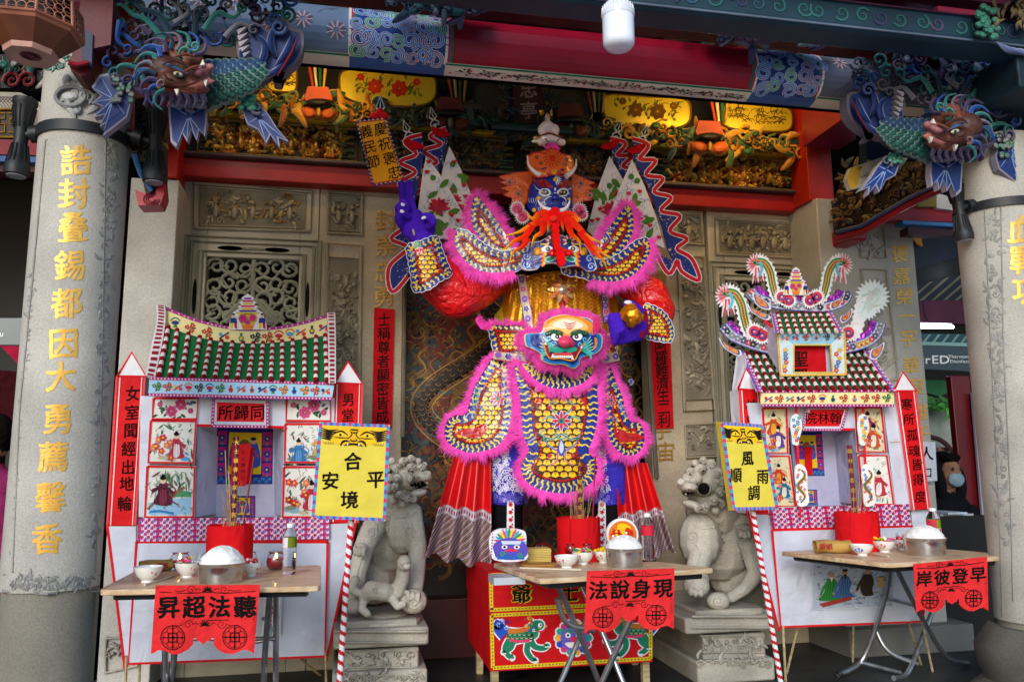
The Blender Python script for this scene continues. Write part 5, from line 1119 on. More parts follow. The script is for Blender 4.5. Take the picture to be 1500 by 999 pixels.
def mindist(p, arr): return math.sqrt(((arr-np.array(p))**2).sum(1).min())
def armor(name, outline, Y, bw=17, sc=9, scallop=14, fur=13, furcol=hx('ff4fbe'), parent=None, feather=9, th=.006, furrange=None, extras=None, scol=(hx('f2c414'), hx('e88a1a')), flip=False, furlay=.006):
 parent = parent or ef; M = MP(Y); base = resample(smooth(outline, 6), 2.2); nm = normals(base); L = len(base)
 per = L*2.2; ns = max(3, round(per/scallop)); o = []
 for i, (p, n_) in enumerate(zip(base, nm)):
  b = 1.5*abs(math.sin(math.pi*ns*i/L)); o.append((p[0]+n_[0]*b, p[1]+n_[1]*b))
 A = G(M)
 # a gently curved sheet: triangulated on a grid so that it follows the surface
 A.board(o, hx('eceaf2'), th); A.poly(inset(o, .9), hx('1c2a86'), .0008)
 arr = np.array(base); area_s = area(base)
 pts = resample(base, feather); nn = normals(pts)
 for i, (p, n_) in enumerate(zip(pts, nn)):
  t = (-n_[1], n_[0]); a = (p[0]-n_[0]*1.5, p[1]-n_[1]*1.5); w = []
  for k in range(6):
   d = 1.5+(bw-5)*k/5; s_ = 1.5*math.sin(k*1.9)+k*.35; w.append((p[0]-n_[0]*d+t[0]*s_, p[1]-n_[1]*d+t[1]*s_))
  A.stroke(w, 3, hx('f4dc4a'), .0016, (.45, 1)); A.stroke(w[2:], 1.2, hx('d8a818'), .0022, (.6, 1))
 for p, n_ in zip(resample(base, 4.6), normals(resample(base, 4.6))):   # dotted indigo
  A.disc(p[0]-n_[0]*3+1, p[1]-n_[1]*3, .5, hx('5a6ac8'), .0014, n=5)
 cx0, cy0 = arr.min(0); cx1, cy1 = arr.max(0)
 g_ = sc*.5; x = cx0
 while x < cx1:
  y = cy0
  while y < cy1:
   if pip((x+g_/2, y+g_/2), base) and mindist((x+g_/2, y+g_/2), arr) > bw-3: A.poly([(x, y), (x+g_, y), (x+g_, y+g_), (x, y+g_)], hx('3a1a10'), .0012)
   y += g_
  x += g_
 row = 0; y = cy0
 while y < cy1+sc:
  x = cx0+(sc*.5 if row % 2 else 0)
  while x < cx1:
   if pip((x, y), base) and mindist((x, y), arr) > bw+1:
    s_ = sc*.5; A.poly([(x-s_*.55, y-s_*.55), (x+s_*.55, y-s_*.55), (x+s_*.95, y+s_*.35), (x, y+s_*.75), (x-s_*.95, y+s_*.35)], jit(scol[0], .08), .0020)
    A.poly([(x-s_*.5, y-s_*.5), (x+s_*.5, y-s_*.5), (x, y+s_*.1)], scol[1], .0026)
   x += sc
  y += sc*.72; row += 1
 bd = [q for q in resample(inset(base, bw), 4.3) if mindist(q, arr) > bw-2.2 and pip(q, base)]
 for q in bd: A.dome(q[0], q[1], 2.1, 2.1, .006, hx('c8141a'), .0022, 0, 6)
 if extras: extras(A)
 p = A.build(name, M_FILM, parent, ang=25)
 F = G(M); loop = base if furrange is None else base[int(L*furrange[0]):int(L*furrange[1])]
 if fur: 
  sgn = 1 if area(base) > 0 else 1
  if furrange is None: F.fur(base, fur, furcol, 1.5, True, 1, furlay)
  else:
   pts2 = resample(loop, .75, False); n2 = normals(pts2, False)
   c_ = arr.mean(0); s_ = 1 if np.sum((np.array(pts2)-c_)*n2) > 0 else -1; F.fur(loop, fur, furcol, 1.5, False, s_, furlay)
  F.build('fur_trim', M_FUR, p, sm=False, kind='stuff')
 return p
def lotus(A, x, y, r, h=.003, big=True):
 for i in range(8): A.petal(x, y, r, r*.42, i*.785+.39, hx('24489c'), h)
 for i in range(8): A.petal(x, y, r*1.05, r*.4, i*.785, hx('e8d8dc'), h+.0004); A.petal(x, y, r*.95, r*.3, i*.785, hx('c8182c'), h+.0008)
 A.disc(x, y, r*.28, hx('2a8a78'), h+.0014); A.disc(x, y, r*.14, hx('0f3a4a'), h+.0018)
def scroll(A, x, y, r, d, a, c, h=.003): A.stroke(spiral(x, y, r, 1.1, a, d, 12), r*.36, hx('e8e8d8'), h); A.stroke(spiral(x, y, r, 1.1, a, d, 12), r*.24, c, h+.0005)
# ---- dark inner body, legs
g = Blob(); c0 = P(822, 470, YE+.3)
g.ell(c0, (.33, .2, .36), hx('15131a')); g.ell(P(822, 600, YE+.3), (.34, .2, .5), hx('15131a')); g.ell(P(822, 330, YE+.3), (.12, .12, .2), hx('15131a'))
g.make('inner_body', M_CLOTH, ef, .03)
for x0, x1 in ((745, 742), (886, 890)):
 g = G(); a = P(x0, 640, YE+.12); b = P(x1, 738, YE+.12); s_ = S(x0, YE)
 g.tube([a, (a+b)/2, b, b-Vector((0, 0, .01))], [s_*30, s_*29, s_*25, s_*20], hx('3f34b8'), 20)
 tr = g.build('trouser', M_CLOTH, ef)
 A = G(MP(lambda u, v, x0=x0: YE+.12-.0038*math.sqrt(max(1, 27**2-(u-x0)**2))-.012)); rr = random.Random(x0)
 for k in range(300):
  x, y = x0+rr.uniform(-27, 27), rr.uniform(645, 735); A.stroke(spiral(x, y, 3.6, 1, rr.uniform(0, 6), 1, 7), 1.2, hx('d5d2ee') if y < 722 else hx('6a60c8'), .001)
 A.build('brocade_print', M_FILM, tr, sm=False)
 g = G(); g.tube([b+Vector((0, 0, .05)), Vector((b.x, b.y, FZ+.02))], [s_*23, s_*21], hx('121116'), 18); lg = g.build('leg', M_CLOTH, ef)
 A = G(MP(YE+.02)); xx = 748 if x0 < 800 else 882; A.board([(xx-5, 732), (xx+5, 732), (xx+6, 800), (xx-6, 800)], hx('e6e2e4'), .01)
 for k in range(6): A.flower(xx, 739+k*11, 3.6, hx('c8203a'), hx('1a2a1a'), 5, .002); A.petal(xx+2, 744+k*11, 4, 2, 1.2, hx('20402a'), .002)
 A.build('ribbon', M_CARD, lg, sm=False)
# ---- gold foil pleated cuirass
def YG(u, v): return YE-.07+((u-820)/85)**2*.16+max(0, (415-v))/60*.1
A = G(MP(YG)); top = smooth([(733, 482), (736, 440), (752, 412), (790, 400), (825, 397), (862, 400), (888, 414), (904, 440), (908, 482)], 5, False)
for i in range(len(top)-1):
 for k in range(4): 
  a, b = top[i], top[i+1]; a2, b2 = (820+(a[0]-820)*1.02, 520), (820+(b[0]-820)*1.02, 520); A.poly([lerp(a, a2, k/4), lerp(b, b2, k/4), lerp(b, b2, (k+1)/4), lerp(a, a2, (k+1)/4)], hx('d88a10'), 0)
for x in range(742, 906, 13):
 def px_(t): return (820+(x-820)*(1.0-.18*t), 500-(100-((x-820)/85)**2*28)*t)
 A.ridge([px_(t/8) for t in range(9)], 12, .022, hx('ffc83a'), .002, (1, .75))
 for k in range(34):
  q = px_(k/34); 
  for s_ in (-1, 1): A.ridge([(q[0], q[1]-2.5), (q[0]+s_*5.5, q[1]+2.4)], 1.7, .006, hx('ffd040') if k % 2 else hx('f08c10'), .02, (1, .6))
A.poly([(724, 462), (736, 448), (740, 490), (728, 488)], hx('e8c832'), .02)
A.build('gold_cuirass', M_FOIL, ef, ang=20)
A = G(MP(lambda u, v: YG(u, v)-.04))
for k in range(10): a = k*.628; A.petal(824, 424, 22, 7, a, hx('d8a060') if k % 2 else hx('c86a3a'), .002+.001*k)
A.board([(819, 402), (829, 402), (828, 458), (820, 458)], hx('c03020'), .004); A.dome(824, 424, 7, 7, .02, hx('f0d8c0'), .01)
A.build('foil_bow', M_FOIL, ef)
for pl in ([(757, 402), (769, 402), (785, 500), (773, 505)], [(880, 404), (889, 406), (893, 470), (884, 472)]):
 A = G(MP(lambda u, v: YG(u, v)-.035)); A.board(pl, hx('cdbfa8'), .004); tape(A, [pl[0], pl[3]], 1.6, .001, hx('2a2a8a')); tape(A, [pl[1], pl[2]], 1.6, .001, hx('c8506a'))
 for k in range(7):
  a = lerp(pl[0], pl[3], (k+.5)/7); b = lerp(pl[1], pl[2], (k+.5)/7); q = lerp(a, b, .5)
  if k % 2: A.flower(q[0], q[1], 4.6, hx('c83a8a') if k % 4 == 1 else hx('2a3a9a'), YEL, 5, .0015, hx('e8d8e8'))
  else: A.disc(q[0], q[1], 4.2, hx('7a5ac8'), .0015, 5); A.disc(q[0], q[1], 2, hx('c8a0d8'), .002)
 A.build('shoulder_strap', M_FILM, ef, sm=False)
# ---- arms: crinkled red cellophane
s_ = S(820, YE)
for pts, rad, nm_ in (([(745, 395, .12), (705, 418, .02), (668, 428, -.02), (640, 405, -.06), (625, 380, -.08)], [26, 33, 38, 33, 22], 'sleeve'), ([(895, 400, .12), (925, 415, .05), (952, 432, 0), (966, 455, -.05), (962, 475, -.12)], [22, 27, 28, 24, 20], 'sleeve')):
 g = Blob()
 for i in range(len(pts)-1):
  for k in range(4):
   t = k/4; a = [pts[i][j]*(1-t)+pts[i+1][j]*t for j in range(3)]; r = (rad[i]*(1-t)+rad[i+1]*t)*s_*R_(.93, 1.04); g.ell(P(a[0], a[1], YE+a[2]), (r, r*.85, r), hx('d80f14'))
 g.make(nm_, M_RFILM, ef, .02, 4)
def cuffY(cx, cy, ax, r): 
 def f(u, v):
  d = (u-cx)*ax[1]-(v-cy)*ax[0]; return YE-.10-math.sqrt(max(0, 1-min(.97, (d/r)**2)))*r*.0036
 return f
def ex(A):
 A.petal(612, 352, 14, 12, 1.7, hx('1f7a4a'), .004); 
 for k in range(7): A.petal(614, 362, 12, 4, .6+k*.3, hx('d8283a') if k % 2 else hx('e8c8c8'), .005+k*.0001)
 for x, y in ((632, 368), (640, 380), (604, 372)): scroll(A, x, y, 6, 1, x, hx('2440a8'), .005)
armor('arm_guard', [(596, 360), (618, 352), (640, 346), (648, 366), (656, 386), (662, 402), (645, 412), (628, 424), (606, 427), (602, 404), (598, 382)], cuffY(628, 388, (.28, .96), 34), 13, 9, 11, 0, extras=ex, feather=8)
armor('arm_guard', [(944, 446), (958, 448), (974, 458), (984, 474), (987, 490), (982, 501), (966, 500), (948, 496), (938, 488), (946, 470)], cuffY(964, 475, (.5, .86), 28), 9, 7, 11, 0, feather=7)
# ---- hands of stuffed purple cloth
PH = hx('4a22b8')
def finger(g, pts, r0_, r1_, col=PH):
 n = len(pts)
 for i in range(n-1):
  for k in range(5):
   t = k/5; a = [pts[i][j]*(1-t)+pts[i+1][j]*t for j in range(3)]; r = (r0_+(r1_-r0_)*(i+t)/(n-1))*s_*(1-.06*math.cos(6.28*t)); g.ell(P(a[0], a[1], YE+a[2]), (r, r*.9, r), col, n=8)
g = Blob()
g.ell(P(612, 334, YE-.12), (s_*25, s_*14, s_*20), PH); g.ell(P(618, 350, YE-.12), (s_*18, s_*14, s_*14), PH); g.ell(P(604, 318, YE-.13), (s_*16, s_*11, s_*13), PH)
finger(g, [(593, 318, -.14), (590, 292, -.15), (587, 264, -.14)], 6, 5.2); finger(g, [(606, 316, -.14), (602, 290, -.15), (598, 263, -.14)], 6, 5.2)
finger(g, [(588, 322, -.15), (584, 305, -.2), (592, 297, -.21), (598, 306, -.19)], 6.5, 5.5); finger(g, [(588, 330, -.15), (583, 318, -.2), (590, 310, -.22), (598, 318, -.19)], 6, 5)
finger(g, [(620, 336, -.14), (634, 326, -.2), (630, 318, -.22), (620, 317, -.22)], 7, 5.5)
h1 = g.make('hand', M_CLOTH, ef, .0055, 1)
for q in ((590, 300, 3.4, 2.6, .5), (589, 310, 3.4, 2.6, .4), (621, 319, 4.2, 2.4, -.4)): A = G(MP(YE-.235)); A.dome(*q[:4], .006, hx('d8d6e2'), 0, q[4]); A.build('finger_nail', M_PLAS, h1)
g = Blob(); g.ell(P(930, 490, YE-.17), (s_*13, s_*11, s_*11), PH); g.ell(P(936, 478, YE-.17), (s_*14, s_*12, s_*18), PH)
finger(g, [(934, 470, -.2), (938, 456, -.22), (928, 448, -.25), (916, 444, -.26)], 7.5, 6)
for k in range(4): finger(g, [(934-k*2, 480+k*5, -.2), (908-k*1, 474+k*9, -.27), (894+k*2, 474+k*8.6, -.32), (895+k*3, 463+k*7.6, -.36), (908+k*2, 463+k*6, -.37)], 5.6, 4.4)
h2 = g.make('hand', M_CLOTH, ef, .0055, 1)
A = G(MP(YE-.3)); A.dome(920, 443, 6, 3, .01, hx('e8e6ee'), 0); A.build('finger_nail', M_PLAS, h2)
g = Blob(); 
for k in range(60): a, b = R_(0, 6.28), R_(-1.5, 1.5); g.ell(P(925, 463, YE-.28)+Vector((math.cos(a)*math.cos(b), math.sin(a)*math.cos(b), math.sin(b)))*s_*13, (s_*5, s_*5, s_*5), hx('e08a10'), n=6)
g.ell(P(925, 463, YE-.28), (s_*14,)*3, hx('e08a10'))
gb = g.make('gold_ball', M_FOIL, None, .009, 0); tag(gb, 'crinkled gold ball gripped in the purple fist', 'ball')
A = G(MP(YE-.21)); A.board(smooth([(945, 450), (950, 470), (944, 490), (938, 494), (936, 470)], 3), hx('8a1020'), .04); A.build('cuff_lining', M_CLOTH, ef)
# ---- card held up by the left hand
cd = thing('card_on_spear', 'orange card with black festival characters on a spear held up by the raised hand', 'card', P(598, 318, YE-.18))
A = G(MP(YE-.16)); q = [(524, 179), (563, 175), (589, 263), (548, 270)]; z = []
for i in range(4):
 a, b = q[i], q[(i+1) % 4]; n = int(math.hypot(a[0]-b[0], a[1]-b[1])/6); nx, ny = (b[1]-a[1]), -(b[0]-a[0]); l = math.hypot(nx, ny)
 for k in range(n): t = k/n; z.append(lerp(a, b, t)); m = lerp(a, b, t+.5/n); z.append((m[0]+nx/l*4, m[1]+ny/l*4))
A.board(z, hx('2a3aa0'), .012); A.poly([lerp(p, (556, 222), .03) for p in z], hx('e8c83a'), .001); A.poly([lerp(p, (556, 222), .075) for p in z], hx('2a3a9a'), .0018); A.poly(q, hx('d83a2a'), .0024); A.poly([lerp(p, (556, 222), .04) for p in q], hx('ffa81c'), .003)
B = G(MP(YE-.16))
for c, x, y in (('慶', 557, 189), ('祝', 563, 211), ('褒', 570, 232), ('忠', 577, 253), ('義', 536, 193), ('民', 542, 215), ('節', 547, 237)): B.text(c, x, y, 20, BLACK, .004, rot=-.18, bold=.012)
k_ = A.build('card', M_CARD, cd, sm=False); B.build('lettering', M_INK, k_, sm=False)
g = G(); g.tube([P(607, 345, YE-.17), P(597, 300, YE-.14), P(559, 160, YE-.13)], .006, hx('b8a888'), 8); g.build('spear_shaft', M_BAMB, cd)
def spearhead(x, y, Y, parent, rot=0, s=1.0):
 A = G(MP(Y)); f = lambda *p: [(x+(a*math.cos(rot)-b*math.sin(rot))*s, y+(a*math.sin(rot)+b*math.cos(rot))*s) for a, b in p]
 A.board(f((0, -26), (7, -8), (3, -3), (8, 2), (7, 8), (3, 6), (0, 12), (-3, 6), (-7, 8), (-8, 2), (-3, -3), (-7, -8)), hx('c9c9cc'), .006)
 A.poly(f((0, -22), (5.4, -9), (0, -4), (-5.4, -9)), hx('17181c'), .001); A.poly(f((0, -2), (6, 2.5), (5.4, 6), (0, 3.5), (-5.4, 6), (-6, 2.5)), hx('17181c'), .001); A.poly(f((0, -19), (1, -9), (0, -5), (-1, -9)), hx('c9c9cc'), .0015)
 return A.build('spear_head', M_CARD, parent, sm=False)
spearhead(557, 166, YE-.14, cd)
g = Blob(); g.ell(P(550, 171, YE-.15), (s_*9, s_*5, s_*6), hx('d01822')); g.ell(P(562, 170, YE-.15), (s_*7, s_*5, s_*6), hx('d01822')); g.ell(P(557, 164, YE-.15), (s_*5, s_*5, s_*6), hx('d01822')); g.make('red_tassel', M_CLOTH, cd, .008)
# ---- back flags
def flag(name, white, inner, outer, Y, rot, apex, seed, pole_end):
 c_ = np.array(inner).mean(0); ou = np.array(outer); av = np.array([ou[max(0, i-8):i+9].mean(0) for i in range(len(ou))]); outer = [tuple(a+(b-a)*1.7+(a-c_)*.06) for a, b in zip(av, ou)]
 rr = random.Random(seed); root = G(MP(Y)); ed = inner+outer[::-1]
 root.board(ed, hx('26357e'), .008)
 for k in range(120):
  i = rr.randrange(len(outer)-1); q = lerp(outer[i], inner[min(len(inner)-1, int(i*len(inner)/len(outer)))], rr.uniform(.25, .95)); root.disc(q[0], q[1], .7, rr.choice([hx('e8b83a'), hx('c8c8e0'), hx('d87a3a')]), .0012+k*.00001, n=5)
 for w, c, h in ((7.5, hx('e4e0e6'), .002), (5.4, hx('c01a30'), .003)): root.stroke(outer, w, c, h)
 fl = root.build('flag', M_CARD, ef, sm=False)
 A = G(MP(Y-.012)); A.board(white, hx('d9d6dc'), .004); xs = [p[0] for p in white]; ys = [p[1] for p in white]; k = 0; t = 0
 items = []
 while k < 60 and t < 1200:
  t += 1; x, y = rr.uniform(min(xs), max(xs)), rr.uniform(min(ys), max(ys))
  if not pip((x, y), white) or mindist((x, y), np.array(resample(white, 2))) < 3.5: continue
  k += 1; A.stroke(spiral(x, y, rr.uniform(3, 7), .7, rr.uniform(0, 6), rr.choice((-1, 1)), 8), 1.1, hx('8a98c8'), .001+k*.00002, (1, .2))
  items.append((x, y))
 for (x, y) in items[:24]:
  if mindist((x, y), np.array(resample(white, 2))) > 6: a = rr.uniform(0, 6.3); A.petal(x, y, 19 if y > min(ys)+40 else 10, 9, a, hx('4a7a2c'), .003+rr.random()*.0004)
 big = sorted(items, key=lambda p: -mindist(p, np.array(resample(white, 2))))[:3]
 for j, (x, y) in enumerate(big):
  r = 19 if j == 0 else 12
  for i in range(7): a = -3.14+i*.52; A.petal(x, y+3, r, r*.42, a, hx('e8c8cc'), .004+i*.0001); A.petal(x, y+3, r*.88, r*.32, a, jit(hx('c02a4a'), .15), .005+i*.0001)
  for a in (.3, 1.2, 2, 2.8): A.petal(x, y+2, r*.6, r*.25, a, hx('b02a44'), .0058+a*.0001)
 for (x, y) in items[25:34]: 
  for a in (-2.1, -1.57, -1.0): A.petal(x, y, 6.5, 3, a, hx('c82a3a'), .006)
 A.build('flower_panel', M_CARD, fl, sm=False)
 spearhead(apex[0], apex[1], Y, fl, rot, .85)
 A = G(MP(Y-.01)); sx = -1 if rot > 0 else 1
 A.board(smooth([(apex[0]-4*sx, apex[1]+10), (apex[0]+6*sx, apex[1]+10), (apex[0]+24*sx, apex[1]+18), (apex[0]+16*sx, apex[1]+23), (apex[0]+2*sx, apex[1]+20)], 3), hx('b8101c'), .012); A.build('red_pennant', M_CLOTH, fl)
 g = G(); g.tube([P(apex[0], apex[1]+8, Y+.012), P(pole_end[0], pole_end[1], Y+.012)], .008, hx('a07a4a'), 6); g.build('flag_pole', M_BAMB, fl)
def wav(pts, n=5): return smooth(pts, n, False)
flag('flag', [(658, 214), (648, 250), (642, 290), (650, 330), (700, 350), (696, 300), (676, 250)], [(655, 212), (648, 236), (640, 262), (632, 290)], wav([(648, 196), (634, 204), (642, 214), (627, 224), (636, 238), (620, 248), (630, 262), (616, 275)]), YE+.26, -.25, (636, 178), 3, (690, 400))
flag('flag', [(624, 229), (618, 262), (612, 310), (620, 350), (660, 350), (690, 334), (660, 280), (642, 252)], [(621, 226), (614, 262), (608, 300), (604, 350), (600, 395)], wav([(612, 208), (597, 216), (606, 230), (592, 242), (604, 256), (590, 272), (600, 290), (586, 308), (596, 326), (580, 346), (592, 362), (576, 386), (578, 412), (592, 402)]), YE+.2, -.35, (598, 196), 4, (690, 420))
flag('flag', [(893, 229), (876, 275), (860, 338), (872, 348), (920, 345), (926, 290), (912, 262)], [(896, 226), (908, 250), (922, 275), (935, 300)], wav([(900, 210), (914, 216), (908, 228), (922, 232), (916, 244), (930, 250), (926, 262), (938, 272)]), YE+.26, .25, (904, 196), 5, (850, 420))
flag('flag', [(926, 234), (908, 275), (893, 315), (900, 345), (950, 352), (974, 364), (962, 320), (944, 272)], [(929, 232), (948, 272), (966, 318), (978, 366), (985, 380)], wav([(934, 214), (948, 222), (942, 236), (957, 242), (951, 258), (967, 266), (962, 282), (978, 292), (972, 308), (990, 318), (984, 336), (1000, 348), (994, 362), (1008, 376), (1015, 398), (998, 392), (990, 382), (980, 392), (968, 376)]), YE+.2, .35, (942, 202), 6, (860, 420))
# ---- shoulder wings
def dragonlet(x, y, m=1):
 def f(A):
  for k in range(5): A.petal(x, y, 15, 7, -2.4+k*.55 if m > 0 else -.7-k*.55, hx('c8182c') if k % 2 == 0 else hx('e8dcd8'), .004+k*.0002)
  w = smooth([(x-4*m, y-6), (x-14*m, y-14), (x-8*m, y-24), (x-22*m, y-30)], 5, False); A.stroke(w, 5, hx('e8e0d8'), .004, 'mid'); A.stroke(w, 3.4, hx('1f3a9a'), .0045, 'mid'); scroll(A, x-20*m, y-12, 5, m, 0, hx('1f3a9a'), .005)
 return f
def mir(pts): return [(1618-x, y+13) for x, y in pts]
ul = [(698, 284), (688, 302), (688, 326), (700, 350), (720, 370), (744, 374), (752, 360), (738, 334), (720, 308)]
ll = [(667, 338), (662, 352), (671, 374), (690, 393), (714, 402), (742, 401), (768, 393), (792, 388), (796, 368), (768, 362), (736, 368), (710, 358), (692, 343), (678, 336)]
def YW(u, v): return YE-.10-.12*max(0, 1-abs(u-812)/160)
for o, m, e in ((ul, 0, dragonlet(742, 352)), (mir(ul), 1, dragonlet(878, 364, -1))): armor('shoulder_wing', o, lambda u, v: YW(u, v)+.03, 14, 9, 15, 17, extras=e, feather=9)
for o, m in ((ll, 0), (mir(ll), 1)): armor('shoulder_wing', o, YW, 13, 8, 13, 19, feather=9, furrange=(0, .4))
g = G(MP(YE+.02)); g.board([(745, 395), (800, 388), (850, 388), (900, 398), (895, 408), (850, 396), (800, 396), (750, 404)], hx('15131a'), .1); g.build('collar_shadow', M_CLOTH, ef)  # dark strip added as the shade under the collar
# ---- chest mask
C2 = T(730, 250, 6.66); YM = YE-.27
A = G(MP(lambda u, v: YM-.03*max(0, 1-((u-820)/50)**2)))
o = smooth(C2((300, 700), (400, 690), (500, 640), (620, 630), (740, 690), (840, 720), (900, 800), (950, 900), (955, 960), (880, 980), (800, 930), (700, 930), (620, 945), (560, 900), (430, 915), (380, 960), (280, 970), (230, 940), (240, 840), (280, 780)), 4)
A.board(o, hx('e8e6ee'), .02); A.poly([lerp(p, (819, 372), .035) for p in o], hx('17257e'), .001)
for x, y, r, d in ((275, 835, 40, 1), (270, 915, 38, 1), (890, 860, 40, -1), (905, 935, 38, -1)): q = C2((x, y))[0]; A.disc(q[0], q[1], r/6.66*1.1, hx('1d37a8'), .002); A.stroke(spiral(q[0], q[1], r/6.66, 1.3, 0, d, 14), 1.3, hx('c8d8f0'), .003)
for sx in (-1, 1):
 X = lambda x: 605+sx*(x-605)
 for p in ([(900, 740)], ):
  pass
 for k in range(5): a = C2((X(790), 930-k*40), (X(760-k*8), 900-k*44), (X(800), 880-k*40)); gstroke(A, a, 5, [hx('e83a1a'), hx('f8c81a'), hx('f8e83a')], .003+k*.0002, (1, .2))
 A.poly(smooth(C2((X(640), 850), (X(700), 835), (X(750), 850), (X(755), 890), (X(700), 890)), 3), hx('9ad8c8'), .004); A.poly(smooth(C2((X(655), 857), (X(700), 846), (X(738), 858), (X(738), 880), (X(700), 882)), 3), hx('127a5a'), .0045)
 q = C2((X(735), 765))[0]; A.disc(q[0], q[1], 8.5, hx('f0f0f4'), .005, 4.6, .1*sx); A.disc(q[0]-1*sx, q[1], 3.4, BLACK, .0055); A.disc(q[0]-1*sx, q[1], 1.6, hx('b8c0c8'), .006, n=8)
 q = C2((X(690), 690))[0]
 for k in range(11): a = 2.6+k*.42; A.petal(q[0], q[1], 10, 2.6, a, hx('c81c2c') if k % 2 else hx('e8d8d8'), .0042+k*.0001)
 A.disc(q[0], q[1], 4, hx('20402c'), .0055)
 A.dome(*C2((X(830), 790))[0], 5.5, 6.5, .014, hx('f0a81c'), .003)
for x in (530, 690): A.dome(*C2((x, 805))[0], 6.5, 6, .03, hx('e0101c'), .006)
A.dome(*C2((610, 790))[0], 10, 6.5, .04, hx('e0101c'), .007); A.build('chest_mask', M_FILM, ef)
# ---- flame beard
A = G(MP(YE-.36)); RC = [hx('e01410'), hx('e8300c'), hx('f4801a'), hx('f8d81c')]
for k, (pts, w) in enumerate((([(515, 455), (450, 415), (385, 432), (345, 470), (305, 450), (285, 408)], 66), ([(530, 480), (400, 500), (300, 545), (200, 600), (75, 637)], 70), ([(440, 500), (425, 600), (355, 650), (325, 745)], 58), ([(330, 530), (260, 640), (150, 690), (100, 740), (25, 782)], 56), ([(290, 660), (230, 750), (150, 790), (112, 895)], 50),
  ([(600, 455), (690, 425), (750, 450), (785, 490), (795, 452)], 66), ([(620, 470), (740, 520), (840, 620), (920, 670), (1020, 712)], 70), ([(680, 520), (715, 620), (790, 690), (800, 775)], 56), ([(800, 590), (900, 720), (1000, 790), (1105, 868)], 60), ([(860, 690), (930, 790), (1020, 870), (1060, 960)], 50), ([(500, 470), (490, 540), (485, 598)], 36), ([(620, 470), (625, 540), (642, 598)], 36))):
 gstroke(A, C2(*pts), w*1.35/6.66, RC, .002+k*.0012, (1, .08), .008)
mid = smooth(C2((520, 370), (585, 370), (600, 450), (590, 560), (600, 660), (605, 740), (640, 800), (652, 890), (620, 930), (590, 915), (570, 840), (545, 740), (535, 650), (525, 540), (500, 450)), 4); z = []
for i, (p, n_) in enumerate(zip(mid, normals(mid))): k = 1.2 if i % 2 else -.3; z.append((p[0]+n_[0]*k, p[1]+n_[1]*k))
A.board(z, hx('e00f12'), .02, .018); A.dome(*C2((540, 470))[0], 6, 5, .02, hx('e83424'), .018); A.build('flame_beard', M_CLOTH, ef)
# ---- head
g = Blob(); g.ell(P(806, 285, YE-.05), (s_*31, s_*34, s_*40), hx('17257e')); g.ell(P(806, 250, YE-.02), (s_*30, s_*34, s_*30), hx('e8702a')); g.ell(P(806, 335, YE+.05), (s_*20, s_*20, s_*40), hx('15131a')); g.make('head', M_PLAS, ef, .012)
def YF(u, v): return YE-.05-.17*math.sqrt(max(0, 1-min(.96, ((u-806)/40)**2)))*math.sqrt(max(0, 1-min(.9, ((v-275)/75)**2)))
A = G(MP(YF)); 
def sheet(A, o, col, h, st=6):                  # fill an outline with small cells so it follows the curved face
 arr = np.array(o); x0, y0 = arr.min(0); x1, y1 = arr.max(0); nx = int((x1-x0)/st)+1; ny = int((y1-y0)/st)+1
 for j in range(ny):
  ya, yb = y0+j*st, min(y1, y0+(j+1)*st)
  def span(y):
   xs = []
   for k in range(len(o)):
    a, b = o[k-1], o[k]
    if (a[1] > y) != (b[1] > y): xs.append(a[0]+(y-a[1])*(b[0]-a[0])/(b[1]-a[1]))
   return (min(xs), max(xs)) if xs else None
  sa, sb = span(ya+.01), span(yb-.01)
  if not sa or not sb: continue
  for i in range(nx): A.poly([(sa[0]+(sa[1]-sa[0])*i/nx, ya), (sa[0]+(sa[1]-sa[0])*(i+1)/nx, ya), (sb[0]+(sb[1]-sb[0])*(i+1)/nx, yb), (sb[0]+(sb[1]-sb[0])*i/nx, yb)], col, h)
fo = smooth(C2((300, 220), (330, 130), (420, 70), (550, 48), (660, 75), (708, 130), (718, 230), (705, 400), (610, 445), (510, 440), (400, 432), (292, 385), (285, 300)), 4); sheet(A, fo, hx('1b2c96'), .0)
W_ = hx('e6ecf6')
def fl(pts, w=7, c=W_, h=.004): A.stroke(smooth(C2(*pts), 4, False), w/6.66, c, h, 'mid')
A.poly(smooth(C2((365, 108), (420, 82), (500, 120), (535, 175), (480, 165), (400, 160)), 3), hx('8a1420'), .004); A.poly(smooth(C2((575, 170), (610, 115), (680, 90), (712, 110), (708, 150), (640, 165)), 3), hx('8a1420'), .004)
for sx in (0, 1):
 ex_, ey = (450, 212) if sx == 0 else (632, 215); q = C2((ex_, ey))[0]
 A.disc(q[0], q[1], 8.2, W_, .0045, 5.3, .15 if sx == 0 else -.1); A.disc(q[0], q[1], 6.8, BLACK, .005, 4.2, .15 if sx == 0 else -.1); A.disc(q[0]+1.6, q[1]-.5, 2.2, hx('6a6a72'), .0056); A.disc(q[0]+1.8, q[1]-.8, .9, WHITE, .006, n=8); q2 = C2((ex_-(38 if sx == 0 else 30), ey-10))[0]; A.petal(q2[0]-2, q2[1], 5, 3, .2, hx('d89a7a'), .0055)
fl([(345, 140), (380, 180), (420, 190), (480, 180), (510, 220), (480, 250), (420, 250)]); fl([(716, 170), (680, 185), (640, 175), (590, 190), (575, 230), (620, 250), (680, 245)])
fl([(455, 330), (450, 290), (490, 260), (540, 255)]); fl([(655, 330), (660, 290), (630, 260), (590, 255)])
for k in range(5): fl([(300+k*22, 265), (298+k*22, 295), (312+k*22, 318)], 5)
for k in range(4): fl([(690-k*7, 220), (700-k*7, 232)], 4)
for x, y in ((405, 370), (440, 320), (680, 375), (640, 320)): A.stroke(spiral(*C2((x, y))[0], 3.6, 1.2, 0, 1, 10), .9, W_, .004)
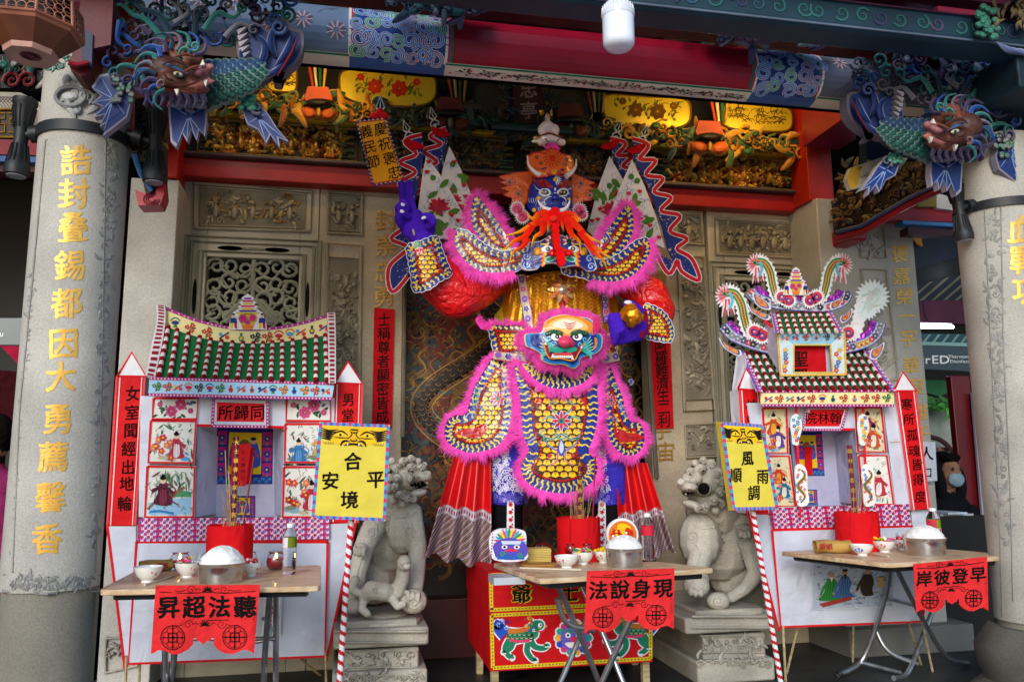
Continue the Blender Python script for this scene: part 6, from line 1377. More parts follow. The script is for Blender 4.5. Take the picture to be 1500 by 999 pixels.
for k in range(9): a = -2.6+k*.33; q = C2((553, 88))[0]; A.petal(q[0], q[1], 10, 1.3, a+1.2, W_, .0042)
for x, y, r in ((553, 90, 3.1), (562, 278, 4), (392, 273, 3.4), (349, 387, 3.4), (692, 280, 2.6)): A.dome(*C2((x, y))[0], r, r, .01, hx('f0b81c'), .004)
A.dome(*C2((565, 262))[0], 7, 6, .03, hx('1b2c96'), .002)
A.poly(smooth(C2((500, 395), (540, 372), (575, 372), (615, 398), (560, 412)), 3), hx('2a0a10'), .004)
A.poly(C2((548, 168), (562, 168), (560, 196), (546, 196)), W_, .004); A.poly(C2((540, 214), (566, 214), (552, 224)), W_, .004)
A.build('face_print', M_FILM, ef, ang=60)
C1a = T(720, 150, 8.32); OR = hx('ee7038')
A = G(MP(lambda u, v: YF(u, v)-.02)); co = smooth(C1a((450, 655), (560, 612), (640, 622), (690, 575), (740, 568), (800, 575), (850, 625), (950, 655), (1000, 740), (1005, 850), (910, 905), (760, 882), (620, 912), (520, 905), (440, 800)), 4); sheet(A, co, OR, 0)
A.stroke(co+[co[0]], 1.6, hx('c02a3a'), .003)
q = C1a((745, 680))[0]; A.dome(q[0], q[1], 5.5, 5.5, .012, hx('d8301c'), .003)
for k in range(14): a = k*.449; A.stroke(smooth([(q[0]+7*math.cos(a), q[1]+7*math.sin(a)), (q[0]+10*math.cos(a+.25), q[1]+10*math.sin(a+.25)), (q[0]+14*math.cos(a), q[1]+14*math.sin(a))], 3, False), 1.1, hx('b8182a'), .003)
for x, y in ((550, 670), (915, 700), (600, 740), (895, 755)): A.disc(*C1a((x, y))[0], 3.2, hx('c84a2a'), .003); A.disc(*C1a((x, y))[0], 2.1, hx('2a4a4a'), .0035); A.disc(*C1a((x, y))[0], .9, hx('b8a85a'), .004, n=6)
for x, y in ((640, 815), (870, 830), (760, 840), (690, 860), (820, 870), (540, 800)): A.stroke(spiral(*C1a((x, y))[0], 3.4, 1, x, 1, 9), 1, hx('b81c2c'), .003); 
for x, y in ((640, 815), (865, 835)): A.stroke(smooth(C1a((x-50, y+5), (x, y-10), (x+40, y-20)), 3, False), 1.6, hx('1f2f8a'), .0035, 'mid')
A.disc(*C1a((765, 850))[0], 4, hx('e8a03a'), .0035)
A.build('crown', M_FILM, ef, ang=60)
for poly in (C2((330, 0), (150, 20), (0, 55), (72, 98), (10, 112), (95, 148), (18, 175), (105, 205), (48, 242), (135, 272), (132, 322), (240, 352), (292, 300), (290, 200), (345, 90)), C2((720, 20), (850, 80), (950, 118), (872, 140), (942, 182), (868, 190), (922, 232), (848, 232), (912, 288), (832, 300), (722, 352), (712, 110))):
 A = G(MP(YE-.06)); A.board(poly, hx('c83a2a'), .012); c = (sum(p[0] for p in poly)/len(poly), sum(p[1] for p in poly)/len(poly)); A.poly([lerp(p, c, .07) for p in poly], OR, .001)
 for k in range(34):
  x, y = c[0]+R_(-16, 16), c[1]+R_(-20, 20)
  if pip((x, y), poly): A.disc(x, y, R_(.7, 1.1), random.choice([hx('23286a'), hx('2a2a5a'), hx('b81c2c')]), .002+k*.00002, n=6)
 for dx, dy in ((-6, -9), (7, 8)): A.disc(c[0]+dx, c[1]+dy, 5, hx('b04a9a'), .003); A.disc(c[0]+dx, c[1]+dy, 4, hx('d8783a'), .0035); A.disc(c[0]+dx, c[1]+dy, 2.4, hx('3a5a4a'), .004)
 A.build('spiked_ear_shield', M_FILM, ef, sm=False)
for q, r in ((C2((185, 370))[0], 8), (C2((235, 450))[0], 8), (C2((790, 385))[0], 8), (C2((815, 430))[0], 7)):
 A = G(MP(YE-.09)); p = []
 for i in range(40): a = 6.2832*i/40; R0 = r*(1.55 if i % 2 else 1.0); p.append((q[0]+R0*math.cos(a), q[1]+R0*math.sin(a)))
 A.board(p, hx('eadfe2'), .01); A.disc(q[0], q[1], r, hx('e0508a'), .001, n=16); A.stroke(spiral(q[0], q[1], r*.8, 1.3, 0, 1, 16), 2.6, hx('b81c44'), .002); A.build('ear_curl', M_FILM, ef, sm=False)
def horn(pts, r0_, r1_, Y0, Y1, name, m=M_PLAS):
 n = len(pts); sp = smooth(pts, 5, False); m_ = len(sp); g = G(); g.tube([P(x, y, Y0+(Y1-Y0)*i/(m_-1)) for i, (x, y) in enumerate(sp)], [s_*(r0_+(r1_-r0_)*i/(m_-1)) for i in range(m_)], hx('ebe4e6'), 12); return g.build(name, m, ef, ang=80)
horn(C1a((600, 890), (530, 850), (455, 770), (438, 650)), 4.2, .6, YE-.22, YE-.20, 'horn'); horn(C1a((910, 905), (980, 850), (1025, 780), (1032, 692)), 4.2, .6, YE-.22, YE-.20, 'horn')
horn(C2((505, 388), (440, 362), (405, 325), (385, 288)), 3.6, .8, YE-.245, YE-.25, 'tusk'); horn(C2((600, 395), (650, 375), (685, 330), (696, 288)), 3.6, .8, YE-.245, YE-.25, 'tusk')
# ---- little white figure on the crown
fg = thing('figurine', 'small white robed seated figurine on top of the horned head', 'figurine', P(807, 224, YE-.05))
g = Blob(); W2 = hx('e6c8bc'); f = lambda x, y: C1a((x, y))[0]
def e(x, y, rx, ry, c, dy=0, rz=None): q = f(x, y); g.ell(P(q[0], q[1], YE-.05+dy), (rx/8.32*s_, min(rx, ry)/8.32*s_*.8, ry/8.32*s_), c)
e(680, 190, 38, 45, hx('e0b49c'), -.01); e(680, 150, 44, 36, hx('1c1614')); e(685, 300, 95, 75, W2); e(620, 340, 60, 80, W2); e(770, 340, 60, 80, W2); e(720, 450, 150, 65, W2); e(610, 490, 60, 50, W2); e(850, 490, 60, 50, W2); e(740, 560, 110, 25, hx('d84a90')); e(560, 440, 60, 30, hx('b8783a')); e(520, 480, 40, 22, hx('e8d8b8'))
g.make('robed_body', M_PORC, fg, .005, 2)
A = G(MP(YE-.13))
for p in ([(650, 440), (695, 490)], [(830, 445), (785, 495)], [(690, 515), (740, 545), (790, 515)]): A.stroke(smooth(C1a(*p), 4, False) if len(p) > 2 else C1a(p[0], ((p[0][0]+p[1][0])/2, (p[0][1]+p[1][1])/2), p[1]), 1.4, BLACK, 0)
for k in range(11): A.petal(*C1a((740, 575))[0], 11, 3.4, 3.3+k*.3, jit(hx('d83a90'), .2), .002+k*.0003)
for y in (385, 398): A.stroke(smooth(C1a((560, 420), (690, y-10), (760, y), (880, 450)), 4, False), 1.8, hx('b8582a') if y < 390 else hx('2a1a16'), .001)
A.build('robe_drawing', M_CARD, fg, sm=False)
A = G(MP(YE-.1)); A.board(C1a((580, 100), (620, 95), (640, 130), (600, 165)), hx('ffb020'), .01); A.build('gilt_ornament', M_FOIL, fg, sm=False); A = G(MP(YE-.1)); A.board(C1a((715, 100), (742, 98), (738, 160), (718, 165)), hx('ffb020'), .01); A.build('gilt_ornament', M_FOIL, fg, sm=False)
# ---- waist
YWs = lambda u, v: YE-.07+((u-820)/85)**2*.10
armor('waist_guard', [(716, 476), (740, 475), (768, 477), (776, 500), (774, 520), (748, 524), (726, 521), (720, 500)], YWs, 11, 8, 12, 13, furrange=(0, .45), feather=8)
armor('waist_guard', [(878, 492), (900, 494), (904, 510), (898, 524), (880, 524)], YWs, 6, 6, 9, 0, feather=8)
A = G(MP(lambda u, v: YWs(u, v)-.02)); bt = [(724, 514), (776, 520), (780, 534), (722, 526)]; A.board(bt, hx('cbb79a'), .008); tape(A, [bt[0], bt[1]], 1.5, .001, hx('a83a4a')); tape(A, [bt[3], bt[2]], 1.5, .001, hx('a83a4a'))
for k in range(4): q = lerp((730, 520), (774, 526), k/3); (A.flower(q[0], q[1], 5.4, hx('2440a8'), hx('d83a5a'), 6, .002, hx('e8e0e8')) if k % 2 else A.disc(q[0], q[1], 5, hx('8a5ab8'), .002, 4.4))
A.build('belt', M_FILM, ef, sm=False); A = G(MP(lambda u, v: YWs(u, v)-.02)); bt = [(868, 520), (905, 516), (908, 528), (870, 536)]; A.board(bt, hx('cbb79a'), .008)
for k in range(3): q = lerp((875, 527), (902, 522), k/2); A.flower(q[0], q[1], 5, hx('5a4ab8'), YEL, 6, .002)
A.build('belt', M_FILM, ef, sm=False)
A = G(MP(YE-.02)); A.fur(smooth([(698, 467), (706, 480), (720, 480)], 6, False), 14, hx('f23cae'), 3, False, 1); A.build('fur_tassel', M_FUR, ef, sm=False, kind='stuff')
# ---- skirts and apron
C6 = T(640, 520, 4.54)
YS = lambda u, v: YE-.02+((u-820)/120)**2*.10-.10*max(0, min(1, (v-520)/120))
def birdy(cx, cy, m):
 def f(A):
  o = smooth([(cx-26*m, cy+3), (cx-12*m, cy-2), (cx+2*m, cy-4), (cx+12*m, cy-9), (cx+19*m, cy-6), (cx+17*m, cy+3), (cx+6*m, cy+11), (cx-8*m, cy+10), (cx-20*m, cy+7)], 4); A.poly(o, hx('c01c1c'), .004); A.disc(cx+14*m, cy-5, 1, WHITE, .005, n=6); A.stroke([(cx-16*m, cy+4), (cx-4*m, cy+4), (cx+6*m, cy)], 1.4, hx('8a1014'), .005)
  for k in range(9): x, y = cx+R_(-6, 22)*m, cy-22-k*7; scroll(A, x, y, 5, m, R_(0, 6), random.choice([hx('1f8a6a'), hx('2440a8')]), .005+k*.0002)
 return f
lsk = C6((372, 10), (330, 60), (280, 140), (232, 230), (202, 330), (185, 385), (120, 390), (62, 430), (40, 510), (60, 580), (125, 630), (220, 660), (320, 648), (400, 618), (450, 570), (485, 500), (505, 420), (512, 330), (495, 200), (490, 60))
rsk = C6((1092, 20), (1160, 70), (1200, 170), (1240, 260), (1262, 350), (1292, 432), (1345, 435), (1382, 490), (1390, 580), (1350, 655), (1270, 680), (1192, 640), (1142, 570), (1122, 480), (1112, 400), (1105, 280), (1092, 150))
def exl(A): birdy(C6((245, 500))[0][0], C6((245, 500))[0][1], 1)(A); lotus(A, *C6((408, 290))[0], 12, .006)
def exr(A): birdy(C6((1265, 530))[0][0], C6((1265, 530))[0][1], -1)(A); lotus(A, *C6((1160, 300))[0], 9, .006)
armor('skirt_panel', lsk, lambda u, v: YS(u, v)+.03, 17, 9.5, 13, 15, extras=exl); armor('skirt_panel', rsk, lambda u, v: YS(u, v)+.03, 14, 9, 13, 15, extras=exr)
apr = C6((520, 60), (512, 140), (530, 230), (545, 330), (552, 430), (562, 540), (598, 630), (562, 695), (545, 760), (575, 835), (645, 890), (740, 920), (820, 932), (920, 918), (1005, 880), (1062, 820), (1082, 750), (1062, 685), (1022, 640), (1050, 560), (1076, 450), (1087, 350), (1080, 240), (1088, 150), (1075, 60), (900, 90), (700, 90))
def exa(A):
 x, y = C6((828, 438))[0]
 for sx in (-1, 1):
  for p, c in (([(828, 440), (760, 350), (760, 310), (800, 320)], hx('1f7a6a')), ([(828, 440), (740, 410), (700, 440)], hx('1f8a6a')), ([(828, 520), (760, 560), (690, 520), (720, 500)], hx('1f7a6a')), ([(828, 640), (770, 620), (710, 560), (750, 550)], hx('2440a8')), ([(800, 620), (800, 700), (745, 730)], hx('c82a3a')), ([(828, 560), (790, 540), (800, 500)], hx('1f8a6a'))):
   q = C6(*[(828+sx*(a-828), b) for a, b in p]); w = smooth(q, 4, False); A.stroke(w, 3.4, hx('e8e4c8'), .004, (1, .5)); A.stroke(w, 2.2, c, .0045, (1, .5))
  for a, b, c in ((680, 300, hx('c82a1c')), (745, 350, hx('c8182c')), (750, 670, hx('c8182c')), (720, 560, hx('1f7a6a'))): A.disc(*C6((828+sx*(a-828), b))[0], 3.2, c, .005); 
  for k in range(6): t = k*1.05; q = C6((828+sx*(680-828), 310))[0]; A.dome(q[0]+4*math.cos(t), q[1]+5*math.sin(t), 2, 2, .006, hx('c8141a'), .004, 0, 6)
 lotus(A, x, y, 15, .006); A.petal(x, y+26, 26, 12, 1.57, hx('2440a8'), .005); A.petal(x, y+28, 20, 7, 1.57, hx('c8d0e0'), .0055)
armor('apron', apr, lambda u, v: YS(u, v)-.04, 21, 12.5, 14, 17, extras=exa, feather=9.5)
armor('bib', C6((560, 60), (590, 110), (640, 165), (720, 215), (805, 236), (900, 225), (985, 190), (1042, 130), (1050, 55), (950, 90), (828, 110), (700, 95)), lambda u, v: YS(u, v)-.07, 17, 9, 14, 15, furrange=(.0, .62), feather=9)
# ---- belly mask
C4b = T(690, 440, 5); YB_ = lambda u, v: YE-.20-.10*max(0, 1-((u-832)/70)**2)*max(0, 1-((v-500)/60)**2)
A = G(MP(YB_))
def sm4(*p): return smooth(C4b(*p), 4)
bo = sm4((395, 250), (400, 330), (440, 350), (510, 390), (520, 440), (600, 470), (680, 470), (750, 500), (790, 470), (810, 420), (900, 395), (955, 350), (962, 270), (930, 240), (890, 250), (900, 170), (860, 130), (780, 120), (680, 105), (600, 120), (540, 160), (520, 230), (470, 240))
def fill(o, col, h): c = (sum(p[0] for p in o)/len(o), sum(p[1] for p in o)/len(o)); A.poly(o, col, h)
A.board(bo, hx('d8c8a0'), .02); fill([lerp(p, (832, 500), .03) for p in bo], hx('1a78c0'), .003); fill([lerp(p, (832, 500), .14) for p in bo], hx('16307e'), .0045)
fill(sm4((535, 220), (545, 160), (620, 120), (700, 110), (800, 125), (880, 160), (890, 210), (860, 250), (760, 240), (710, 270), (650, 250), (580, 250)), hx('e88a28'), .007)
fill(sm4((565, 205), (590, 155), (660, 130), (730, 125), (800, 145), (850, 180), (850, 215), (760, 215), (710, 250), (650, 215)), hx('f0c070'), .0085); fill(sm4((600, 190), (640, 150), (710, 140), (790, 160), (820, 195), (720, 210)), hx('f2e8d0'), .010)
for k, y in enumerate((165, 182, 198)): A.stroke(smooth(C4b((680+k*4, y-8), (720, y+8), (770-k*4, y-8)), 4, False), 1.6, hx('d83a1c'), .0115, 'mid')
for sx in (-1, 1):
 X = lambda x: 702+sx*(x-702)
 for k in range(7): q = C4b((X(745+k*17), 228+(abs(k-3))*5)); A.dome(q[0][0], q[0][1], 3.2, 3.6, .01, hx('12603a'), .0115, 0, 8); A.disc(q[0][0], q[0][1], 1.2, hx('0a3020'), .022, n=6)
 q = C4b((X(780), 265))[0]; A.disc(q[0], q[1], 8, BLACK, .012, 6.6); A.disc(q[0], q[1], 7.2, hx('f0f0f2'), .0125, 5.8); A.dome(q[0]-1.5*sx, q[1], 3.3, 3.3, .008, BLACK, .013); A.disc(q[0]-1.5*sx, q[1], 1, hx('d8d8d8'), .022, n=8)
 A.poly(sm4((X(475+0), 130), (X(500), 135), (X(520), 200), (X(490), 230), (X(462), 200)) if sx < 0 else sm4((950, 175), (920, 190), (895, 240), (900, 255), (935, 225)), hx('d8306a'), .006)
 for k in range(8):                        # green cheek whiskers
  a = C4b((X(800), 330+k*3), (X(850+k*4), 300+k*16), (X(905-abs(k-3)*9), 262+k*24)); gstroke(A, a, 4, [hx('1a8a7a'), hx('4ac0a0'), hx('c8ece0')], .012+k*.0003, (1, .1))
 for x, y in ((835, 285), (800, 320), (830, 330), (870, 380)): A.stroke(spiral(*C4b((X(x), y))[0], 4.6, 1.2, 0, sx, 12), 1.5, hx('5ab8e0'), .014)
 A.dome(*C4b((X(732), 318))[0], 6.5, 5.5, .03, hx('e02a50'), .012)
A.dome(*C4b((690, 303))[0], 12, 9.5, .055, hx('e8406a'), .012)
fill(sm4((580, 350), (620, 340), (690, 352), (760, 340), (775, 365), (720, 385), (690, 372), (640, 390), (590, 375)), hx('1a9a84'), .016)
fill(sm4((525, 305), (560, 320), (580, 390), (640, 385), (720, 382), (780, 345), (830, 310), (790, 390), (750, 445), (690, 430), (620, 425), (575, 425)), hx('8a1420'), .0145)
fill(sm4((590, 390), (640, 385), (720, 382), (750, 405), (690, 402), (620, 404)), hx('d83a4a'), .018)
A.stroke(smooth(C4b((530, 315), (570, 420), (650, 425), (750, 440), (785, 390), (830, 315)), 4, False), 1.8, hx('e88a2a'), .018)
for k in range(10): x = 610+k*14; A.board(C4b((x, 404), (x+12, 404), (x+12, 422), (x, 422)), hx('f0ece0'), .004, .022)
for pts in ([(585, 420), (600, 390), (612, 420)], [(735, 432), (742, 400), (756, 436)], [(535, 320), (550, 305), (556, 330)], [(800, 345), (815, 325), (812, 352)]): A.board(C4b(*pts), hx('f2eee4'), .006, .026)
fill(sm4((905, 270), (925, 285), (920, 340), (880, 372), (905, 330)), hx('e88a3a'), .008)
bm_ = A.build('belly_mask', M_FILM, ef, ang=50)
F = G(MP(lambda u, v: YB_(u, v)+.01)); F.fur(bo, 13, hx('f04ab0'), 2.2, True, 1, -.03); F.fur([lerp(p, (832, 500), -.12) for p in bo], 12, hx('f04ab0'), 2, True, 1, -.035); F.build('fur_trim', M_FUR, bm_, sm=False, kind='stuff')
# ---- red pleated side cloths with striped hem
def pleats(tl, tr, br, bl, n, hemt, Y):
 def YP(a): return Y-.055*math.cos(a*n*6.2832)
 A = G(); NU, NV = n*12, 22; vs = []; fs = []; cs = []
 for j in range(NV+1):
  v = j/NV
  for i in range(NU+1):
   u = i/NU; a = lerp(tl, tr, u); b = lerp(bl, br, u); p = lerp(a, b, v); amp = .25+.75*v
   vs.append(P(p[0], p[1]+(5*math.cos(u*n*6.2832)*v), Y-.06*amp*math.cos(u*n*6.2832)-.05*v))
 pal = [hx('a8203a'), hx('c8c4bc'), hx('1c3488'), hx('b89a2a'), hx('2a1c48'), hx('8a8498')]
 for j in range(NV):
  for i in range(NU): fs.append((j*(NU+1)+i, j*(NU+1)+i+1, (j+1)*(NU+1)+i+1, (j+1)*(NU+1)+i)); cs.append(hx('cf1217'))
 A.add(vs, fs, cs); p = A.build('pleated_cloth', M_RC, ef, ang=80)
 A = G(); NU, NV = n*28, 40; vs = []; fs = []; cs = []
 for j in range(NV+1):
  v = hemt+(1-hemt)*j/NV
  for i in range(NU+1):
   u = i/NU; a = lerp(tl, tr, u); b = lerp(bl, br, u); q = lerp(a, b, v); amp = .25+.75*v
   vs.append(P(q[0], q[1]+(5*math.cos(u*n*6.2832)*v), Y-.06*amp*math.cos(u*n*6.2832)-.05*v-.004))
 for j in range(NV):
  for i in range(NU):
   fs.append((j*(NU+1)+i, j*(NU+1)+i+1, (j+1)*(NU+1)+i+1, (j+1)*(NU+1)+i))
   if j < 7: cs.append(hx('b8b0cc') if j in (0, 6) else ([hx('4a4ab8'), hx('b82a5a')][(i//4) % 2] if (i % 4) in (1, 2) and j in (2, 3, 4) else hx('cdbfae')))
   else: cs.append(pal[(i+j) % 6])
 A.add(vs, fs, cs); A.build('striped_hem', M_CLOTH, p, ang=80)
M_RC = mat('satin_red', .3, noise=7, amt=.1, spec=.4, coat=.1)
pleats((664, 668), (719, 668), (720, 832), (622, 812), 3, .50, YE+.05); pleats((902, 676), (948, 678), (990, 806), (908, 826), 3, .52, YE+.05)
# ================================================================== carved dragon-fish brackets on the columns
def dragonfish(label, fm, sc, Y0, cx):
 """fm maps the left dragon's picture coordinates to this one's; sc scales sizes; Y0 depth; cx column axis x"""
 def F(*p): return [fm(x, y) for x, y in p]
 hc = fm(290, 120); t = thing('dragon_bracket', label, 'carved bracket', P(hc[0], hc[1], Y0), 'carved dragon-fish brackets under the beam')
 s0 = S(hc[0], Y0)*sc; sg_ = 1 if fm(1, 0)[0] > fm(0, 0)[0] else -1; M = MP(Y0)
 BL, BLD, BRW, GR, GRY, PUR_ = hx('122f70'), hx('1c3470'), hx('46241a'), hx('2f7466'), hx('8e8a92'), hx('4a3c5c')
 # body: thick tapering trunk under the scales
 g = Blob(); path = [(270, 130, .0, 34), (300, 128, .0, 40), (335, 128, -.02, 40), (365, 118, -.0, 36), (392, 100, .03, 30), (412, 80, .06, 24), (425, 62, .07, 16)]
 for i in range(len(path)-1):
  for k in range(5):
   a = [path[i][j]+(path[i+1][j]-path[i][j])*k/5 for j in range(4)]; q = fm(a[0], a[1]); r = a[3]*s0*.55; g.ell(P(q[0], q[1], Y0+a[2]+.05), (r, r*.9, r), hx('27504a'))
 body = g.make('body', M_PW, t, .014)
 q0 = fm(345, 122)
 def YS_(u, v): return Y0+.06-.17*math.sqrt(max(0, 1-min(1, ((u-q0[0])/(62*sc))**2*.6+((v-q0[1])/(46*sc))**2)))
 A = G(MP(YS_))
 for row in range(9):                        # overlapping scales in rows round the belly
  for k in range(9):
   th_ = -.95+row*.26; x = 306+k*12+(row % 2)*6; cy_ = 124-(x-306)*.22; y = cy_+36*math.sin(th_)*(1-(x-306)/190)
   if x > 398-abs(th_)*20: continue
   q = fm(x, y); rr_ = 9.5*sc*(1-(x-306)/260); c_ = jit(hx('184c44'), .3) if th_ > -.3 else jit(hx('2a4468'), .25); A.dome(q[0], q[1], rr_, rr_*.92, .016, hx('6a857c'), .0018*row, 0, 10); A.dome(q[0]-.8*sg_*sc, q[1]-1.2*sc, rr_*.76, rr_*.66, .018, c_, .003+.0018*row, 0, 10)
 A.build('scale', M_PW, t, kind='stuff')
 # head
 g = Blob()
 def e(x, y, rx, ry, c, dy=0, rot=0): q = fm(x, y); g.ell(P(q[0], q[1], Y0-.10+dy), (rx*s0, min(rx, ry)*s0*.9, ry*s0), c, (0, rot, 0))
 sg = 1 if fm(1, 0)[0] > fm(0, 0)[0] else -1
 e(262, 100, 30, 26, BRW); e(240, 102, 22, 22, BRW, -.03); e(275, 122, 32, 16, hx('502818'), -.05, .2*sg); e(252, 118, 22, 14, hx('502818'), -.06); e(292, 108, 18, 12, hx('6a3c30'), -.08); e(300, 102, 12, 10, hx('84505a'), -.09); e(290, 106, 8, 7, hx('965c62'), -.12); e(308, 98, 7, 6, hx('965c62'), -.11)
 e(300, 122, 18, 5, hx('a8605a'), -.08, -.35*sg); e(285, 133, 26, 7, hx('8a4a34'), -.05, -.15*sg); e(266, 78, 26, 14, hx('7a3a24'), -.03); e(285, 88, 16, 12, hx('6e3a22'), -.04); e(225, 115, 14, 12, PUR_)
 g.make('head', M_PW, t, .008, 2)
 A = G(MP(Y0-.2))
 q = fm(261, 109); A.dome(q[0], q[1], 8*sc, 4.2*sc, .02, hx('c9c6b0'), 0, .25*sg); A.dome(q[0]-1*sg, q[1], 3*sc, 3*sc, .02, hx('20242c'), .012, 0, 8)
 A.ridge(F((238, 92), (255, 98), (276, 108)), 5*sc, .02, hx('4a78c0'), .01, 'mid', GRY)
 for x, y, r, d in ((272, 78, 11, 1), (285, 68, 8, -1), (237, 123, 7, 1)): q = fm(x, y); A.ridge(spiral(q[0], q[1], r*sc, 1.2, 2, d*sg, 14), 5*sc, .03, hx('2f7a66') if y < 100 else hx('8a5a60'), .005, (1, .6), hx('8fb8a8'))
 for x, y, a in ((258, 131, 1), (300, 118, 1), (296, 96, -1)): A.board(F((x-3, y), (x+4, y-1), (x+1, y+9*a)), hx('d8d0c0'), .015, .03)
 A.dome(*fm(255, 58), 13*sc, 9*sc, .04, hx('7a3248'), -.1); A.build('face_carving', M_PW, t, kind='stuff')
 # whiskers, mane ribbons and clouds
 rr = random.Random(int(cx*100)); A = G(M); pal = [(hx('2f7a78'), hx('7fb0a8')), (hx('2a4f9e'), hx('7f98c8')), (PUR_, hx('8a7c9a')), (hx('1f3a4a'), hx('5f7a8a')), (hx('6a6c7a'), hx('9a9aa4'))]
 for k, pts in enumerate(([(240, 60), (215, 30), (195, 22), (178, 8), (160, 12)], [(242, 72), (205, 68), (178, 50), (165, 62)], [(236, 86), (205, 76), (185, 84), (166, 76)], [(250, 50), (232, 22), (205, 12), (190, -6)], [(270, 40), (262, 12), (240, -6)], [(300, 44), (318, 20), (342, 26), (356, 12)],
  [(236, 108), (205, 104), (192, 122), (168, 112), (158, 92)], [(232, 130), (206, 134), (186, 118)], [(285, 50), (290, 22), (310, 4)], [(330, 55), (350, 36), (372, 44)], [(212, 120), (200, 100), (178, 96), (168, 106)], [(176, 30), (172, 58), (186, 72)], [(220, 50), (206, 40), (196, 52)], [(205, 60), (212, 90), (196, 98)], [(255, 35), (275, 20), (268, 2)], [(318, 92), (330, 110), (345, 120), (368, 128)])):
  c, ec = pal[k % 5]; w = smooth(F(*pts), 5, False); A.ridge(w, 11*sc, .05, c, .01*(k % 4), (1, .35), ec); q = w[-1]; A.ridge(spiral(q[0], q[1], 9*sc, 1.2, rr.uniform(0, 6), rr.choice((-1, 1)), 13), 5*sc, .04, c, .01*(k % 4), (1, .6), ec)
 for k in range(80):
  x, y = rr.uniform(160, 440), rr.uniform(-12, 60)
  if x > 340 and y > 30: continue
  x, y = (x, y); c, ec = rr.choice(pal); q = fm(x, y); A.ridge(spiral(q[0], q[1], rr.uniform(8, 15)*sc, 1.3, rr.uniform(0, 6), rr.choice((-1, 1)), 13), 5.5*sc, .035, c, rr.uniform(-.05, .0), (1, .6), ec)
 for k in range(7): A.board(F((210+k*12, 136+k*1.5), (221+k*12, 137+k*1.5), (212+k*12, 156+k)), hx('4f4668'), .03, -.01)
 A.M = MP(Y0-.13)
 for k in range(13):                        # jaw flames and brow locks framing the face
  a = 2.2+k*.27; x, y = 262+34*math.cos(a), 104+34*math.sin(a) if k < 9 else 104+30*math.sin(a); c, ec = pal[k % 5]
  w = smooth(F((x, y), (x+14*math.cos(a+.5), y+14*math.sin(a+.5)), (x+26*math.cos(a), y+24*math.sin(a)), (x+34*math.cos(a-.5), y+30*math.sin(a-.5))), 5, False); A.ridge(w, 9*sc, .045, c, .0, (1, .2), ec)
 for k in range(8):
  x = 212+k*12; A.ridge(smooth(F((x, 132+k*.8), (x+4, 142+k), (x-2, 154+k)), 4, False), 10*sc, .035, PUR_, 0, (1, .2), hx('8a7c9a'))
 A.build('mane', M_PW, t, kind='stuff')
 A = G(MP(Y0-.235)); 
 for pts, w_, c_ in (([(238, 96), (252, 88), (270, 94), (284, 104)], 6, hx('4a2416')), ([(246, 120), (262, 126), (284, 122), (300, 112)], 4, hx('4a2416')), ([(268, 106), (280, 100), (292, 96)], 5, hx('7a4030')), ([(240, 108), (246, 116), (256, 118)], 4, hx('4a2416')), ([(256, 84), (272, 80), (286, 84)], 5, hx('6a3420'))): A.ridge(smooth(F(*pts), 4, False), w_*sc, .02, c_, 0, 'mid')
 A.build('wrinkle', M_PW, t, kind='stuff')
 # tail: big curled fan of blue fins
 A = G(MP(Y0+.0)); to = smooth(F((345, 60), (352, 38), (378, 36), (392, 44), (398, 30), (420, 26), (426, 40), (444, 48), (442, 80), (425, 100), (400, 118), (412, 122), (402, 108), (382, 118), (358, 116), (350, 90)), 4)
 A.board(to, hx('6a6272'), .06, 0); A.poly(to if False else [lerp(p, fm(395, 78), .1) for p in to], BL, .004)
 for pts in ([(352, 62), (356, 92), (378, 112), (404, 104), (424, 78)], [(374, 50), (388, 66), (384, 88), (370, 92)], [(402, 38), (396, 62), (404, 84)], [(428, 52), (420, 76), (404, 98)]):
  A.ridge(smooth(F(*pts), 5, False), 12*sc, .05, BL, .006, 'mid', hx('a8a4b0'))
 q = fm(408, 40); A.ridge(spiral(q[0], q[1], 12*sc, 1.4, 0, sg, 16), 6*sc, .04, hx('4a6cb0'), .01, (1, .5), hx('b0a8b0')); A.ridge(smooth(F((436, 56), (426, 80), (406, 112)), 5, False), 5*sc, .05, hx('7a2434'), .03, 'mid')
 for k in range(8): x, y = 346+k*1.2, 44+k*9; A.board(F((x, y), (x+16, y-5), (x+3, y+7)), hx('a49ca4'), .03, .03)
 A.build('tail_fin', M_PW, t)
 # flame fins
 for o, c0 in (([(146, 110), (165, 106), (184, 118), (192, 150), (186, 172), (168, 186), (150, 200), (160, 178), (146, 186), (154, 168), (138, 172), (150, 156), (136, 150), (148, 140), (134, 128)], (166, 145)),
     ([(246, 152), (268, 150), (302, 156), (303, 180), (300, 200), (292, 188), (288, 206), (280, 190), (274, 208), (266, 194), (258, 216), (250, 208)], (276, 170)),
     ([(352, 146), (376, 150), (392, 166), (406, 188), (423, 208), (408, 202), (410, 216), (396, 198), (390, 210), (378, 190), (362, 182), (356, 166)], (378, 172))):
  A = G(M); f_ = F(*o); c_ = fm(*c0); A.board(f_, hx('8f8a9c'), .035, .03); A.poly([lerp(p, c_, .1) for p in f_], BL, .032); A.poly([lerp(p, c_, .35) for p in f_], hx('142c6c'), .0335)
  for p in f_[::2]: A.stroke([lerp(p, c_, .15), lerp(p, c_, .5), lerp(p, c_, .9)], 1.6, hx('7f9ad0'), .0345, (.4, 1))
  q = lerp(f_[0], f_[2], .6); A.ridge(spiral(q[0], q[1], 10*sc, 1.3, 1, sg, 14), 6*sc, .03, hx('6a6478'), .034, (1, .5), GRY); A.build('flame_fin', M_PW, t)
 A = G(M)
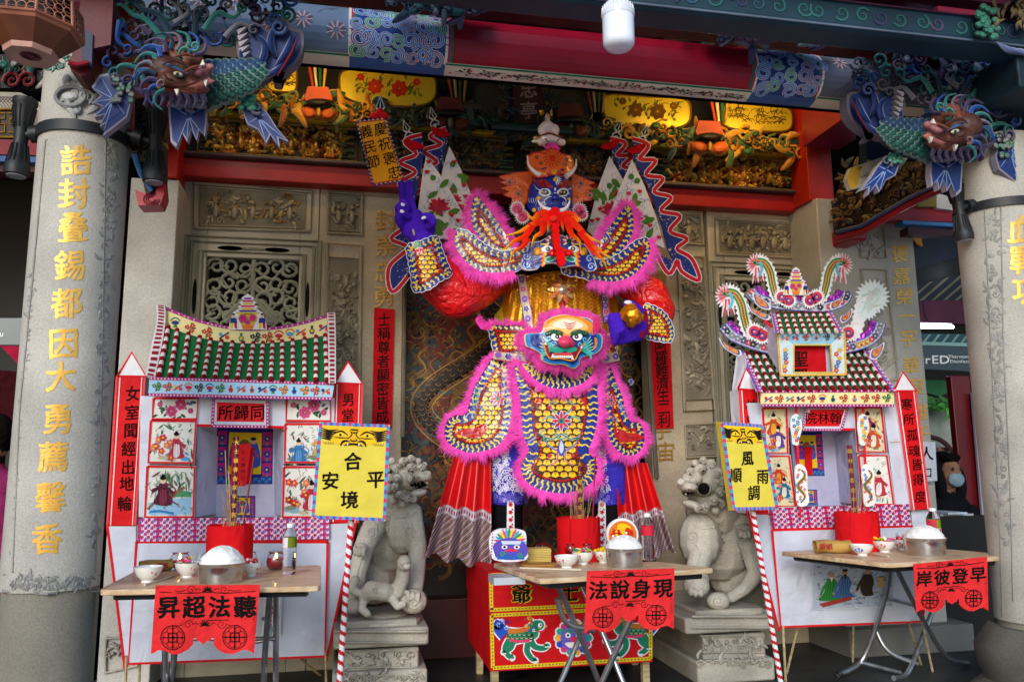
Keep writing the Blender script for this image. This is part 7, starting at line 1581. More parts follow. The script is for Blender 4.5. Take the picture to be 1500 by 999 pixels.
 for k in range(30):
  x, y = rr.uniform(250, 300), rr.uniform(146, 158); q = fm(x, y); A.dome(q[0], q[1], 6*sc, 5*sc, .03, rr.choice([GRY, hx('6a6a7a')]), .04, 0, 8)
 for k in range(22): x, y = rr.uniform(164, 196), rr.uniform(112, 150); q = fm(x, y); A.dome(q[0], q[1], 5*sc, 5*sc, .025, rr.choice([hx('5f8a74'), hx('8a8a84')]), .036, 0, 8)
 for k in range(16): x, y = rr.uniform(352, 372), rr.uniform(142, 160); q = fm(x, y); A.dome(q[0], q[1], 6*sc, 5*sc, .025, rr.choice([hx('2f8a74'), hx('5fa890')]), .036, 0, 8)
 A.build('shoulder_scale', M_PW, t, kind='stuff')
 return t
dragonfish('carved blue and green dragon-fish bracket at the left column, with curled tail pointing right', lambda x, y: (x, y), 1.0, 3.22, -1.1)
dragonfish('carved blue and green dragon-fish bracket at the right column, with curled tail pointing left', lambda x, y: (1378-(x-285)*.86, 200+(y-117)*.88), .88, 3.3, 3.3)
# carved braces running from each column back to the wall pillars
def brace(label, q, x0, sgn, cols, tipq):
 A = G(MX(x0, sgn)); n = len(q); f = [A.M(x, y, 0) for x, y in q]; b = [p+Vector((sgn*.09, 0, 0)) for p in f]
 A.add(f+b, [tuple(range(n)), tuple(range(2*n-1, n-1, -1))]+[(i, (i+1) % n, n+(i+1) % n, n+i) for i in range(n)], hx('1c1612'))
 orn(A, q, 150, 6, 12, cols, .02, .001, .4, .3, [hx('b8a070'), hx('7a7c80')]); t = A.build('carved_brace', M_PW, None); tag(t, label, 'brace', 'carved braces between columns and wall')
 B = G(MX(x0, sgn)); B.ridge(tipq, 12, .03, hx('9a1226'), .01, (1, 1)); B.ridge([(x, y-9) for x, y in tipq], 6, .03, hx('2a4a8c'), .02, (1, 1), hx('8a98b0')); B.build('edge_rail', M_PWL, t)
 return t
brace('carved gilded brace under the right dragon, sloping down to the right granite pillar', [(1218, 300), (1240, 245), (1300, 240), (1392, 232), (1396, 262), (1310, 300), (1240, 345), (1222, 348)], 3.08, 1, [hx('6a4a2a'), hx('4a3a30'), hx('8a6a34'), hx('3a4a4a'), hx('5a2c20')], [(1224, 350), (1262, 340), (1330, 300), (1396, 268)])
g = G(); a = P(1240, 352, 4.55); g.box(a.x-.07, a.x+.05, 4.4, 4.62, a.z-.04, a.z+.07, hx('a8122c')); tb = g.build('brace_tip', M_PWL, None, bevel=.015); tag(tb, 'carved red block under the end of the right brace', 'block')
A = G(MP(3.55)); A.board([(1240, 262), (1246, 246), (1300, 228), (1330, 232), (1316, 252), (1262, 274), (1246, 278)], hx('b8b09a'), .03); 
for k in range(16): x, y = R_(1255, 1315), R_(240, 262); A.stroke([(x, y), (x+4, y+2), (x+7, y-2)], 1, hx('3a3428'), .001+k*.00003)
A.poly([(1240, 262), (1246, 246), (1262, 243), (1256, 272), (1246, 278)], hx('c89a2a'), .001); tag(A.build('scroll_board', M_PW, None), 'pale painted scroll board under the right dragon body', 'board')
A = G(MP(3.5)); 
A.board([(198, 145), (232, 140), (240, 180), (238, 262), (214, 288), (206, 250), (197, 190)], hx('241a12'), .1); orn(A, [(198, 145), (232, 140), (240, 180), (236, 250), (216, 280), (206, 240)], 60, 6, 12, [hx('b89a3a'), hx('4a4a3c'), hx('2a4a7a'), hx('7a6a3a')], .03, .0, .5, .2)
t = A.build('carved_brace', M_PW, None); tag(t, 'carved gilded brace hanging below the left dragon beside the left column', 'brace', 'carved braces between columns and wall')
A = G(MP(3.47)); A.board([(198, 278), (224, 288), (238, 262), (240, 285), (234, 300), (202, 301)], hx('a8122c'), .1); 
for k in range(3): A.ridge(arc(222, 292, 5+k*3.4, 4+k*2.6, 0, 300, 12), 1.6, .004, hx('5a0a18'), .001, (1, 1))
A.ridge([(196, 225), (206, 255), (222, 280)], 9, .03, hx('2a5a9a'), .01, (1, .6), hx('8ab0c8')); A.build('red_foot', M_PWL, t)
# block and dragon claw at the top right corner
g = G(); a = P(1480, 120, 3.1); g.box(a.x-.05, a.x+.3, 3.0, 3.3, a.z-.08, a.z+.12, hx('16303e')); tag(g.build('beam_block', M_PW, None, bevel=.01), 'teal painted beam end block at the top right', 'block')
A = G(MP(2.9)); 
for k in range(26): q = (1432+R_(0, 30), 10+k*1.8); A.dome(q[0], q[1], 6, 5, .03, jit(hx('3a8a74'), .2), R_(0, .02), 0, 8, hx('9ab8a8'))
for k in range(26): q = (1470+R_(-14, 40), 30+R_(-22, 22)); A.ridge(smooth([(q[0], q[1]), (q[0]+R_(-6, 6), q[1]-9), (q[0]+R_(-10, 10), q[1]-16)], 3, False), 6, .03, jit(hx('8a7a5a'), .2), R_(0, .02), 'mid')
for k in range(4): A.ridge(smooth([(1460+k*8, 62+k*4), (1480+k*6, 76), (1510, 74+k*4)], 4, False), 8, .03, hx('6a78a8'), .01*k, 'mid', hx('b0b4c8'))
A.build('x', M_PW, None); o_ = bpy.data.objects['x']; o_.name = 'carved_corbel'; tag(o_, 'green scaled carved corbel cut by the top right picture corner', 'corbel')
A = G(MP(3.15)); A.board([(118, 0), (166, 0), (162, 66), (134, 72), (133, 108), (118, 112), (104, 104), (100, 90), (106, 80), (100, 66), (112, 50)], hx('5e0a18'), .15); A.ridge([(100, 92), (112, 96), (130, 92)], 8, .05, hx('8c1226'), 0, (1, 1)); A.board([(118, 40), (136, 50), (134, 100), (120, 86)], hx('182648'), .02, .01); orn(A, [(60, 84), (104, 84), (100, 100), (60, 104)], 24, 5, 9, [hx('5f9a8c'), hx('8ab8a8')], .03, -.06)
tag(A.build('bracket_block', M_PW, None), 'crimson stepped bracket block above the left column', 'block')
# ================================================================== hanging things
YLn = 2.75
lt_ = thing('hanging_lantern', 'octagonal pinkish brown lantern hanging at the top left, cut by the picture edge', 'lantern', P(60, 60, YLn))
c = P(48, 50, YLn); s1 = S(50, YLn); LC = hx('9a5c46')
prof = [(s1*18, -s1*41), (s1*40, -s1*43), (s1*42, -s1*34), (s1*72, -s1*4), (s1*77, s1*4), (s1*72, s1*50), (s1*60, s1*66)]
g = G(); n = 8
def ring8(r, z, a0=.39): return [Vector((c.x+r*math.cos(a0+6.2832*i/8), c.y+r*math.sin(a0+6.2832*i/8), c.z+z)) for i in range(8)]
rs = [ring8(r, z) for r, z in prof]
M_LAN = mat('lantern_paint', .45, noise=12, amt=.25, grime=.2)
g.add(rs[0]+rs[1], [(i, (i+1) % 8, 8+(i+1) % 8, 8+i) for i in range(8)], hx('b88c7c')); g.add(rs[1]+rs[2], [(i, (i+1) % 8, 8+(i+1) % 8, 8+i) for i in range(8)], hx('b88474')); g.add(rs[2]+rs[3], [(i, (i+1) % 8, 8+(i+1) % 8, 8+i) for i in range(8)], hx('6a3a24')); g.add(rs[3]+rs[4], [(i, (i+1) % 8, 8+(i+1) % 8, 8+i) for i in range(8)], LC)
g.add(rs[0], [tuple(range(8))], hx('7a1c20')); g.build('base', M_LAN, lt_, sm=False)
g = G(); rr = random.Random(3)
for k in range(9): a = k*.7; g.tube([Vector((c.x+s1*14*math.cos(a+t_*.5)*(.4+.2*t_), c.y+s1*14*math.sin(a+t_*.5)*(.4+.2*t_), c.z-s1*41.6)) for t_ in range(4)], s1*.8, hx('2a0a0c'), 5)
g.build('rosette', M_LAN, lt_)
for i in range(8):                              # pierced lattice panels
 A, B = rs[4][i], rs[4][(i+1) % 8]; C, D = rs[5][i], rs[5][(i+1) % 8]; g = G()
 for p0, p1 in ((A, B), (A, C), (C, D)): g.tube([p0, p1], s1*2.6, LC, 6)
 for u in range(4):
  for v in range(3):
   uu, vv = (u+.5)/4, (v+.5)/3
   q = lambda a, b: (A*(1-a)+B*a)*(1-b)+(C*(1-a)+D*a)*b
   cir = [q(uu+.125*math.cos(6.2832*k/10), vv+.167*math.sin(6.2832*k/10)) for k in range(11)]; g.tube(cir, s1*.9, hx('a86a50'), 5, cap=False)
   g.tube([q(uu-.125, vv), q(uu, vv-.05), q(uu+.125, vv)], s1*.6, LC, 4)
 g.build('pierced_panel', M_LAN, lt_)
g = G(); g.lathe(Vector((c.x, c.y, c.z)), [(s1*55, s1*2), (s1*55, s1*60)], hx('2a1c18'), 8); g.build('inner_liner', M_LAN, lt_); g = G(); g.add(rs[5]+rs[6], [(i, (i+1) % 8, 8+(i+1) % 8, 8+i) for i in range(8)], LC); g.add(rs[6], [tuple(range(7, -1, -1))], LC); g.tube([Vector((c.x, c.y, c.z+s1*60)), Vector((c.x, c.y, 4.1))], .008, BLACK, 6); g.build('lantern_top', M_LAN, lt_, sm=False)
bt_ = thing('hanging_bulb', 'white cylindrical lamp bulb hanging unlit from the eave', 'lamp', P(906, 74, 2.7)); c = P(906, 50, 2.7); s1 = S(906, 2.7)
g = G(); g.lathe(c, [(0, -s1*25), (s1*12, -s1*24.6), (s1*19, -s1*22.5), (s1*23, -s1*17), (s1*23.6, -s1*10), (s1*23.6, s1*26)], WHITE, 40); g.build('diffuser', M_BULB, bt_, ang=60)
g = G(); g.lathe(c, [(s1*24.2, s1*25), (s1*24.6, s1*27), (s1*24.6, s1*32), (s1*20, s1*46), (s1*8, s1*50), (s1*6, s1*62), (s1*6, s1*90)], hx('dcdfe8'), 36)
for k in range(26): a = 6.2832*k/26; g.tube([c+Vector((s1*24*math.cos(a), s1*24*math.sin(a), s1*28)), c+Vector((s1*23*math.cos(a), s1*23*math.sin(a), s1*42))], s1*.9, hx('e8eaf0'), 4)
g.build('cap', M_PLAS, bt_); g = G(); g.tube([c+Vector((0, 0, s1*88)), Vector((c.x, c.y, 4.1))], .004, hx('e0e0e0'), 6); g.build('cord', M_PLAS, bt_)
# ================================================================== beyond the right pillar
M_TUBE = mat('tube_light', .5, amt=0, col=hx('dfeaff'), emit=14); 
g = G(); a, b = P(1345, 481, 6.4), P(1396, 479, 6.4); g.tube([a-Vector((.5, 0, 0)), b], .014, WHITE, 10); tl = tag(g.build('fluorescent_tube', M_TUBE, None), 'lit fluorescent tube in the side hall right of the granite pillar', 'light')
g = G(); g.box(a.x-.5, b.x+.01, 6.42, 6.5, a.z+.02, a.z+.06, WHITE); g.build('housing', M_PLAS, tl)
g = G(); g.tube([P(1410, 389, 6.8), P(1416, 387, 6.8)], .02, WHITE, 8); tag(g.build('spot_lamp', M_TUBE, None), 'small lit spot lamp under the dark awning at right', 'light')
sg_ = thing('shop_banner', 'dark grey banner with white thermometer lettering in the side hall', 'banner', P(1390, 540, 6.2)); A = G(MP(6.2)); A.board([(1330, 505), (1440, 508), (1440, 545), (1330, 539)], hx('2b3946'), .03); A.board([(1330, 500), (1440, 503), (1440, 508), (1330, 505)], hx('7fa8a8'), .03, .01); bn = A.build('banner_board', M_PLAS, sg_, sm=False)
B = G(MP(6.2)); B.text('rrED', 1368, 526, 17, hx('e8eef2'), .002, sx=1.25, bold=.02, slant=0); B.text('Thermometer', 1412, 522, 6.6, hx('e8eef2'), .002, sx=1.15, bold=.01, slant=0); B.text('Disinfection', 1411, 529, 6.6, hx('e8eef2'), .002, sx=1.15, bold=.01, slant=0); B.build('lettering', M_PLAS, bn, sm=False)
aw = thing('striped_awning', 'dark blue awning with pale diagonal stripes beyond the right opening', 'awning', P(1380, 430, 6.9)); A = G(MP(7.0)); A.board([(1320, 340), (1460, 340), (1460, 442), (1320, 440)], hx('1d2a44'), .02)
for k in range(8): x = 1330+k*17; A.poly([(x, 440), (x+5, 440), (x+65, 388), (x+60, 388)], hx('8a8a70'), .004)
A.poly([(1320, 400), (1460, 360), (1460, 388), (1320, 424)], hx('15171c'), .008); A.board([(1320, 440), (1460, 441), (1460, 475), (1320, 473)], hx('5a1a44'), .1, .1); A.board([(1320, 488), (1460, 490), (1460, 506), (1320, 503)], hx('24586a'), .02, .0)
for k in range(7): x = 1350+k*14; A.poly([(x, 503), (x+4, 503), (x+14, 490), (x+10, 490)], hx('8fa8a0'), .004)
A.board([(1334, 339), (1348, 343), (1362, 347), (1350, 350), (1352, 362), (1344, 358), (1338, 350)], hx('c8862a'), .02, .05); A.build('awning_cloth', M_PW, aw, sm=False)
g = G(); g.tube([P(1352, 440, 6.6), P(1354, 460, 6.6), P(1362, 478, 6.6)], .006, BLACK, 6); tag(g.build('cable', M_IRON, None), 'thin black cable hanging to the fluorescent tube', 'cable')
bp = box(None, 'red_pillar', M_PWL, MPX(1402, 650, 5.6), MPX(1430, 650, 5.6), 5.6, 5.66, FZ, P(1400, 550, 5.6).z, hx('5c0a14')); tag(bp, 'dark red pillar behind the right granite column', 'pillar')
A = G(MP(5.55)); A.board([(1424, 575), (1445, 576), (1452, 768), (1440, 768)], hx('8a90a0'), .02); A.poly([(1438, 723), (1450, 722), (1450, 727), (1438, 728)], hx('c01c2c'), .002); A.poly([(1442, 718), (1446, 718), (1447, 734), (1443, 734)], hx('c01c2c'), .003); tag(A.build('banner_stand', M_PLAS, None, sm=False), 'grey roll-up banner with a red cross beside the right column', 'banner')
A = G(MP(6.6)); A.board([(1350, 556), (1400, 558), (1400, 572), (1376, 580), (1350, 574)], hx('1c6a3a'), .05); A.board([(1340, 582), (1400, 584), (1400, 602), (1340, 600)], hx('2a5a2c'), .05); orn(A, [(1355, 585), (1398, 586), (1398, 600), (1355, 598)], 20, 8, 14, [hx('4a9a3a'), hx('2a6a2a')], .03, 0); tag(A.build('green_sign', M_PW, None), 'green printed sign above the arch in the side hall', 'sign')
A = G(MP(6.8)); A.board([(1345, 602), (1402, 602), (1402, 690), (1345, 690)], hx('8f988f'), .05); tag(A.build('pale_partition', M_PW, None), 'pale green partition behind the masked person', 'partition')
A = G(MP(6.6)); w = arc(1360, 690, 42, 50, 180, 360, 20); A.ridge(w, 7, .05, hx('4a2a20'), 0, (1, 1)); A.board([(1374, 655), (1388, 655), (1392, 672), (1376, 672)], hx('a8766a'), .02, -.03); tag(A.build('wooden_arch', M_PW, None), 'dark wooden arch behind the masked person', 'arch')
# notice sheet on the wall pillar
A = G(MP(4.55)); A.board([(1352, 647), (1370, 647), (1373, 704), (1356, 705)], hx('e0e2ea'), .004); A.text('人', 1357, 664, 22, BLACK, .001); A.text('口', 1358, 692, 16, BLACK, .001); tag(A.build('notice_sheet', M_PAP, None, sm=False), 'white paper notice with black characters right of the tall right couplet', 'notice')
# person with mask in the opening
pe = thing('person', 'person in dark hooded clothes and pale face mask standing in the right opening', 'person', (P(1388, 800, 5.3).x, 5.3, FZ)); DK = hx('14151a')
g = Blob(); cpt = P(1389, 693, 5.3); sp_ = S(1389, 5.3); X0, Z0 = cpt.x, cpt.z; hgt = Z0-FZ
g.ell((X0, 5.3, Z0), (.085, .1, .125), hx('8a6450')); g.tube([(X0, 5.32, Z0-.1), (X0, 5.33, Z0-.22)], .055, hx('b08468'), 10)
for k in range(8): t_ = k/7; g.ell((X0, 5.34, Z0-.26-.5*t_), (.19-.05*math.sin(3*t_), .12, .12), DK)
g.ell((X0, 5.34, Z0-.8), (.17, .13, .15), DK)
for sx in (-1, 1):
 g.tube([(X0+sx*.17, 5.34, Z0-.25), (X0+sx*.24, 5.32, Z0-.5), (X0+sx*.12, 5.16, Z0-.62)], [.065, .055, .04], DK, 10); g.ell((X0+sx*.09, 5.13, Z0-.62), (.05, .03, .035), hx('b08468'))
 for k in range(4): g.tube([(X0+sx*.09, 5.12, Z0-.60-k*.015), (X0+sx*.03, 5.10, Z0-.60-k*.016), (X0+sx*.0, 5.115, Z0-.615-k*.016)], [.010, .009, .008], hx('b08468'), 6)
 g.tube([(X0+sx*.09, 5.34, Z0-.85), (X0+sx*.10, 5.33, Z0-1.15), (X0+sx*.10, 5.35, FZ+.06)], [.09, .07, .05], DK, 10); g.ell((X0+sx*.10, 5.3, FZ+.04), (.05, .12, .04), hx('0c0c0e'))
g.make('body', M_CLOTH, pe, .012, 2)
g = Blob(); g.ell((X0, 5.35, Z0+.03), (.115, .11, .14), DK); g.ell((X0-.085, 5.30, Z0-.08), (.045, .06, .14), DK); g.ell((X0+.085, 5.30, Z0-.08), (.045, .06, .14), DK); g.ell((X0, 5.36, Z0-.2), (.13, .1, .08), DK); g.ell((X0, 5.26, Z0+.115), (.08, .05, .04), hx('0e0c0c')); g.make('hood', M_CLOTH, pe, .01)
g = Blob(); g.ell((X0, 5.225, Z0-.045), (.068, .035, .058), hx('7f95a2')); g.make('face_mask', M_CLOTH, pe, .006)
g = G(); 
for sx in (-1, 1): g.lathe(Vector((X0+sx*.034, 5.208, Z0+.032)), [(.0, .0), (.013, .002), (.009, .006)], hx('1a1412'), 10, axis=Vector((0, -1, 0)))
g.build('eye', M_PLAS, pe)
g = G(); a = P(1392, 752, 4.9); g.box(a.x-.12, a.x+.14, 4.85, 5.1, a.z-.012, a.z, hx('aeb6c4')); g.box(a.x-.1, a.x+.05, 4.8, 5.05, a.z+.001, a.z+.014, hx('c8d0dc')); tag(g.build('papers', M_PAP, None, sm=False), 'small stack of pale papers in front of the masked person', 'papers')
g = G(); g.box(a.x-.3, a.x+.25, 4.78, 5.12, FZ, a.z-.013, hx('17120f')); tag(g.build('counter', M_PW, None), 'dark counter under the papers in the right opening', 'counter')
# left edge
A = G(MP(5.4)); A.board([(-60, 466), (34, 466), (34, 505), (-60, 505)], hx('4a5a66'), .03); A.text('u', 2, 488, 12, WHITE, .002, bold=.02); tag(A.build('shop_sign', M_PLAS, None, sm=False), 'grey-blue sign end left of the left column', 'sign')
A = G(MP(5.3)); A.board([(0, 506), (40, 508), (40, 560), (24, 530)], hx('a81c3c'), .03); A.board([(-20, 540), (36, 545), (20, 655), (-20, 655)], hx('3a0f14'), .03, -.1); tag(A.build('red_pennant_cloth', M_CLOTH, None, sm=False), 'crimson triangular cloth left of the left column', 'cloth')
pe2 = thing('person', 'person in magenta jacket mostly hidden behind the left column', 'person', (P(-12, 760, 5.0).x, 5.0, FZ)); X0 = P(-16, 760, 5.0).x; Zs = P(-10, 690, 5.0).z
g = Blob(); MG = hx('8a2a5c')
for k in range(7): g.ell((X0, 5.0, Zs-.1-k*.09), (.2, .13, .12), MG)
g.tube([(X0+.16, 4.98, Zs-.06), (X0+.21, 4.95, Zs-.32), (X0+.15, 4.82, Zs-.45)], [.06, .055, .04], MG, 10); g.ell((X0, 5, Zs+.2), (.09, .1, .13), hx('15100e')); g.tube([(X0, 5, Zs+.1), (X0, 5, Zs-.05)], .055, hx('b08468'), 8)
for sx in (-1, 1): g.tube([(X0+sx*.1, 5, Zs-.7), (X0+sx*.1, 5, FZ+.05)], [.1, .06], hx('1a1a22'), 10)
g.make('body', M_CLOTH, pe2, .015)
# ================================================================== stone lions
def PZ(px, py, z):
 d = FW + RT*((px-750)/FPX) + UP*((499.5-py)/FPX); return CAM + d*((z-CAM.z)/d.z)
def lion(label, K, Ys, parts, curls, ped):
 """parts: list of (kind, ...) in picture pixels with depth offsets; Ys base depth"""
 t = thing('stone_lion', label, 'stone lion', P(K[0], K[1], Ys), 'guardian lions either side of the door'); s0 = S(K[0], Ys); C = hx('c0b9ab')
 g = Blob()
 for p in parts:
  if p[0] == 'e': _, x, y, d, rx, ry, rot = p; g.ell(P(x, y, Ys+d), (rx*s0, (rx+ry)/2*s0*.95, ry*s0), C, (0, math.radians(rot), 0))
  elif p[0] == 'ed': _, x, y, d, rx, ry, rd, rot = p; g.ell(P(x, y, Ys+d), (rx*s0, rd*s0, ry*s0), C, (0, math.radians(rot), 0))
  elif p[0] == 't':
   pts = p[1]
   for i in range(len(pts)-1):
    for k in range(7): a = [pts[i][j]+(pts[i+1][j]-pts[i][j])*k/7 for j in range(4)]; g.ell(P(a[0], a[1], Ys+a[2]), (a[3]*s0,)*3, C, n=10)
 for (x, y, d, r) in curls: g.ell(P(x, y, Ys+d), (r*s0, r*s0*.8, r*s0), C, n=8)
 g.make('body', M_LION, t, .0065, 1)
 pd = thing('lion_pedestal', ped[0], 'pedestal', P(K[0], 999, Ys+.1), 'pedestals of the guardian lions')
 for (x0, x1, y0, y1, yd0, yd1, nm) in ped[1]:
  z1 = P((x0+x1)/2, y0, yd0).z; z0 = max(FZ, P((x0+x1)/2, y1, yd0).z); xa, xb = MPX(x0, (y0+y1)/2, yd0), MPX(x1, (y0+y1)/2, yd0)
  box(pd, nm, M_LION, xa, xb, yd0, yd1, z0, z1-.001, jit(hx('b4ada0'), .04), bevel=.012)
 return t, pd
DARK = hx('191512')
l1 = [('e', 566, 790, .25, 46, 62, 0), ('e', 575, 745, .18, 36, 40, 10), ('e', 586, 722, .1, 30, 30, 0), ('e', 600, 695, .02, 25, 24, 0), ('e', 548, 840, .25, 40, 45, 0), ('e', 590, 775, .05, 24, 36, 0),
  ('e', 612, 694, -.06, 16, 12, 0), ('ed', 620, 698, -.10, 13, 7, 14, 5), ('ed', 613, 722, -.06, 13, 6, 13, -12), ('e', 626, 694, -.13, 6, 5, 0), ('e', 603, 684, -.1, 8, 6, 0), ('e', 618, 684, -.11, 7, 5, 0), ('e', 600, 700, -.12, 5, 7, 0),
  ('t', [(602, 752, .02, 17), (612, 800, -.02, 14), (610, 845, -.06, 12), (606, 872, -.1, 12)]), ('e', 606, 880, -.15, 19, 17, 0),
  ('t', [(548, 770, .05, 18), (534, 800, -.02, 15), (524, 840, -.02, 13), (520, 880, -.05, 13)]), ('e', 528, 803, -.1, 11, 8, 0), ('e', 518, 888, -.1, 14, 10, 0),
  ('t', [(570, 690, .15, 16), (560, 720, .3, 22), (545, 780, .38, 30)]),
  # cub
  ('t', [(578, 872, -.16, 11), (562, 866, -.2, 13), (545, 864, -.18, 13), (534, 874, -.14, 10)]), ('t', [(582, 866, -.18, 10), (590, 846, -.2, 10), (592, 830, -.22, 10)]), ('e', 592, 824, -.25, 10, 11, 0), ('e', 596, 829, -.3, 6, 5, 0), ('t', [(534, 872, -.15, 7), (530, 892, -.18, 5.5), (540, 900, -.2, 5)]), ('t', [(574, 874, -.2, 7), (582, 888, -.24, 5), (592, 884, -.24, 5)]), ('t', [(520, 850, -.16, 7), (514, 862, -.16, 6), (524, 868, -.16, 6)]),
  ('ed', 560, 905, 0, 58, 9, 60, 0)]
c1 = [(582, 700, -.06, 7), (578, 714, -.06, 7), (586, 725, -.1, 7), (596, 730, -.12, 6), (606, 731, -.12, 5.5), (580, 686, -.04, 7), (590, 676, -.06, 7), (602, 672, -.06, 6.5), (613, 675, -.06, 5), (570, 700, .0, 7), (570, 716, .0, 7), (576, 732, -.04, 7), (566, 688, .04, 7), (574, 675, .02, 6), (590, 738, -.08, 6)]
# toes
for (x, y) in ((520, 806), (526, 808), (533, 808), (598, 872), (605, 874), (613, 874)): l1.append(('ed', x, y, -.2, 3, 8, 6, 0))
lion('pale stone lion with a cub at its feet, behind the left yellow sign', (570, 920), 4.45, l1, c1, ('tiered stone pedestal under the left lion with the cub', [(506, 612, 908, 922, 4.25, 4.95, 'slab'), (488, 628, 920, 948, 4.2, 4.97, 'cap'), (496, 614, 950, 984, 4.25, 4.95, 'die'), (486, 626, 982, 1040, 4.2, 4.97, 'foot')]))
l2 = [('e', 1052, 790, .25, 50, 56, 0), ('e', 1045, 750, .15, 38, 38, -10), ('e', 1040, 720, .08, 30, 30, 0), ('e', 1030, 700, 0, 26, 24, 0), ('e', 1075, 830, .3, 40, 45, 0), ('e', 1025, 790, .05, 28, 36, 0),
  ('ed', 1006, 712, -.12, 14, 7, 15, 12), ('e', 1014, 700, -.10, 14, 9, 0), ('ed', 1014, 740, -.06, 14, 6, 14, 20), ('e', 998, 706, -.16, 6, 5, 0), ('e', 1012, 690, -.12, 7, 5, 0), ('e', 1026, 686, -.12, 8, 6, 0),
  ('t', [(1030, 800, 0, 17), (1020, 835, -.06, 14), (1022, 850, -.1, 15)]), ('e', 1020, 858, -.16, 17, 14, 0), ('t', [(1088, 770, .05, 15), (1098, 800, 0, 14), (1108, 840, 0, 11), (1090, 862, -.08, 8), (1068, 876, -.12, 7)]), ('e', 1090, 776, -.06, 13, 9, 0),
  ('e', 1052, 880, -.16, 15, 11, 0), ('t', [(1060, 700, .15, 14), (1072, 730, .3, 22), (1080, 780, .38, 30)]), ('ed', 1065, 893, 0, 50, 8, 60, 0)]
for (x, y) in ((1011, 866), (1018, 868), (1026, 868), (1084, 781), (1090, 783), (1096, 782)): l2.append(('ed', x, y, -.23 if y > 800 else -.14, 3, 6, 6, 0))
c2 = [(1052, 692, -.06, 7), (1058, 706, -.06, 7), (1056, 721, -.06, 7), (1046, 733, -.1, 7), (1034, 742, -.1, 6.5), (1022, 745, -.12, 5.5), (1042, 680, -.06, 7), (1030, 675, -.06, 6), (1018, 678, -.08, 5), (1066, 696, .0, 7), (1068, 712, 0, 7), (1066, 728, 0, 7), (1056, 738, -.03, 7), (1048, 747, -.06, 6)]
t2, _ = lion('pale stone lion with wide open mouth, left of the right yellow sign', (1065, 900), 4.4, l2, c2, ('tiered carved stone pedestal under the open-mouthed lion', [(1020, 1118, 892, 904, 4.2, 4.9, 'slab'), (1004, 1134, 902, 926, 4.15, 4.92, 'cap'), (1030, 1122, 928, 968, 4.2, 4.9, 'die'), (1022, 1136, 966, 1000, 4.15, 4.92, 'foot')]))
def carve(tt, eyes, mouths, curls_, lines, swirls, dots):
 o = [c for c in tt.children if c.name.startswith('body')][0]; M = MRay(o); C = hx('c0b9ab'); A = G(M)
 for x, y, r in curls_: A.dome(x, y, r, r*.9, .02, C, -.004, 0, 9); A.ridge(spiral(x, y, r*.8, 1.5, x, 1, 12), r*.36, .012, hx('c6bfb0'), .012, (1, .7))
 for pts, w, hh in lines: A.ridge(smooth(pts, 5, False), w, hh, C, -.003, 'mid')
 for x, y, r, d in swirls: A.ridge(spiral(x, y, r, 1.6, 1, d, 18), r*.3, .012, C, -.003, (1, .5))
 for x, y, r in dots: A.dome(x, y, r, r, .012, C, -.002, 0, 8)
 for x, y in eyes: A.dome(x, y, 5, 4.2, .018, C, -.003); A.ridge(arc(x, y, 6.4, 5.4, 0, 340, 12), 2, .008, C, 0, (1, 1)); A.dome(x, y+.3, 2, 2, .008, hx('5c564a'), .013); A.ridge(spiral(x+3, y-8, 5, 1.2, 2, 1, 10), 3, .02, C, -.002, (1, .6))
 A.build('surface_carving', M_LION, tt, kind='stuff')
 for x, y, r, ry in mouths:
  A = G(M); A.dome(x, y, r, ry, .003, DARK, .002, -.12); A.build('mouth_shade', M_INK, tt); A = G(M); A.ridge(arc(x, y, r+1.2, ry+1.2, 0, 345, 20), 3.2, .016, C, 0, (1, 1), closed=True)  # mouth shade painted as a dark patch on the uncut stone
  if ry < 8:
   for k in range(4): A.dome(x-r*.6+k*r*.4, y-ry*.55, 1.4, 1.8, .012, hx('c0b8a8'), .004, 0, 7); A.dome(x-r*.5+k*r*.33, y+ry*.6, 1.3, 1.4, .01, hx('c0b8a8'), .004, 0, 7)
  A.build('lip', M_LION, tt)
L1, L2 = bpy.data.objects['stone_lion'], t2
carve(L1, ((604, 690), (619, 689)), ((613, 710, 13, 5),), [(580, 702, 6), (585, 713, 6), (592, 722, 6), (602, 727, 5.5), (577, 690, 6), (584, 680, 6), (594, 674, 5.5), (605, 672, 5), (574, 714, 6), (580, 727, 6)],
 [([(560, 742), (580, 756), (602, 754), (616, 742)], 5, .012), ([(540, 756), (552, 772), (548, 792)], 4, .01), ([(588, 770), (600, 782), (602, 806)], 4, .01), ([(560, 800), (572, 806), (584, 800)], 3, .008), ([(560, 814), (572, 821), (586, 814)], 3, .008), ([(562, 828), (574, 834), (588, 828)], 3, .008), ([(600, 760), (612, 790), (612, 830)], 3, .01), ([(532, 812), (524, 836), (520, 862)], 3, .01), ([(606, 700), (611, 697), (617, 700)], 4, .02), ([(546, 862), (560, 858), (574, 864)], 3, .008), ([(520, 900), (556, 903), (600, 898)], 4, .01), ([(516, 908), (556, 906), (606, 910)], 3, .01)],
 [(600, 778, 9, 1), (545, 780, 9, -1), (566, 760, 8, 1), (606, 883, 9, 1), (550, 864, 5, 1)], [(580, 757, 4), (570, 754, 3), (590, 757, 3), (598, 754, 3), (588, 826, 2), (596, 825, 2)])
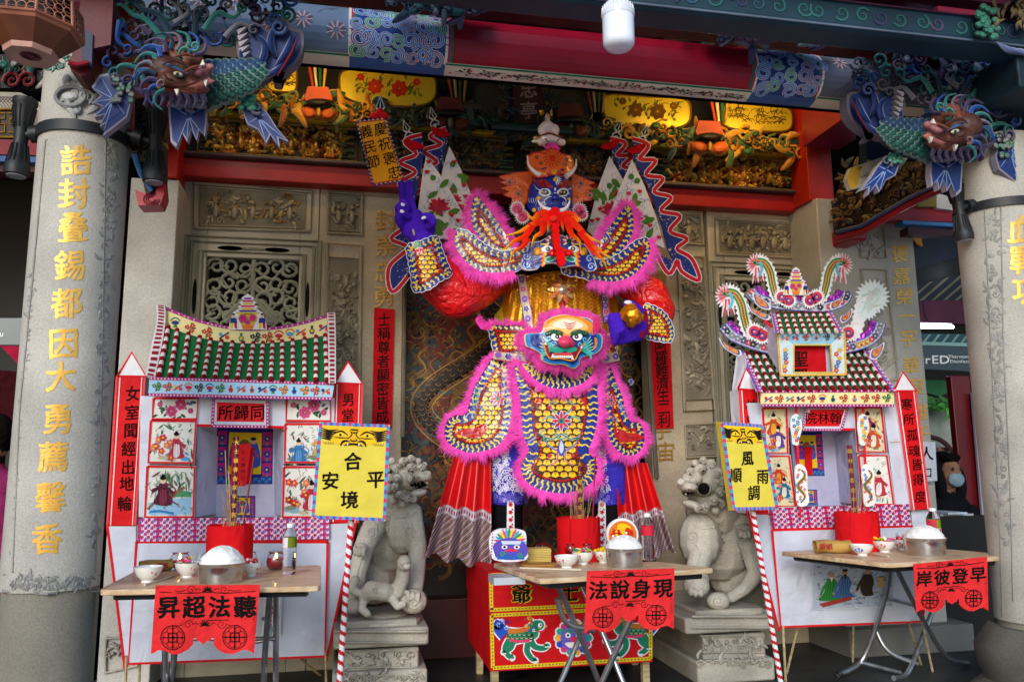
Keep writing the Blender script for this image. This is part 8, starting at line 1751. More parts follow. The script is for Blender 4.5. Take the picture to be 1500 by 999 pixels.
carve(L2, ((1011, 694), (1030, 689)), ((1031, 716, 9, 9), (1009, 721, 9, 4)), [(1050, 694, 6), (1056, 706, 6), (1054, 720, 6), (1046, 732, 6), (1036, 740, 5.5), (1025, 744, 5), (1042, 681, 6), (1030, 676, 5), (1062, 712, 6), (1060, 726, 6), (1054, 738, 5)],
 [([(1008, 762), (1024, 772), (1046, 770), (1066, 756)], 5, .012), ([(1072, 764), (1084, 784), (1078, 806)], 4, .01), ([(1010, 790), (1022, 800), (1026, 824)], 4, .01), ([(1040, 802), (1052, 808), (1066, 802)], 3, .008), ([(1040, 818), (1054, 825), (1068, 818)], 3, .008), ([(1096, 800), (1104, 822), (1096, 852)], 3, .01), ([(1030, 800), (1022, 826), (1022, 846)], 3, .01), ([(1004, 708), (1012, 704), (1022, 708)], 4, .02), ([(1074, 872), (1090, 866), (1102, 850)], 3, .01), ([(1026, 896), (1066, 893), (1110, 898)], 4, .01)],
 [(1056, 785, 10, 1), (1014, 786, 9, -1), (1090, 812, 8, 1), (1052, 880, 8, 1), (1080, 775, 6, -1)], [(1046, 771, 4), (1034, 771, 3), (1056, 768, 3)])
for pd_, X0, X1, ys in ((bpy.data.objects['lion_pedestal'], 492, 618, (4.19,)), (bpy.data.objects['lion_pedestal.001'], 1016, 1126, (4.14,))):
 A = G(MP(ys[0]+.005)); C = hx('b4ada0'); yo = 0 if X0 < 800 else -22
 A.ridge([(X0-2, 925+yo), (X1+6, 925+yo)], 5, .025, C, 0, (1, 1)); A.ridge([(X0-2, 941+yo), (X1+6, 941+yo)], 4, .02, C, 0, (1, 1)); A.M = MP(ys[0]+.055)
 A.ridge(rect(X0+10, 953+yo, X1-6, 977+yo), 3, .014, C, 0, (1, 1), closed=True); orn(A, rect(X0+16, 957+yo, X1-12, 974+yo), 30, 7, 12, [C], .022); A.M = MP(ys[0]+.004)
 for k in range(9): x = X0+4+k*(X1-X0)/9; A.ridge(arc(x+6, 994+yo, 6, 5, 180, 360, 8), 3, .014, C, 0, (1, 1))
 orn(A, rect(X0, 984+yo, X1, 999+yo), 26, 6, 10, [C], .016); A.build('carved_moulding', M_LION, pd_, kind='stuff')
# ================================================================== tables
ZTB = .83
def table(label, cor, legs_, banner=None):
 t = thing('folding_table', label, 'table', (sum(PZ(*c, ZTB).x for c in cor)/4, sum(PZ(*c, ZTB).y for c in cor)/4, FZ), 'wooden folding tables')
 g = G(); w = [PZ(*c, ZTB) for c in cor]; c0 = sum(w, Vector())/4
 rr_ = [];                                   # rounded corners
 for i in range(4):
  a, b, c = w[i-1], w[i], w[(i+1) % 4]; u = (a-b).normalized()*.035; v = (c-b).normalized()*.035; rr_ += [b+u, b+u*.3+v*.3, b+v]
 g.slab(rr_, .022, WHITE); g.build('tabletop', M_TABLE, t, bevel=.004)
 g = G(); inn = [c0+(p-c0)*.86-Vector((0, 0, .0225)) for p in w]; 
 for i in range(4): a, b = inn[i], inn[(i+1) % 4]; g.tube([a-Vector((0, 0, .012)), b-Vector((0, 0, .012))], .012, WHITE, 6)
 g.build('under_frame', M_IRON, t)
 for pts, r in legs_:
  g = G(); q = [P(x, y, Y) for x, y, Y in pts]; 
  q = [Vector((p.x, p.y, max(p.z, FZ+r))) for p in q]; g.tube(smooth([tuple(p) for p in q], 5, False) if len(q) > 2 else q, r, WHITE, 10); g.build('leg', M_CHROME, t, ang=60)
 return t
tl_ = table('wooden folding table at left holding offerings, hung with a red banner', [(143, 864), (470, 858), (470, 827), (197, 836)],
 [([(396, 862, 3.55), (388, 960, 3.7), (384, 1060, 3.85)], .013), ([(404, 862, 3.95), (404, 960, 3.8), (404, 1060, 3.6)], .013), ([(262, 862, 3.55), (256, 950, 3.7), (246, 1060, 3.85)], .013), ([(240, 862, 3.95), (242, 960, 3.8), (240, 1060, 3.6)], .013), ([(244, 935, 3.8), (403, 935, 3.8)], .009), ([(385, 905, 3.75), (396, 915, 3.72), (392, 935, 3.7), (372, 940, 3.7)], .008)])
tm_ = table('scuffed wooden folding table in front of the red box, hung with a red banner', [(790, 848), (1050, 832), (962, 822), (720, 824)],
 [([(812, 846, 3.5), (845, 920, 3.62), (880, 1005, 3.75)], .013), ([(845, 843, 3.85), (880, 920, 3.75), (918, 1012, 3.65)], .013), ([(960, 836, 3.5), (922, 910, 3.6), (872, 1020, 3.72)], .014), ([(880, 840, 3.85), (852, 925, 3.75), (812, 1020, 3.65)], .013), ([(816, 876, 3.55), (830, 912, 3.58), (862, 920, 3.6)], .012), ([(832, 914, 3.6), (870, 925, 3.7)], .009)])
tr_ = table('wooden folding table at right on crossed chrome legs, hung with a red banner', [(1300, 825), (1494, 813), (1340, 800), (1140, 807)],
 [([(1232, 818, 4.25), (1275, 905, 4.2), (1300, 952, 4.15), (1345, 972, 4.1)], .013), ([(1310, 826, 3.85), (1345, 895, 3.95), (1385, 960, 4.1), (1420, 990, 4.2)], .013), ([(1304, 826, 3.9), (1298, 868, 4.0), (1275, 940, 4.12), (1258, 972, 4.15), (1228, 988, 4.1)], .014), ([(1372, 880, 4.2), (1352, 930, 4.15), (1330, 988, 4.08), (1310, 1003, 4.0)], .014), ([(1298, 875, 4.02), (1346, 888, 4.0)], .010), ([(1262, 970, 4.14), (1320, 992, 4.1)], .011)])
g = G(); g.tube([P(1228, 988, 4.1), P(1232, 984, 4.1)], .018, WHITE, 10); g.build('rubber_foot', M_IRON, bpy.data.objects['folding_table.002'])
# ================================================================== red banners hanging from the tables
def banner(label, tl, tr, bl, br, chars_, Y, sz):
 def Q(u, v): return lerp(lerp(tl, tr, u), lerp(bl, br, u), v)
 Yf = lambda x, y: Y-.010*math.sin((x-tl[0])/(tr[0]-tl[0])*9)*max(0, min(1, (y-tl[1])/60))-.002
 A = G(MP(Yf)); bot = [(0, 1), (.07, .94), (.14, .95), (.2, 1.0), (.28, .995), (.36, .93), (.40, .86), (.40, .74), (.425, .77), (.44, .82), (.46, .81), (.5, .86), (.54, .81), (.56, .82), (.575, .77), (.60, .74), (.60, .86), (.64, .93), (.72, .995), (.8, 1.0), (.88, .95), (.93, .94), (1, 1)]
 o = [Q(0, 0), Q(.25, 0), Q(.5, 0), Q(.75, 0), Q(1, 0)]+[Q(u, v) for u, v in bot[::-1]]; A.board(o, hx('d92e30'), .0015, 0)
 b = A.build('banner', M_CLOTH, None, ang=60); tag(b, label, 'banner', 'red paper banners hung from the tables')
 B = G(MP(Yf)); K = BLACK; w = tr[0]-tl[0]
 B.stroke([Q(.04, .095), Q(.3, .12), Q(.5, .105), Q(.7, .12), Q(.96, .095)], 1.2, K, .001); B.stroke([Q(.03, .5), Q(.5, .515), Q(.97, .5)], 1.0, K, .001)
 for v in (.06, .56):
  x, y = Q(.5, v)
  for k in range(7): a = 3.14+k*.52; B.petal(x, y+3, w*.055, w*.014, a, K, .001+k*.00002)
  for sx in (-1, 1): x, y = Q(.5+sx*.16, v+.01); B.stroke(spiral(x, y, w*.045, 1.4, 0, sx, 16), .9, K, .001); B.stroke([(x+sx*w*.045, y), (x+sx*w*.09, y+2), (x+sx*w*.16, y+1)], .9, K, .001); B.stroke([(x-sx*w*.045, y), (x-sx*w*.07, y-2), (x-sx*w*.1, y)], .9, K, .0012)
 for k, c in enumerate(chars_): x, y = Q(.13+.245*k, .31); B.text(c, x, y, sz, K, .001, sx=1, bold=.045)
 for u in (.2, .8):                          # round lattice emblems
  x, y = Q(u, .76); r = w*.115; B.stroke(arc(x, y, r, r, 0, 345, 24), 1.3, K, .001, closed=True); B.stroke([(x-r, y), (x, y), (x+r, y)], 1.8, K, .0012); B.stroke([(x, y-r), (x, y), (x, y+r)], 1.8, K, .0014)
  for k in range(8): a = .39+k*.785; B.stroke(arc(x+r*.62*math.cos(a), y+r*.62*math.sin(a), r*.26, r*.26, 0, 320, 10), .8, K, .0016+k*.00002, closed=True)
  for k in range(4): a = .785+k*1.57; B.stroke(arc(x+r*.3*math.cos(a), y+r*.3*math.sin(a), r*.2, r*.2, 0, 320, 9), .8, K, .002, closed=True)
 B.build('lettering', M_INK, b, sm=False)
 return b
banner('red banner hung from the left table, its right-hand character the most complex', (228, 857), (381, 856), (221, 958), (372, 957), '昇超法聽', PZ(300, 864, ZTB).y-.02, 34)
banner('red banner hung from the middle table in front of the red box', (860, 836), (988, 832), (856, 927), (987, 921), '法說身現', PZ(925, 842, ZTB).y-.02, 29)
banner('red banner hung from the right table beside the right column', (1338, 826), (1446, 815), (1342, 897), (1448, 894), '岸彼登早', PZ(1400, 821, ZTB).y-.02, 24)
YB0 = 4.0
# ================================================================== offerings
def at(px, py): return PZ(px, py, ZTB+.0005)
def sc_(p): return (p-CAM).dot(FW)/FPX      # metres per pixel at p
def bucket(x, yb, rpx, ytop, lab, seed, c=None):
 c = c or at(x, yb); s1 = sc_(c); r = rpx*s1; zt = P(x, ytop, c.y-r*.3).z-c.z; t = thing('incense_bucket', lab, 'incense bucket', c, 'red incense buckets')
 g = G(); g.lathe(c, [(r, 0), (r, zt), (r-.004, zt), (r-.004, zt-.012)], hx('d3131b'), 36); g.build('drum', M_PAP, t, ang=60); g = G(); g.lathe(c, [(r*.98, zt-.014), (.001, zt-.013)], hx('8a8478'), 24); g.build('ash', M_LION, t)
 A = G(MP(lambda u, v: c.y-math.sqrt(max(1e-6, r*r-min(r*r*.97, (P(u, v, c.y).x*1.0-c.x)**2)))-.001)); A.stroke([(x-rpx*.4, ytop+4), (x-rpx*.41, ytop+18), (x-rpx*.42, ytop+34)], .9, hx('a30c14'), 0); A.build('paper_seam', M_PAP, t)
 rr = random.Random(seed)
 for k in range(26):
  a, b = rr.uniform(0, 6.28), rr.uniform(0, r*.45); p = c+Vector((b*math.cos(a), b*math.sin(a), zt-.02)); h_ = rr.uniform(.05, .22); g = G(); g.tube([p, p+Vector((rr.uniform(-.03, .03), rr.uniform(-.02, .02), h_))], .0013, rr.choice([hx('b8a078'), hx('8a7a5c'), hx('c83a3a')]), 4); g.build('incense_stick', M_BAMB if k % 2 else M_WAX, t)
 return t, c, zt
def bigstick(t, c, zt, x0, y0, Yo, x1, y1, r, col, txt=None):
 g = G(); a = P(x0, y0, c.y+Yo); b = P(x1, y1, c.y+Yo); g.tube([a, b], r, col, 10); o = g.build('large_incense_stick', M_WAX, t)
 if txt:
  B = G(MP(c.y+Yo-r))
  for i, ch in enumerate(txt): q = lerp((x0, y0), (x1, y1), (i+.6)/len(txt)); B.text(ch, q[0], q[1], 7.5, hx('d8a83a'), .001, bold=.02)
  B.build('gold_lettering', M_GLEAF, o, sm=False, kind='stuff')
t, c, zt = bucket(335, 834, 33, 769, 'red incense bucket with a bundle of joss sticks on the left table', 1); bigstick(t, c, zt, 347, 640, -.02, 341, 772, .011, hx('5a0f22'), '大士爺香合家平安吉祥')
bigstick(t, c, zt, 372, 668, .03, 356, 772, .004, hx('7a1424')); bigstick(t, c, zt, 335, 690, .0, 338, 772, .003, hx('b8a078')); bigstick(t, c, zt, 330, 660, .02, 334, 772, .002, hx('b8a078'))
t, c, zt = bucket(848, 833, 32, 758, 'red incense bucket with joss sticks behind the middle table, on the red box', 2, Vector((P(848, 800, 4.22).x, 4.22, P(830, 834, YB0).z+.004))); bigstick(t, c, zt, 849, 672, -.02, 850, 762, .010, hx('5a0f22'), '大士爺香合平安'); bigstick(t, c, zt, 872, 668, .02, 868, 762, .004, hx('8a1a2c')); bigstick(t, c, zt, 884, 735, .0, 872, 762, .002, hx('b8a078'))
t, c, zt = bucket(1258, 805, 31, 750, 'red incense bucket with one tall joss stick on the right table', 3); bigstick(t, c, zt, 1244, 652, -.02, 1252, 752, .012, hx('6a1024'), '翰林院香合平安')
def pot(x, yb, rpx, hpx, ytop, lab):
 c = at(x, yb); s1 = sc_(c); r = rpx*s1; h_ = hpx*s1; t = thing('rice_pot', lab, 'pot', c, 'steel pots heaped with rice'); g = G()
 g.lathe(c, [(r*.90, 0), (r*.92, .004), (r*.97, h_*.8), (r*.99, h_*.93), (r*1.04, h_), (r*1.05, h_+.003), (r*1.02, h_+.003), (r*.96, h_*.93)], WHITE, 48); g.build('steel_pot', M_STEEL, t, ang=50)
 g = G(); n = 40; prof = [(r*.98, h_*.97), (r*.9, h_+.008)]; top = (yb-hpx-ytop)*s1
 for k in range(1, 11): u = k/10; prof.append((r*.97*(1-u)+.002, h_+.004+top*(1-(1-u)**2.3)))
 g.lathe(c, prof, WHITE, n); rr = random.Random(x)
 g.v = [v+Vector((rr.uniform(-1, 1), rr.uniform(-1, 1), rr.uniform(-1, 1)))*.0035 for v in g.v]
 for k in range(900):                       # loose grains
  u, a = rr.random()**.5, rr.uniform(0, 6.28); p = c+Vector((r*.95*u*math.cos(a), r*.95*u*math.sin(a), h_+.007+top*(1-u**2.3))); d = Vector((rr.uniform(-1, 1), rr.uniform(-1, 1), rr.uniform(-.4, .4)))*.003; w = Vector((0, 0, .0012)); sd_ = d.cross(w).normalized()*.0011
  g.add([p-d, p+sd_, p+d, p-sd_, p+w], [(0, 1, 4), (1, 2, 4), (2, 3, 4), (3, 0, 4)], WHITE)
 g.build('rice', M_RICE, t, kind='stuff')
pot(324, 852, 33, 27, 803, 'steel pot heaped with white rice on the left table'); pot(915, 829, 28, 26, 787, 'steel pot heaped with white rice on the middle table'); pot(1356, 812, 29, 24, 772, 'steel pot heaped with white rice on the right table')
def bowl(x, yb, rpx, hpx, lab, fillc=None, blue=False, seed=0):
 c = at(x, yb); s1 = sc_(c); r = rpx*s1; h_ = hpx*s1; t = thing('porcelain_bowl', lab, 'bowl', c, 'small porcelain bowls'); g = G()
 g.lathe(c, [(r*.45, 0), (r*.42, h_*.12), (r*.5, h_*.18), (r*.8, h_*.45), (r*.95, h_*.8), (r, h_), (r*.97, h_), (r*.9, h_*.78), (r*.5, h_*.3), (.001, h_*.25)], hx('e9e8e4'), 36); g.build('bowl_shell', M_PORC, t, ang=60)
 rr = random.Random(seed+x); A = G(MP(c.y-r*.9)); 
 for k in range(4): a = rr.uniform(-.6, .6); q = (x+rpx*a, yb-hpx*.55); A.flower(q[0], q[1], 2, hx('4a6ac8') if blue else hx('d86a7a'), hx('3a8a4a'), 5, .0); A.petal(q[0], q[1], 4, 1.2, .5, hx('6a8a5a') if not blue else hx('5a7ad0'), .0005)
 A.M = lambda u, v, h, c=c, r=r, x=x, rp=rpx, H=hpx: P(u, v, c.y-(r*(.55+.42*min(1, max(0, (yb-v)/H))))*math.sqrt(max(.05, 1-((u-x)/rp)**2))-h); A.v = []; A.f = []; A.c = []
 for k in range(5): q = (x+rpx*(-.6+.3*k), yb-hpx*(.5+.12*(k % 2))); A.flower(q[0], q[1], 1.9, hx('4a6ac8') if blue else hx('d86a7a'), hx('c83a4a'), 5, .0012); A.petal(q[0]+1, q[1]+1, 4, 1.2, .5+k, hx('7a9a6a') if not blue else hx('5a7ad0'), .001)
 A.build('painted_flowers', M_INK, t, sm=False)
 if fillc:
  for k in range(14):
   a, b = rr.uniform(0, 6.28), r*rr.uniform(0, .7); p = c+Vector((b*math.cos(a), b*math.sin(a), h_*rr.uniform(.85, 1.2))); g = G(); cc = rr.choice(fillc); d = Vector((rr.uniform(-1, 1), rr.uniform(-1, 1), rr.uniform(-.3, .3))).normalized()*.011
   g.tube([p-d*1.6, p-d, p-d*.9, p+d*.9, p+d, p+d*1.6], [.007, .002, .006, .006, .002, .007], cc, 8); g.build('wrapped_sweet', M_FILM, t)
CAND = [hx('e8c81c'), hx('e8c81c'), hx('c81c2c'), hx('3a8a4a'), hx('f0e8e0'), hx('d84a8a')]
bowl(216, 852, 20.5, 22, 'empty porcelain bowl at the left end of the left table', seed=1); bowl(274, 845, 18.5, 21, 'porcelain bowl of wrapped sweets left of the rice pot on the left table', CAND, seed=2); bowl(368, 843, 15, 19, 'porcelain bowl with red sweets right of the rice pot on the left table', [hx('c81c2c'), hx('f0e8e4')], seed=3)
bowl(830, 831, 18, 17, 'empty porcelain bowl at the front of the middle table', seed=4); bowl(854, 826, 16.5, 18, 'porcelain bowl of colourful sweets on the middle table', CAND, seed=5); bowl(884, 824, 14, 17, 'porcelain bowl half hidden behind the rice pot on the middle table', [hx('e8b81c')], seed=6)
bowl(1263, 813, 16.5, 15, 'blue flowered porcelain bowl at the front of the right table', blue=True, seed=7); bowl(1296, 808, 16.5, 16, 'porcelain bowl of sweets in the middle of the right table', CAND, seed=8); bowl(1322, 805, 13, 15, 'porcelain bowl half hidden behind the rice pot on the right table', [hx('c81c2c')], seed=9)
def bottle(x, yb, ytop, rpx, lab, lc, lc2):
 c = at(x, yb); s1 = sc_(c); r = rpx*s1; H = (yb-ytop)*s1; t = thing('water_bottle', lab, 'bottle', c, 'plastic bottles of water'); g = G()
 pr_ = [(r*.8, 0), (r, .006)]
 for k in range(9): z = H*(.05+.052*k); pr_ += [(r*(1 if k % 2 == 0 else .93), z)]
 pr_ += [(r, H*.52), (r, H*.74), (r*.9, H*.80), (r*.55, H*.89), (r*.48, H*.91), (r*.48, H*.93)]
 g.lathe(c, pr_, WHITE, 28); g.build('bottle_shell', M_PET, t, ang=50); g = G(); g.lathe(c, [(r*.52, H*.925), (r*.52, H*.995), (r*.45, H)], hx('eef0f4'), 24); g.build('cap', M_PLAS, t)
 g = G(); n = 28; cols = [lc if (i % 28) < 15 else lc2 for i in range(28)]; g.lathe(c, [(r*1.012, H*.53), (r*1.012, H*.73)], lc, 28)
 for i in range(len(g.f)): g.c[i] = lc2 if i % 28 > 19 or i % 28 < 4 else lc
 g.build('label', M_CARD, t)
bottle(423, 841, 768, 10, 'clear water bottle with a green and red label on the left table', hx('d8d0d4'), hx('6a7a1c')); bottle(950, 820, 753, 9.5, 'clear water bottle with a red label on the middle table', hx('c8283a'), hx('c8283a')); bottle(1371, 806, 745, 9.5, 'clear water bottle behind the rice pot on the right table', hx('c8384a'), hx('7a8a1c'))
def jar(x, yb, rpx, hpx, lab, red=.5, flame=False):
 c = at(x, yb); s1 = sc_(c); r = rpx*s1; h_ = hpx*s1; t = thing('glass_jar', lab, 'glass jar', c, 'small candle glasses'); g = G()
 g.lathe(c, [(r*.6, 0), (r*.95, h_*.2), (r, h_*.5), (r*.85, h_*.8), (r*.7, h_*.9), (r*.85, h_), (r*.82, h_), (r*.64, h_*.88), (r*.8, h_*.78), (r*.94, h_*.5), (r*.9, h_*.2), (r*.55, .003), (.001, .003)], WHITE, 28); g.build('glass_wall', M_GLASS, t, ang=60)
 if red: g = G(); g.lathe(c, [(r*.5, .004), (r*.88, h_*.2), (r*.92, h_*.5), (r*.86, h_*(.35+.3*red)), (.001, h_*(.35+.3*red))], hx('a8101c'), 24); g.build('red_wax', M_WAX, t, ang=60)
 if flame: g = G(); g.tube([c+Vector((0, 0, h_*.6)), c+Vector((0, 0, h_*.7)), c+Vector((0, 0, h_*.95))], [.003, .006, .001], hx('ffd890'), 8); g.build('flame', mat('candle_flame', .5, amt=0, col=hx('ffc860'), emit=12) if 'candle_flame' not in bpy.data.materials else bpy.data.materials['candle_flame'], t)
jar(263, 833, 14.5, 24, 'glass candle jar behind the sweets bowl on the left table', .4, True); jar(404, 834, 14, 26, 'glass jar of red wax with a lit flame left of the water bottle', 1, True); jar(293, 829, 7, 20, 'narrow drinking glass left of the rice pot on the left table', 0); jar(367, 826, 9, 18, 'drinking glass behind the right bowl on the left table', 0)
jar(795, 813, 13, 16, 'glass jar behind the stack of joss paper', 0); jar(836, 812, 8, 16, 'small glass left of the red bucket on the middle table', .4); jar(860, 812, 8, 16, 'small glass in front of the red bucket on the middle table', .5)
jar(1240, 799, 12, 18, 'glass candle jar behind the brown paper bag on the right table', .3, True); jar(1272, 800, 7.5, 17, 'small glass left of the sweets bowl on the right table', .5); jar(1284, 798, 7, 16, 'small glass of red drink behind the sweets bowl', .9); jar(1312, 797, 6.5, 16, 'small glass behind the right bowls on the right table', .8)
# brown paper bags, joss paper, chopsticks
def bag(x, yb, w, h_, lab, d=1):
 c = at(x, yb); s1 = sc_(c); t = thing('paper_bag', lab, 'paper bag', c, 'rolled brown paper bags'); g = G(); vs = []; n = 14; L = w*s1; R0 = h_*s1*.5
 ax = Vector((1, .35*d, .0)).normalized(); up = Vector((0, 0, 1)); sd_ = ax.cross(up)
 for k in range(9):
  for i in range(n): a = 6.2832*i/n; rr_ = R0*(1+.1*math.sin(a*3+k)); vs.append(c+ax*(L*(k/8-.5))+up*(R0*.95+rr_*.92*math.sin(a))+sd_*(rr_*1.5*math.cos(a)))
 g.add(vs, [(k*n+i, k*n+(i+1) % n, (k+1)*n+(i+1) % n, (k+1)*n+i) for k in range(8) for i in range(n)], hx('b8924e')); g.build('kraft_tube', M_PAP, t, ang=60)
 A = G(MP(c.y-R0*1.3)); A.text('銀紙', x+(10 if d > 0 else -10), yb-h_*.5, h_*.5, hx('a8202c'), 0, bold=.03); A.build('red_stamp', M_INK, t, sm=False)
bag(228, 836, 44, 17, 'open brown paper roll behind the empty bowl on the left table'); bag(1220, 810, 50, 20, 'brown paper bag printed in red on the right table', -1)
def stack(x, yb, wpx, n, lab, col):
 c = at(x, yb); s1 = sc_(c); t = thing('joss_paper_stack', lab, 'paper stack', c)
 for k in range(n): 
  g = G(); o = Vector((R_(-.002, .002), R_(-.002, .002), 0)); w = wpx*s1/2; z = c.z+k*.0078; g.box(c.x+o.x-w, c.x+o.x+w, c.y+o.y, c.y+o.y+w*1.5, z, z+.0072, jit(col, .1)); g.build('paper_bundle', M_PAP, t, bevel=.0015)
stack(790, 826, 37, 9, 'stack of yellow joss paper beside the lion print bag', hx('d8bc68')); stack(791, 832, 46, 2, 'flat brown paper packet in front of the joss paper stack', hx('a87a3c'))
for (x0, y0, x1, y1, lab) in ((212, 858, 262, 842, 'pair of white paper-wrapped chopsticks on the left table'), (762, 833, 852, 836, 'pair of white paper-wrapped chopsticks on the middle table'), (1280, 812, 1302, 816, 'pair of chopsticks on the right table')):
 a, b = at(x0, y0)+Vector((0, 0, .004)), at(x1, y1)+Vector((0, 0, .004)); ch = thing('chopsticks', lab, 'chopsticks', (a+b)/2, 'pairs of chopsticks')
 for k in (0, 1): g = G(); o = Vector((0, .007*k, .0)); g.tube([a+o, b+o], .0035, hx('d8cbb8'), 6); g.build('chopstick', M_PAP, ch)
for i, (x, y, T0) in enumerate(((340, 862, 0), (205, 850, 0), (738, 828, 1), (760, 836, 1), (775, 842, 1), (1170, 812, 1), (1235, 815, 1), (1300, 821, 1))):
 c = at(x, y); g = G(); pts = [c+Vector((R_(.012, .03)*math.cos(k*.9), R_(.006, .014)*math.sin(k*.9), .0012)) for k in range(7)]; g.slab(pts, .0008, hx('d8d4d0') if not T0 else hx('c85a5a')); tag(g.build('paper_scrap', M_PAP, None, sm=False), ('white paper remnant' if not T0 else 'torn red paper remnant')+' stuck on the '+('left' if x < 500 else 'middle' if x < 1000 else 'right')+' table top, '+['near its front edge', 'by the empty bowl', 'at its far left corner', 'left of the packet', 'at its front left edge', 'at its far left end', 'beside the paper bag', 'at its front corner'][i], 'paper scrap', 'paper remnants stuck to the tables')
# lion print bag and round tin on the middle table
c = at(746, 832); A = G(MP(c.y)); o = smooth([(722, 790), (722, 782), (730, 776), (744, 774), (760, 775), (770, 780), (771, 800), (770, 820), (724, 820)], 3); A.board(o, hx('e2e0e6'), .05)
for k in range(15): a = 3.2+k*.21; A.petal(747, 797, 25, 5, a, [hx('e8c83a'), hx('d84a6a'), hx('4aa0c8'), hx('3a8a4a')][k % 4], .001+k*.00003)
A.poly(smooth([(724, 796), (746, 787), (770, 796), (771, 814), (748, 820), (723, 814)], 3), hx('5a4ab0'), .003); A.poly([(734, 792), (764, 792), (762, 797), (736, 797)], hx('c8d0e0'), .004)
for sx in (-1, 1): A.disc(748+sx*9, 801, 4.4, WHITE, .005, 3); A.disc(748+sx*9, 801, 2, BLACK, .0055); A.petal(749, 806, 10, 4, 0 if sx > 0 else 3.14, hx('d8305a'), .0052); A.stroke(spiral(749+sx*13, 812, 4.5, 1.2, 0, sx, 12), 1.6, hx('3a9a6a'), .006)
A.disc(749, 805, 3, hx('d8305a'), .006); A.stroke(smooth([(724, 818), (719, 800), (721, 784), (734, 776)], 5, False), 5, hx('e8e4ea'), .004); 
for k in range(8): q = lerp((721, 812), (723, 782), k/7); A.disc(q[0]-1.5, q[1], 1.2, random.choice([hx('c82a4a'), BLACK]), .005, n=6)
A.poly([(730, 813), (768, 813), (768, 819), (728, 819)], hx('2a5ab0'), .0045); tag(A.build('lion_print_bag', M_CARD, None), 'paper bag printed with a colourful lion face on the middle table', 'bag')
g = G(); g.box(P(722, 828, c.y-.1).x, P(768, 828, c.y-.1).x, c.y-.12, c.y+.02, c.z-.055, c.z-.024, hx('b8bcc4')); tag(g.build('tray', M_PLAS, None), 'pale tray edge under the left end of the middle table', 'tray')
c = at(912, 822); c = Vector((c.x, c.y+.02, c.z)); s1 = sc_(c); cc = P(912, 783, c.y); ax = Vector((-.1, -1, .12)).normalized(); g = G(); g.lathe(cc, [(s1*24, -.03), (s1*24, 0), (s1*23, .003), (.001, .003)], hx('e2e0e2'), 36, axis=ax); tn = g.build('round_tin', M_CARD, None); tag(tn, 'round tin with red and yellow figures on its lid, leaning behind the rice pot', 'tin')
A = G(MP(c.y-.02)); A.disc(912, 783, 20.5, hx('d8722a'), 0, n=24); A.poly(smooth([(905, 768), (922, 770), (926, 788), (918, 798), (906, 792)], 3), hx('e8c01c'), .001); A.flower(903, 783, 9, hx('c8281c'), YEL, 6, .002); A.poly(smooth([(918, 772), (928, 780), (922, 792), (915, 784)], 3), hx('c8301c'), .003)
for k in range(10): A.disc(912+R_(-14, 14), 783+R_(-14, 14), 2, random.choice([hx('f0e8d0'), hx('c8281c'), hx('e8b83a')]), .004+k*.0001, n=7)
A.build('lid_print', M_INK, tn, sm=False)
# ================================================================== red offering box in front of the effigy
bx = thing('offering_box', 'red box with gold bordered lid, lion pictures and two characters, under the effigy', 'box', P(835, 975, 4.0)); YBX = 4.0
fr = [(716, 842), (955, 833), (956, 969), (718, 983)]; lid = [(715, 838), (956, 829), (956, 884), (716, 896)]
g = G(); v = [P(*p, YBX) for p in fr]; w_ = [p+Vector((0, .75, 0)) for p in v]; g.add(v+w_, [(0, 1, 2, 3), (7, 6, 5, 4), (0, 4, 5, 1), (1, 5, 6, 2), (2, 6, 7, 3), (3, 7, 4, 0)], hx('c31018')); g.build('box_body', M_CARD, bx, sm=False)
g = G(); v = [P(*p, YBX-.006) for p in lid]; w_ = [p+Vector((0, .77, 0)) for p in v]; g.add(v+w_, [(0, 1, 2, 3), (7, 6, 5, 4), (0, 4, 5, 1), (1, 5, 6, 2), (2, 6, 7, 3), (3, 7, 4, 0)], hx('c31018')); g.build('lid', M_CARD, bx, sm=False)
A = G(MP(YBX-.006)); GB = hx('d8b81c')
def gband(p0, p1, w=5.5): tape(A, [p0, p1], w, .001, GB); n = int(math.hypot(p1[0]-p0[0], p1[1]-p0[1])/5); [A.disc(*lerp(p0, p1, (k+.5)/n), 1.2, hx('8a1a6a') if k % 2 else hx('1c5a3a'), .0015, n=5) for k in range(n)]
gband((720, 842), (953, 833)); gband((718, 893), (953, 882)); gband((719, 842), (720, 893)); gband((953, 833), (953, 882)); gband((720, 901), (953, 889)); gband((720, 901), (722, 978)); gband((722, 978), (953, 964)); gband((953, 889), (953, 964)); A.build('gold_border', M_CARD, bx, sm=False)
A = G(MP(YBX-.006))
for c_, x, y in (('爺', 763, 868), ('士', 833, 867), ('大', 906, 862)): A.text(c_, x, y, 31, hx('d8b81c'), .0012, bold=.06, sx=1.05); A.text(c_, x, y, 30, BLACK, .0035, bold=.03)
A.build('lettering', M_CARD, bx, sm=False)
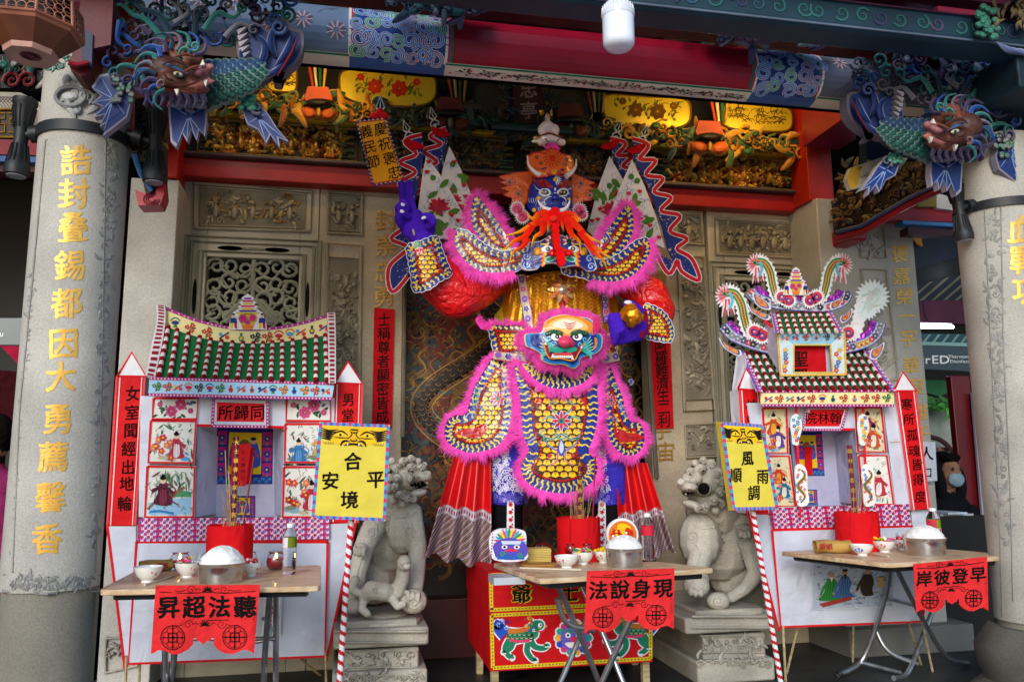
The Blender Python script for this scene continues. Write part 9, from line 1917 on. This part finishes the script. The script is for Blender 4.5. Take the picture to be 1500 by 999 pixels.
def beast(cx, cy, m, k=1.0):
 f = lambda *p: [(cx+m*x*k, cy+y*k) for x, y in p]; A = G(MP(YBX-.002)); rr = random.Random(cx)
 limbs = [([(-18, 0), (-24, 12), (-20, 22), (-14, 26)], 9), ([(-12, 2), (-16, 12), (-26, 18)], 8), ([(14, 2), (20, 10), (32, 12), (38, 8)], 9), ([(10, 4), (8, 16), (14, 26), (20, 30)], 9), ([(-22, -6), (-4, -6), (16, -10)], 24), ([(12, -12), (20, -20), (26, -22)], 19), ([(-24, -8), (-32, -16), (-34, -22)], 20)]
 for j, (g_, col) in enumerate(((4, hx('e4e0e8')), (0, None))):
  for i, (pts, w) in enumerate(limbs): A.stroke(smooth(f(*pts), 5, False), w+g_, col or (hx('2a4fc0') if i == 6 else hx('1f7a5a')), .002+.001*j+.0001*i, (1, .75)); q = f(pts[-1])[0]; A.disc(q[0], q[1], (w*.75+g_)/2, col or (hx('2a4fc0') if i == 6 else hx('2a8a6a')), .002+.001*j+.0001*i)
 A.stroke(smooth(f((-20, -13), (-2, -14), (12, -18)), 5, False), 7, hx('c8722a'), .004); A.stroke(smooth(f((-18, 0), (0, 2), (12, 0)), 5, False), 4, hx('d83a6a'), .004)
 for j in range(22): x, y = -20+j % 11*3.4, -9+(j//11)*5; A.stroke(arc(*f((x, y))[0], 2, 1.8, 0, 180, 6), .9, hx('e8d890') if j % 2 else hx('143a50'), .0046)
 for j in range(7): q = f((-36+j*2.6, -28+(j % 3)*5))[0]; A.stroke(spiral(*q, 4, 1.1, j, 1, 9), 1.2, hx('9ab8f0') if j % 2 else hx('1a2a8a'), .005+j*.0001)
 for j in range(12): q = f((10+rr.uniform(-6, 16), -26+rr.uniform(-6, 12)))[0]; A.stroke(spiral(*q, 2.8, 1.1, j, 1, 8), 1.1, [hx('e8c83a'), hx('d83a6a'), hx('2a4ab8'), hx('e8e0d0')][j % 4], .005+j*.0001)
 for x, y in ((-14, 26), (-26, 18), (38, 8), (20, 30)):
  for t_ in (-2, 0, 2): A.disc(*f((x+t_*1.2, y+2))[0], 1.3, hx('e8e8e0'), .0052, n=6)
 q = f((27, -22))[0]; A.disc(*q, 3, WHITE, .007); A.disc(q[0]+m, q[1], 1.3, BLACK, .0075); A.stroke(smooth(f((22, -13), (30, -12), (36, -17)), 4, False), 2, hx('d8303a'), .007); A.disc(*f((36, -20))[0], 2, hx('e88a3a'), .0072, n=8)
 for y in (-31, -27): A.petal(*f((16, y+6))[0], 12, 4, -1.9 if m > 0 else -1.2, hx('c8722a'), .0062)
 A.build('lion_picture', M_CARD, bx)
beast(764, 937, 1); beast(925, 930, -1)
A = G(MP(YBX-.002))
for k in range(14): a = k*.449; A.disc(840+23*math.cos(a), 934+22*math.sin(a), 6.5, hx('e4e0e8'), .001+k*.0001, n=9); A.disc(840+22*math.cos(a), 934+21*math.sin(a), 5.2, [hx('2a9a8a'), hx('c83a7a'), hx('2a4ab8'), hx('e8a83a')][k % 4], .003+k*.0001, n=9)
A.disc(840, 934, 19, hx('6a5ab8'), .005, n=20)
for sx in (-1, 1): A.disc(840+sx*8, 930, 4, WHITE, .006); A.disc(840+sx*8, 930, 1.8, BLACK, .007); A.petal(840, 926, 14, 5, -.3 if sx > 0 else 3.44, hx('2a8a6a'), .006)
A.disc(840, 936, 4.4, hx('d8305a'), .0075); A.poly(smooth([(828, 941), (852, 941), (846, 948), (834, 948)], 3), hx('e8e0e0'), .007); A.build('face_picture', M_CARD, bx)
for x, y, Yq in ((725, 975, YBX+.03), (946, 963, YBX+.03), (703, 952, YBX+.65), (930, 950, YBX+.65)): p = P(x, y, Yq); g = G(); g.box(p.x-.018, p.x+.018, Yq, Yq+.035, FZ, max(FZ+.06, p.z+.01), hx('8a7c68')); g.build('leg', M_BAMB, bx)
# ================================================================== yellow signs on striped poles
def sign(lab, q, Y, th, chs, pole, sz):
 t = thing('parade_sign', lab, 'sign', P(pole[1][0], 999, Y), 'yellow paper signs on striped poles')
 cx = sum(p[0] for p in q)/4; cy = sum(p[1] for p in q)/4
 A = G(MP(Y)); A.board(q, hx('dcc84a'), th, 0, hx('c8b43c'))
 def U(u, v): return lerp(lerp(q[0], q[1], u), lerp(q[3], q[2], u), v)
 for a, b in (((0, 0), (1, 0)), ((1, 0), (1, 1)), ((1, 1), (0, 1)), ((0, 1), (0, 0))):
  p0, p1 = U(.02+.96*a[0], .015+.97*a[1]), U(.02+.96*b[0], .015+.97*b[1]); n = 22
  for k in range(n): A.stroke([lerp(p0, p1, k/n), lerp(p0, p1, (k+.5)/n), lerp(p0, p1, (k+1)/n)], 4.6, [hx('4a9ac8'), hx('c83a7a'), hx('4a9ac8'), hx('6a4aa8')][k % 4], .001)
 bd = A.build('sign_board', M_CARD, t, sm=False); A = G(MP(Y)); W = q[1][0]-q[0][0]
 A.poly([U(.05, .04), U(.95, .04), U(.95, .16), U(.75, .22), U(.5, .24), U(.25, .22), U(.05, .16)], hx('f0bc1c'), .0015)
 for sx in (-1, 1):
  X = lambda u: .5+sx*(u-.5)
  for k in range(6): A.stroke(smooth([U(X(.97), .06+k*.02), U(X(.85), .085+k*.018), U(X(.72+.02*k), .07+k*.022)], 4, False), 2.6, BLACK, .0022+k*.0001, 'mid')
  A.stroke(smooth([U(X(.80), .12), U(X(.68), .085), U(X(.58), .13)], 4, False), 2.4, BLACK, .003, 'mid'); x, y = U(X(.69), .125); A.disc(x, y, W*.04, hx('e8d83a'), .0032, W*.025); A.disc(x, y, W*.02, BLACK, .0036, n=8); A.stroke(smooth([U(X(.78), .15), U(X(.68), .155), U(X(.58), .15)], 4, False), 1.6, BLACK, .004, 'mid')
  A.stroke(smooth([U(X(.55), .19), U(X(.62), .185), U(X(.66), .205), U(X(.68), .24)], 4, False), 3.4, BLACK, .003, 'mid'); A.stroke(smooth([U(X(.56), .07), U(X(.53), .12), U(X(.60), .17)], 4, False), 1.8, BLACK, .003, 'mid')
  for k in range(4): A.stroke(arc(*U(X(.80+k*.035), .20), W*.018, W*.03, 0, 180, 6), .8, hx('a86a1c'), .003)
 A.poly([U(.44, .06), U(.56, .06), U(.54, .075), U(.46, .075)], BLACK, .003); A.poly([U(.46, .09), U(.54, .09), U(.5, .11)], BLACK, .003); x, y = U(.5, .17); A.disc(x, y, W*.055, BLACK, .003, W*.03); A.disc(x, y-1, W*.045, hx('e8a81c'), .0034, W*.022)
 A.poly([U(.36, .235), U(.42, .205), U(.58, .205), U(.64, .235), U(.5, .225)], BLACK, .0042)
 for u in (.42, .58): A.poly([U(u-.015, .208), U(u+.015, .208), U(u, .235)], WHITE, .005)
 A.build('tiger_face_print', M_CARD, bd, sm=False); B = G(MP(Y))
 for c, (u, v) in chs: x, y = U(u, v); B.text(c, x, y, sz, hx('191410'), .0015, bold=.035, sx=.8 if W < 90 else 1)
 B.build('lettering', M_INK, bd, sm=False)
 a = P(*pole[0], Y+th+.02); b = P(*pole[1], Y+th+.02); b = a+(b-a)*((a.z-FZ)/(a.z-b.z)); top = a+(a-b).normalized()*.35; g = G(); n = 240; pts = [top+(b-top)*(i/n) for i in range(n+1)]
 g.tube(pts, .0135, WHITE, 16, colfn=lambda k, i: hx('c8202c') if ((k+i*.5) % 8) < 3.2 else hx('e8e6ea')); g.build('striped_pole', M_PAP, t, ang=60)
sign('yellow paper sign with tiger face and four characters, before the left stone lion', [(468, 618), (571, 622), (565, 763), (456, 759)], 3.75, .05, [('合', (.5, .39)), ('安', (.21, .60)), ('平', (.83, .57)), ('境', (.49, .79))], [(514, 764), (497, 999)], 27)
sign('yellow paper sign with tiger face leaning in front of the right paper house', [(1056, 618), (1117, 622), (1140, 746), (1074, 747)], 3.85, .05, [('風', (.5, .40)), ('順', (.17, .60)), ('雨', (.78, .61)), ('調', (.52, .80))], [(1103, 750), (1144, 1000)], 23)
g = G(); v = [P(1056, 618, 3.85), P(1074, 747, 3.85), P(1067, 748, 3.9), P(1048, 617, 3.9)]; o = g; g.add(v, [(0, 1, 2, 3)], hx('d8c040')); g.build('side_strip', M_CARD, bpy.data.objects['parade_sign.001'], sm=False)
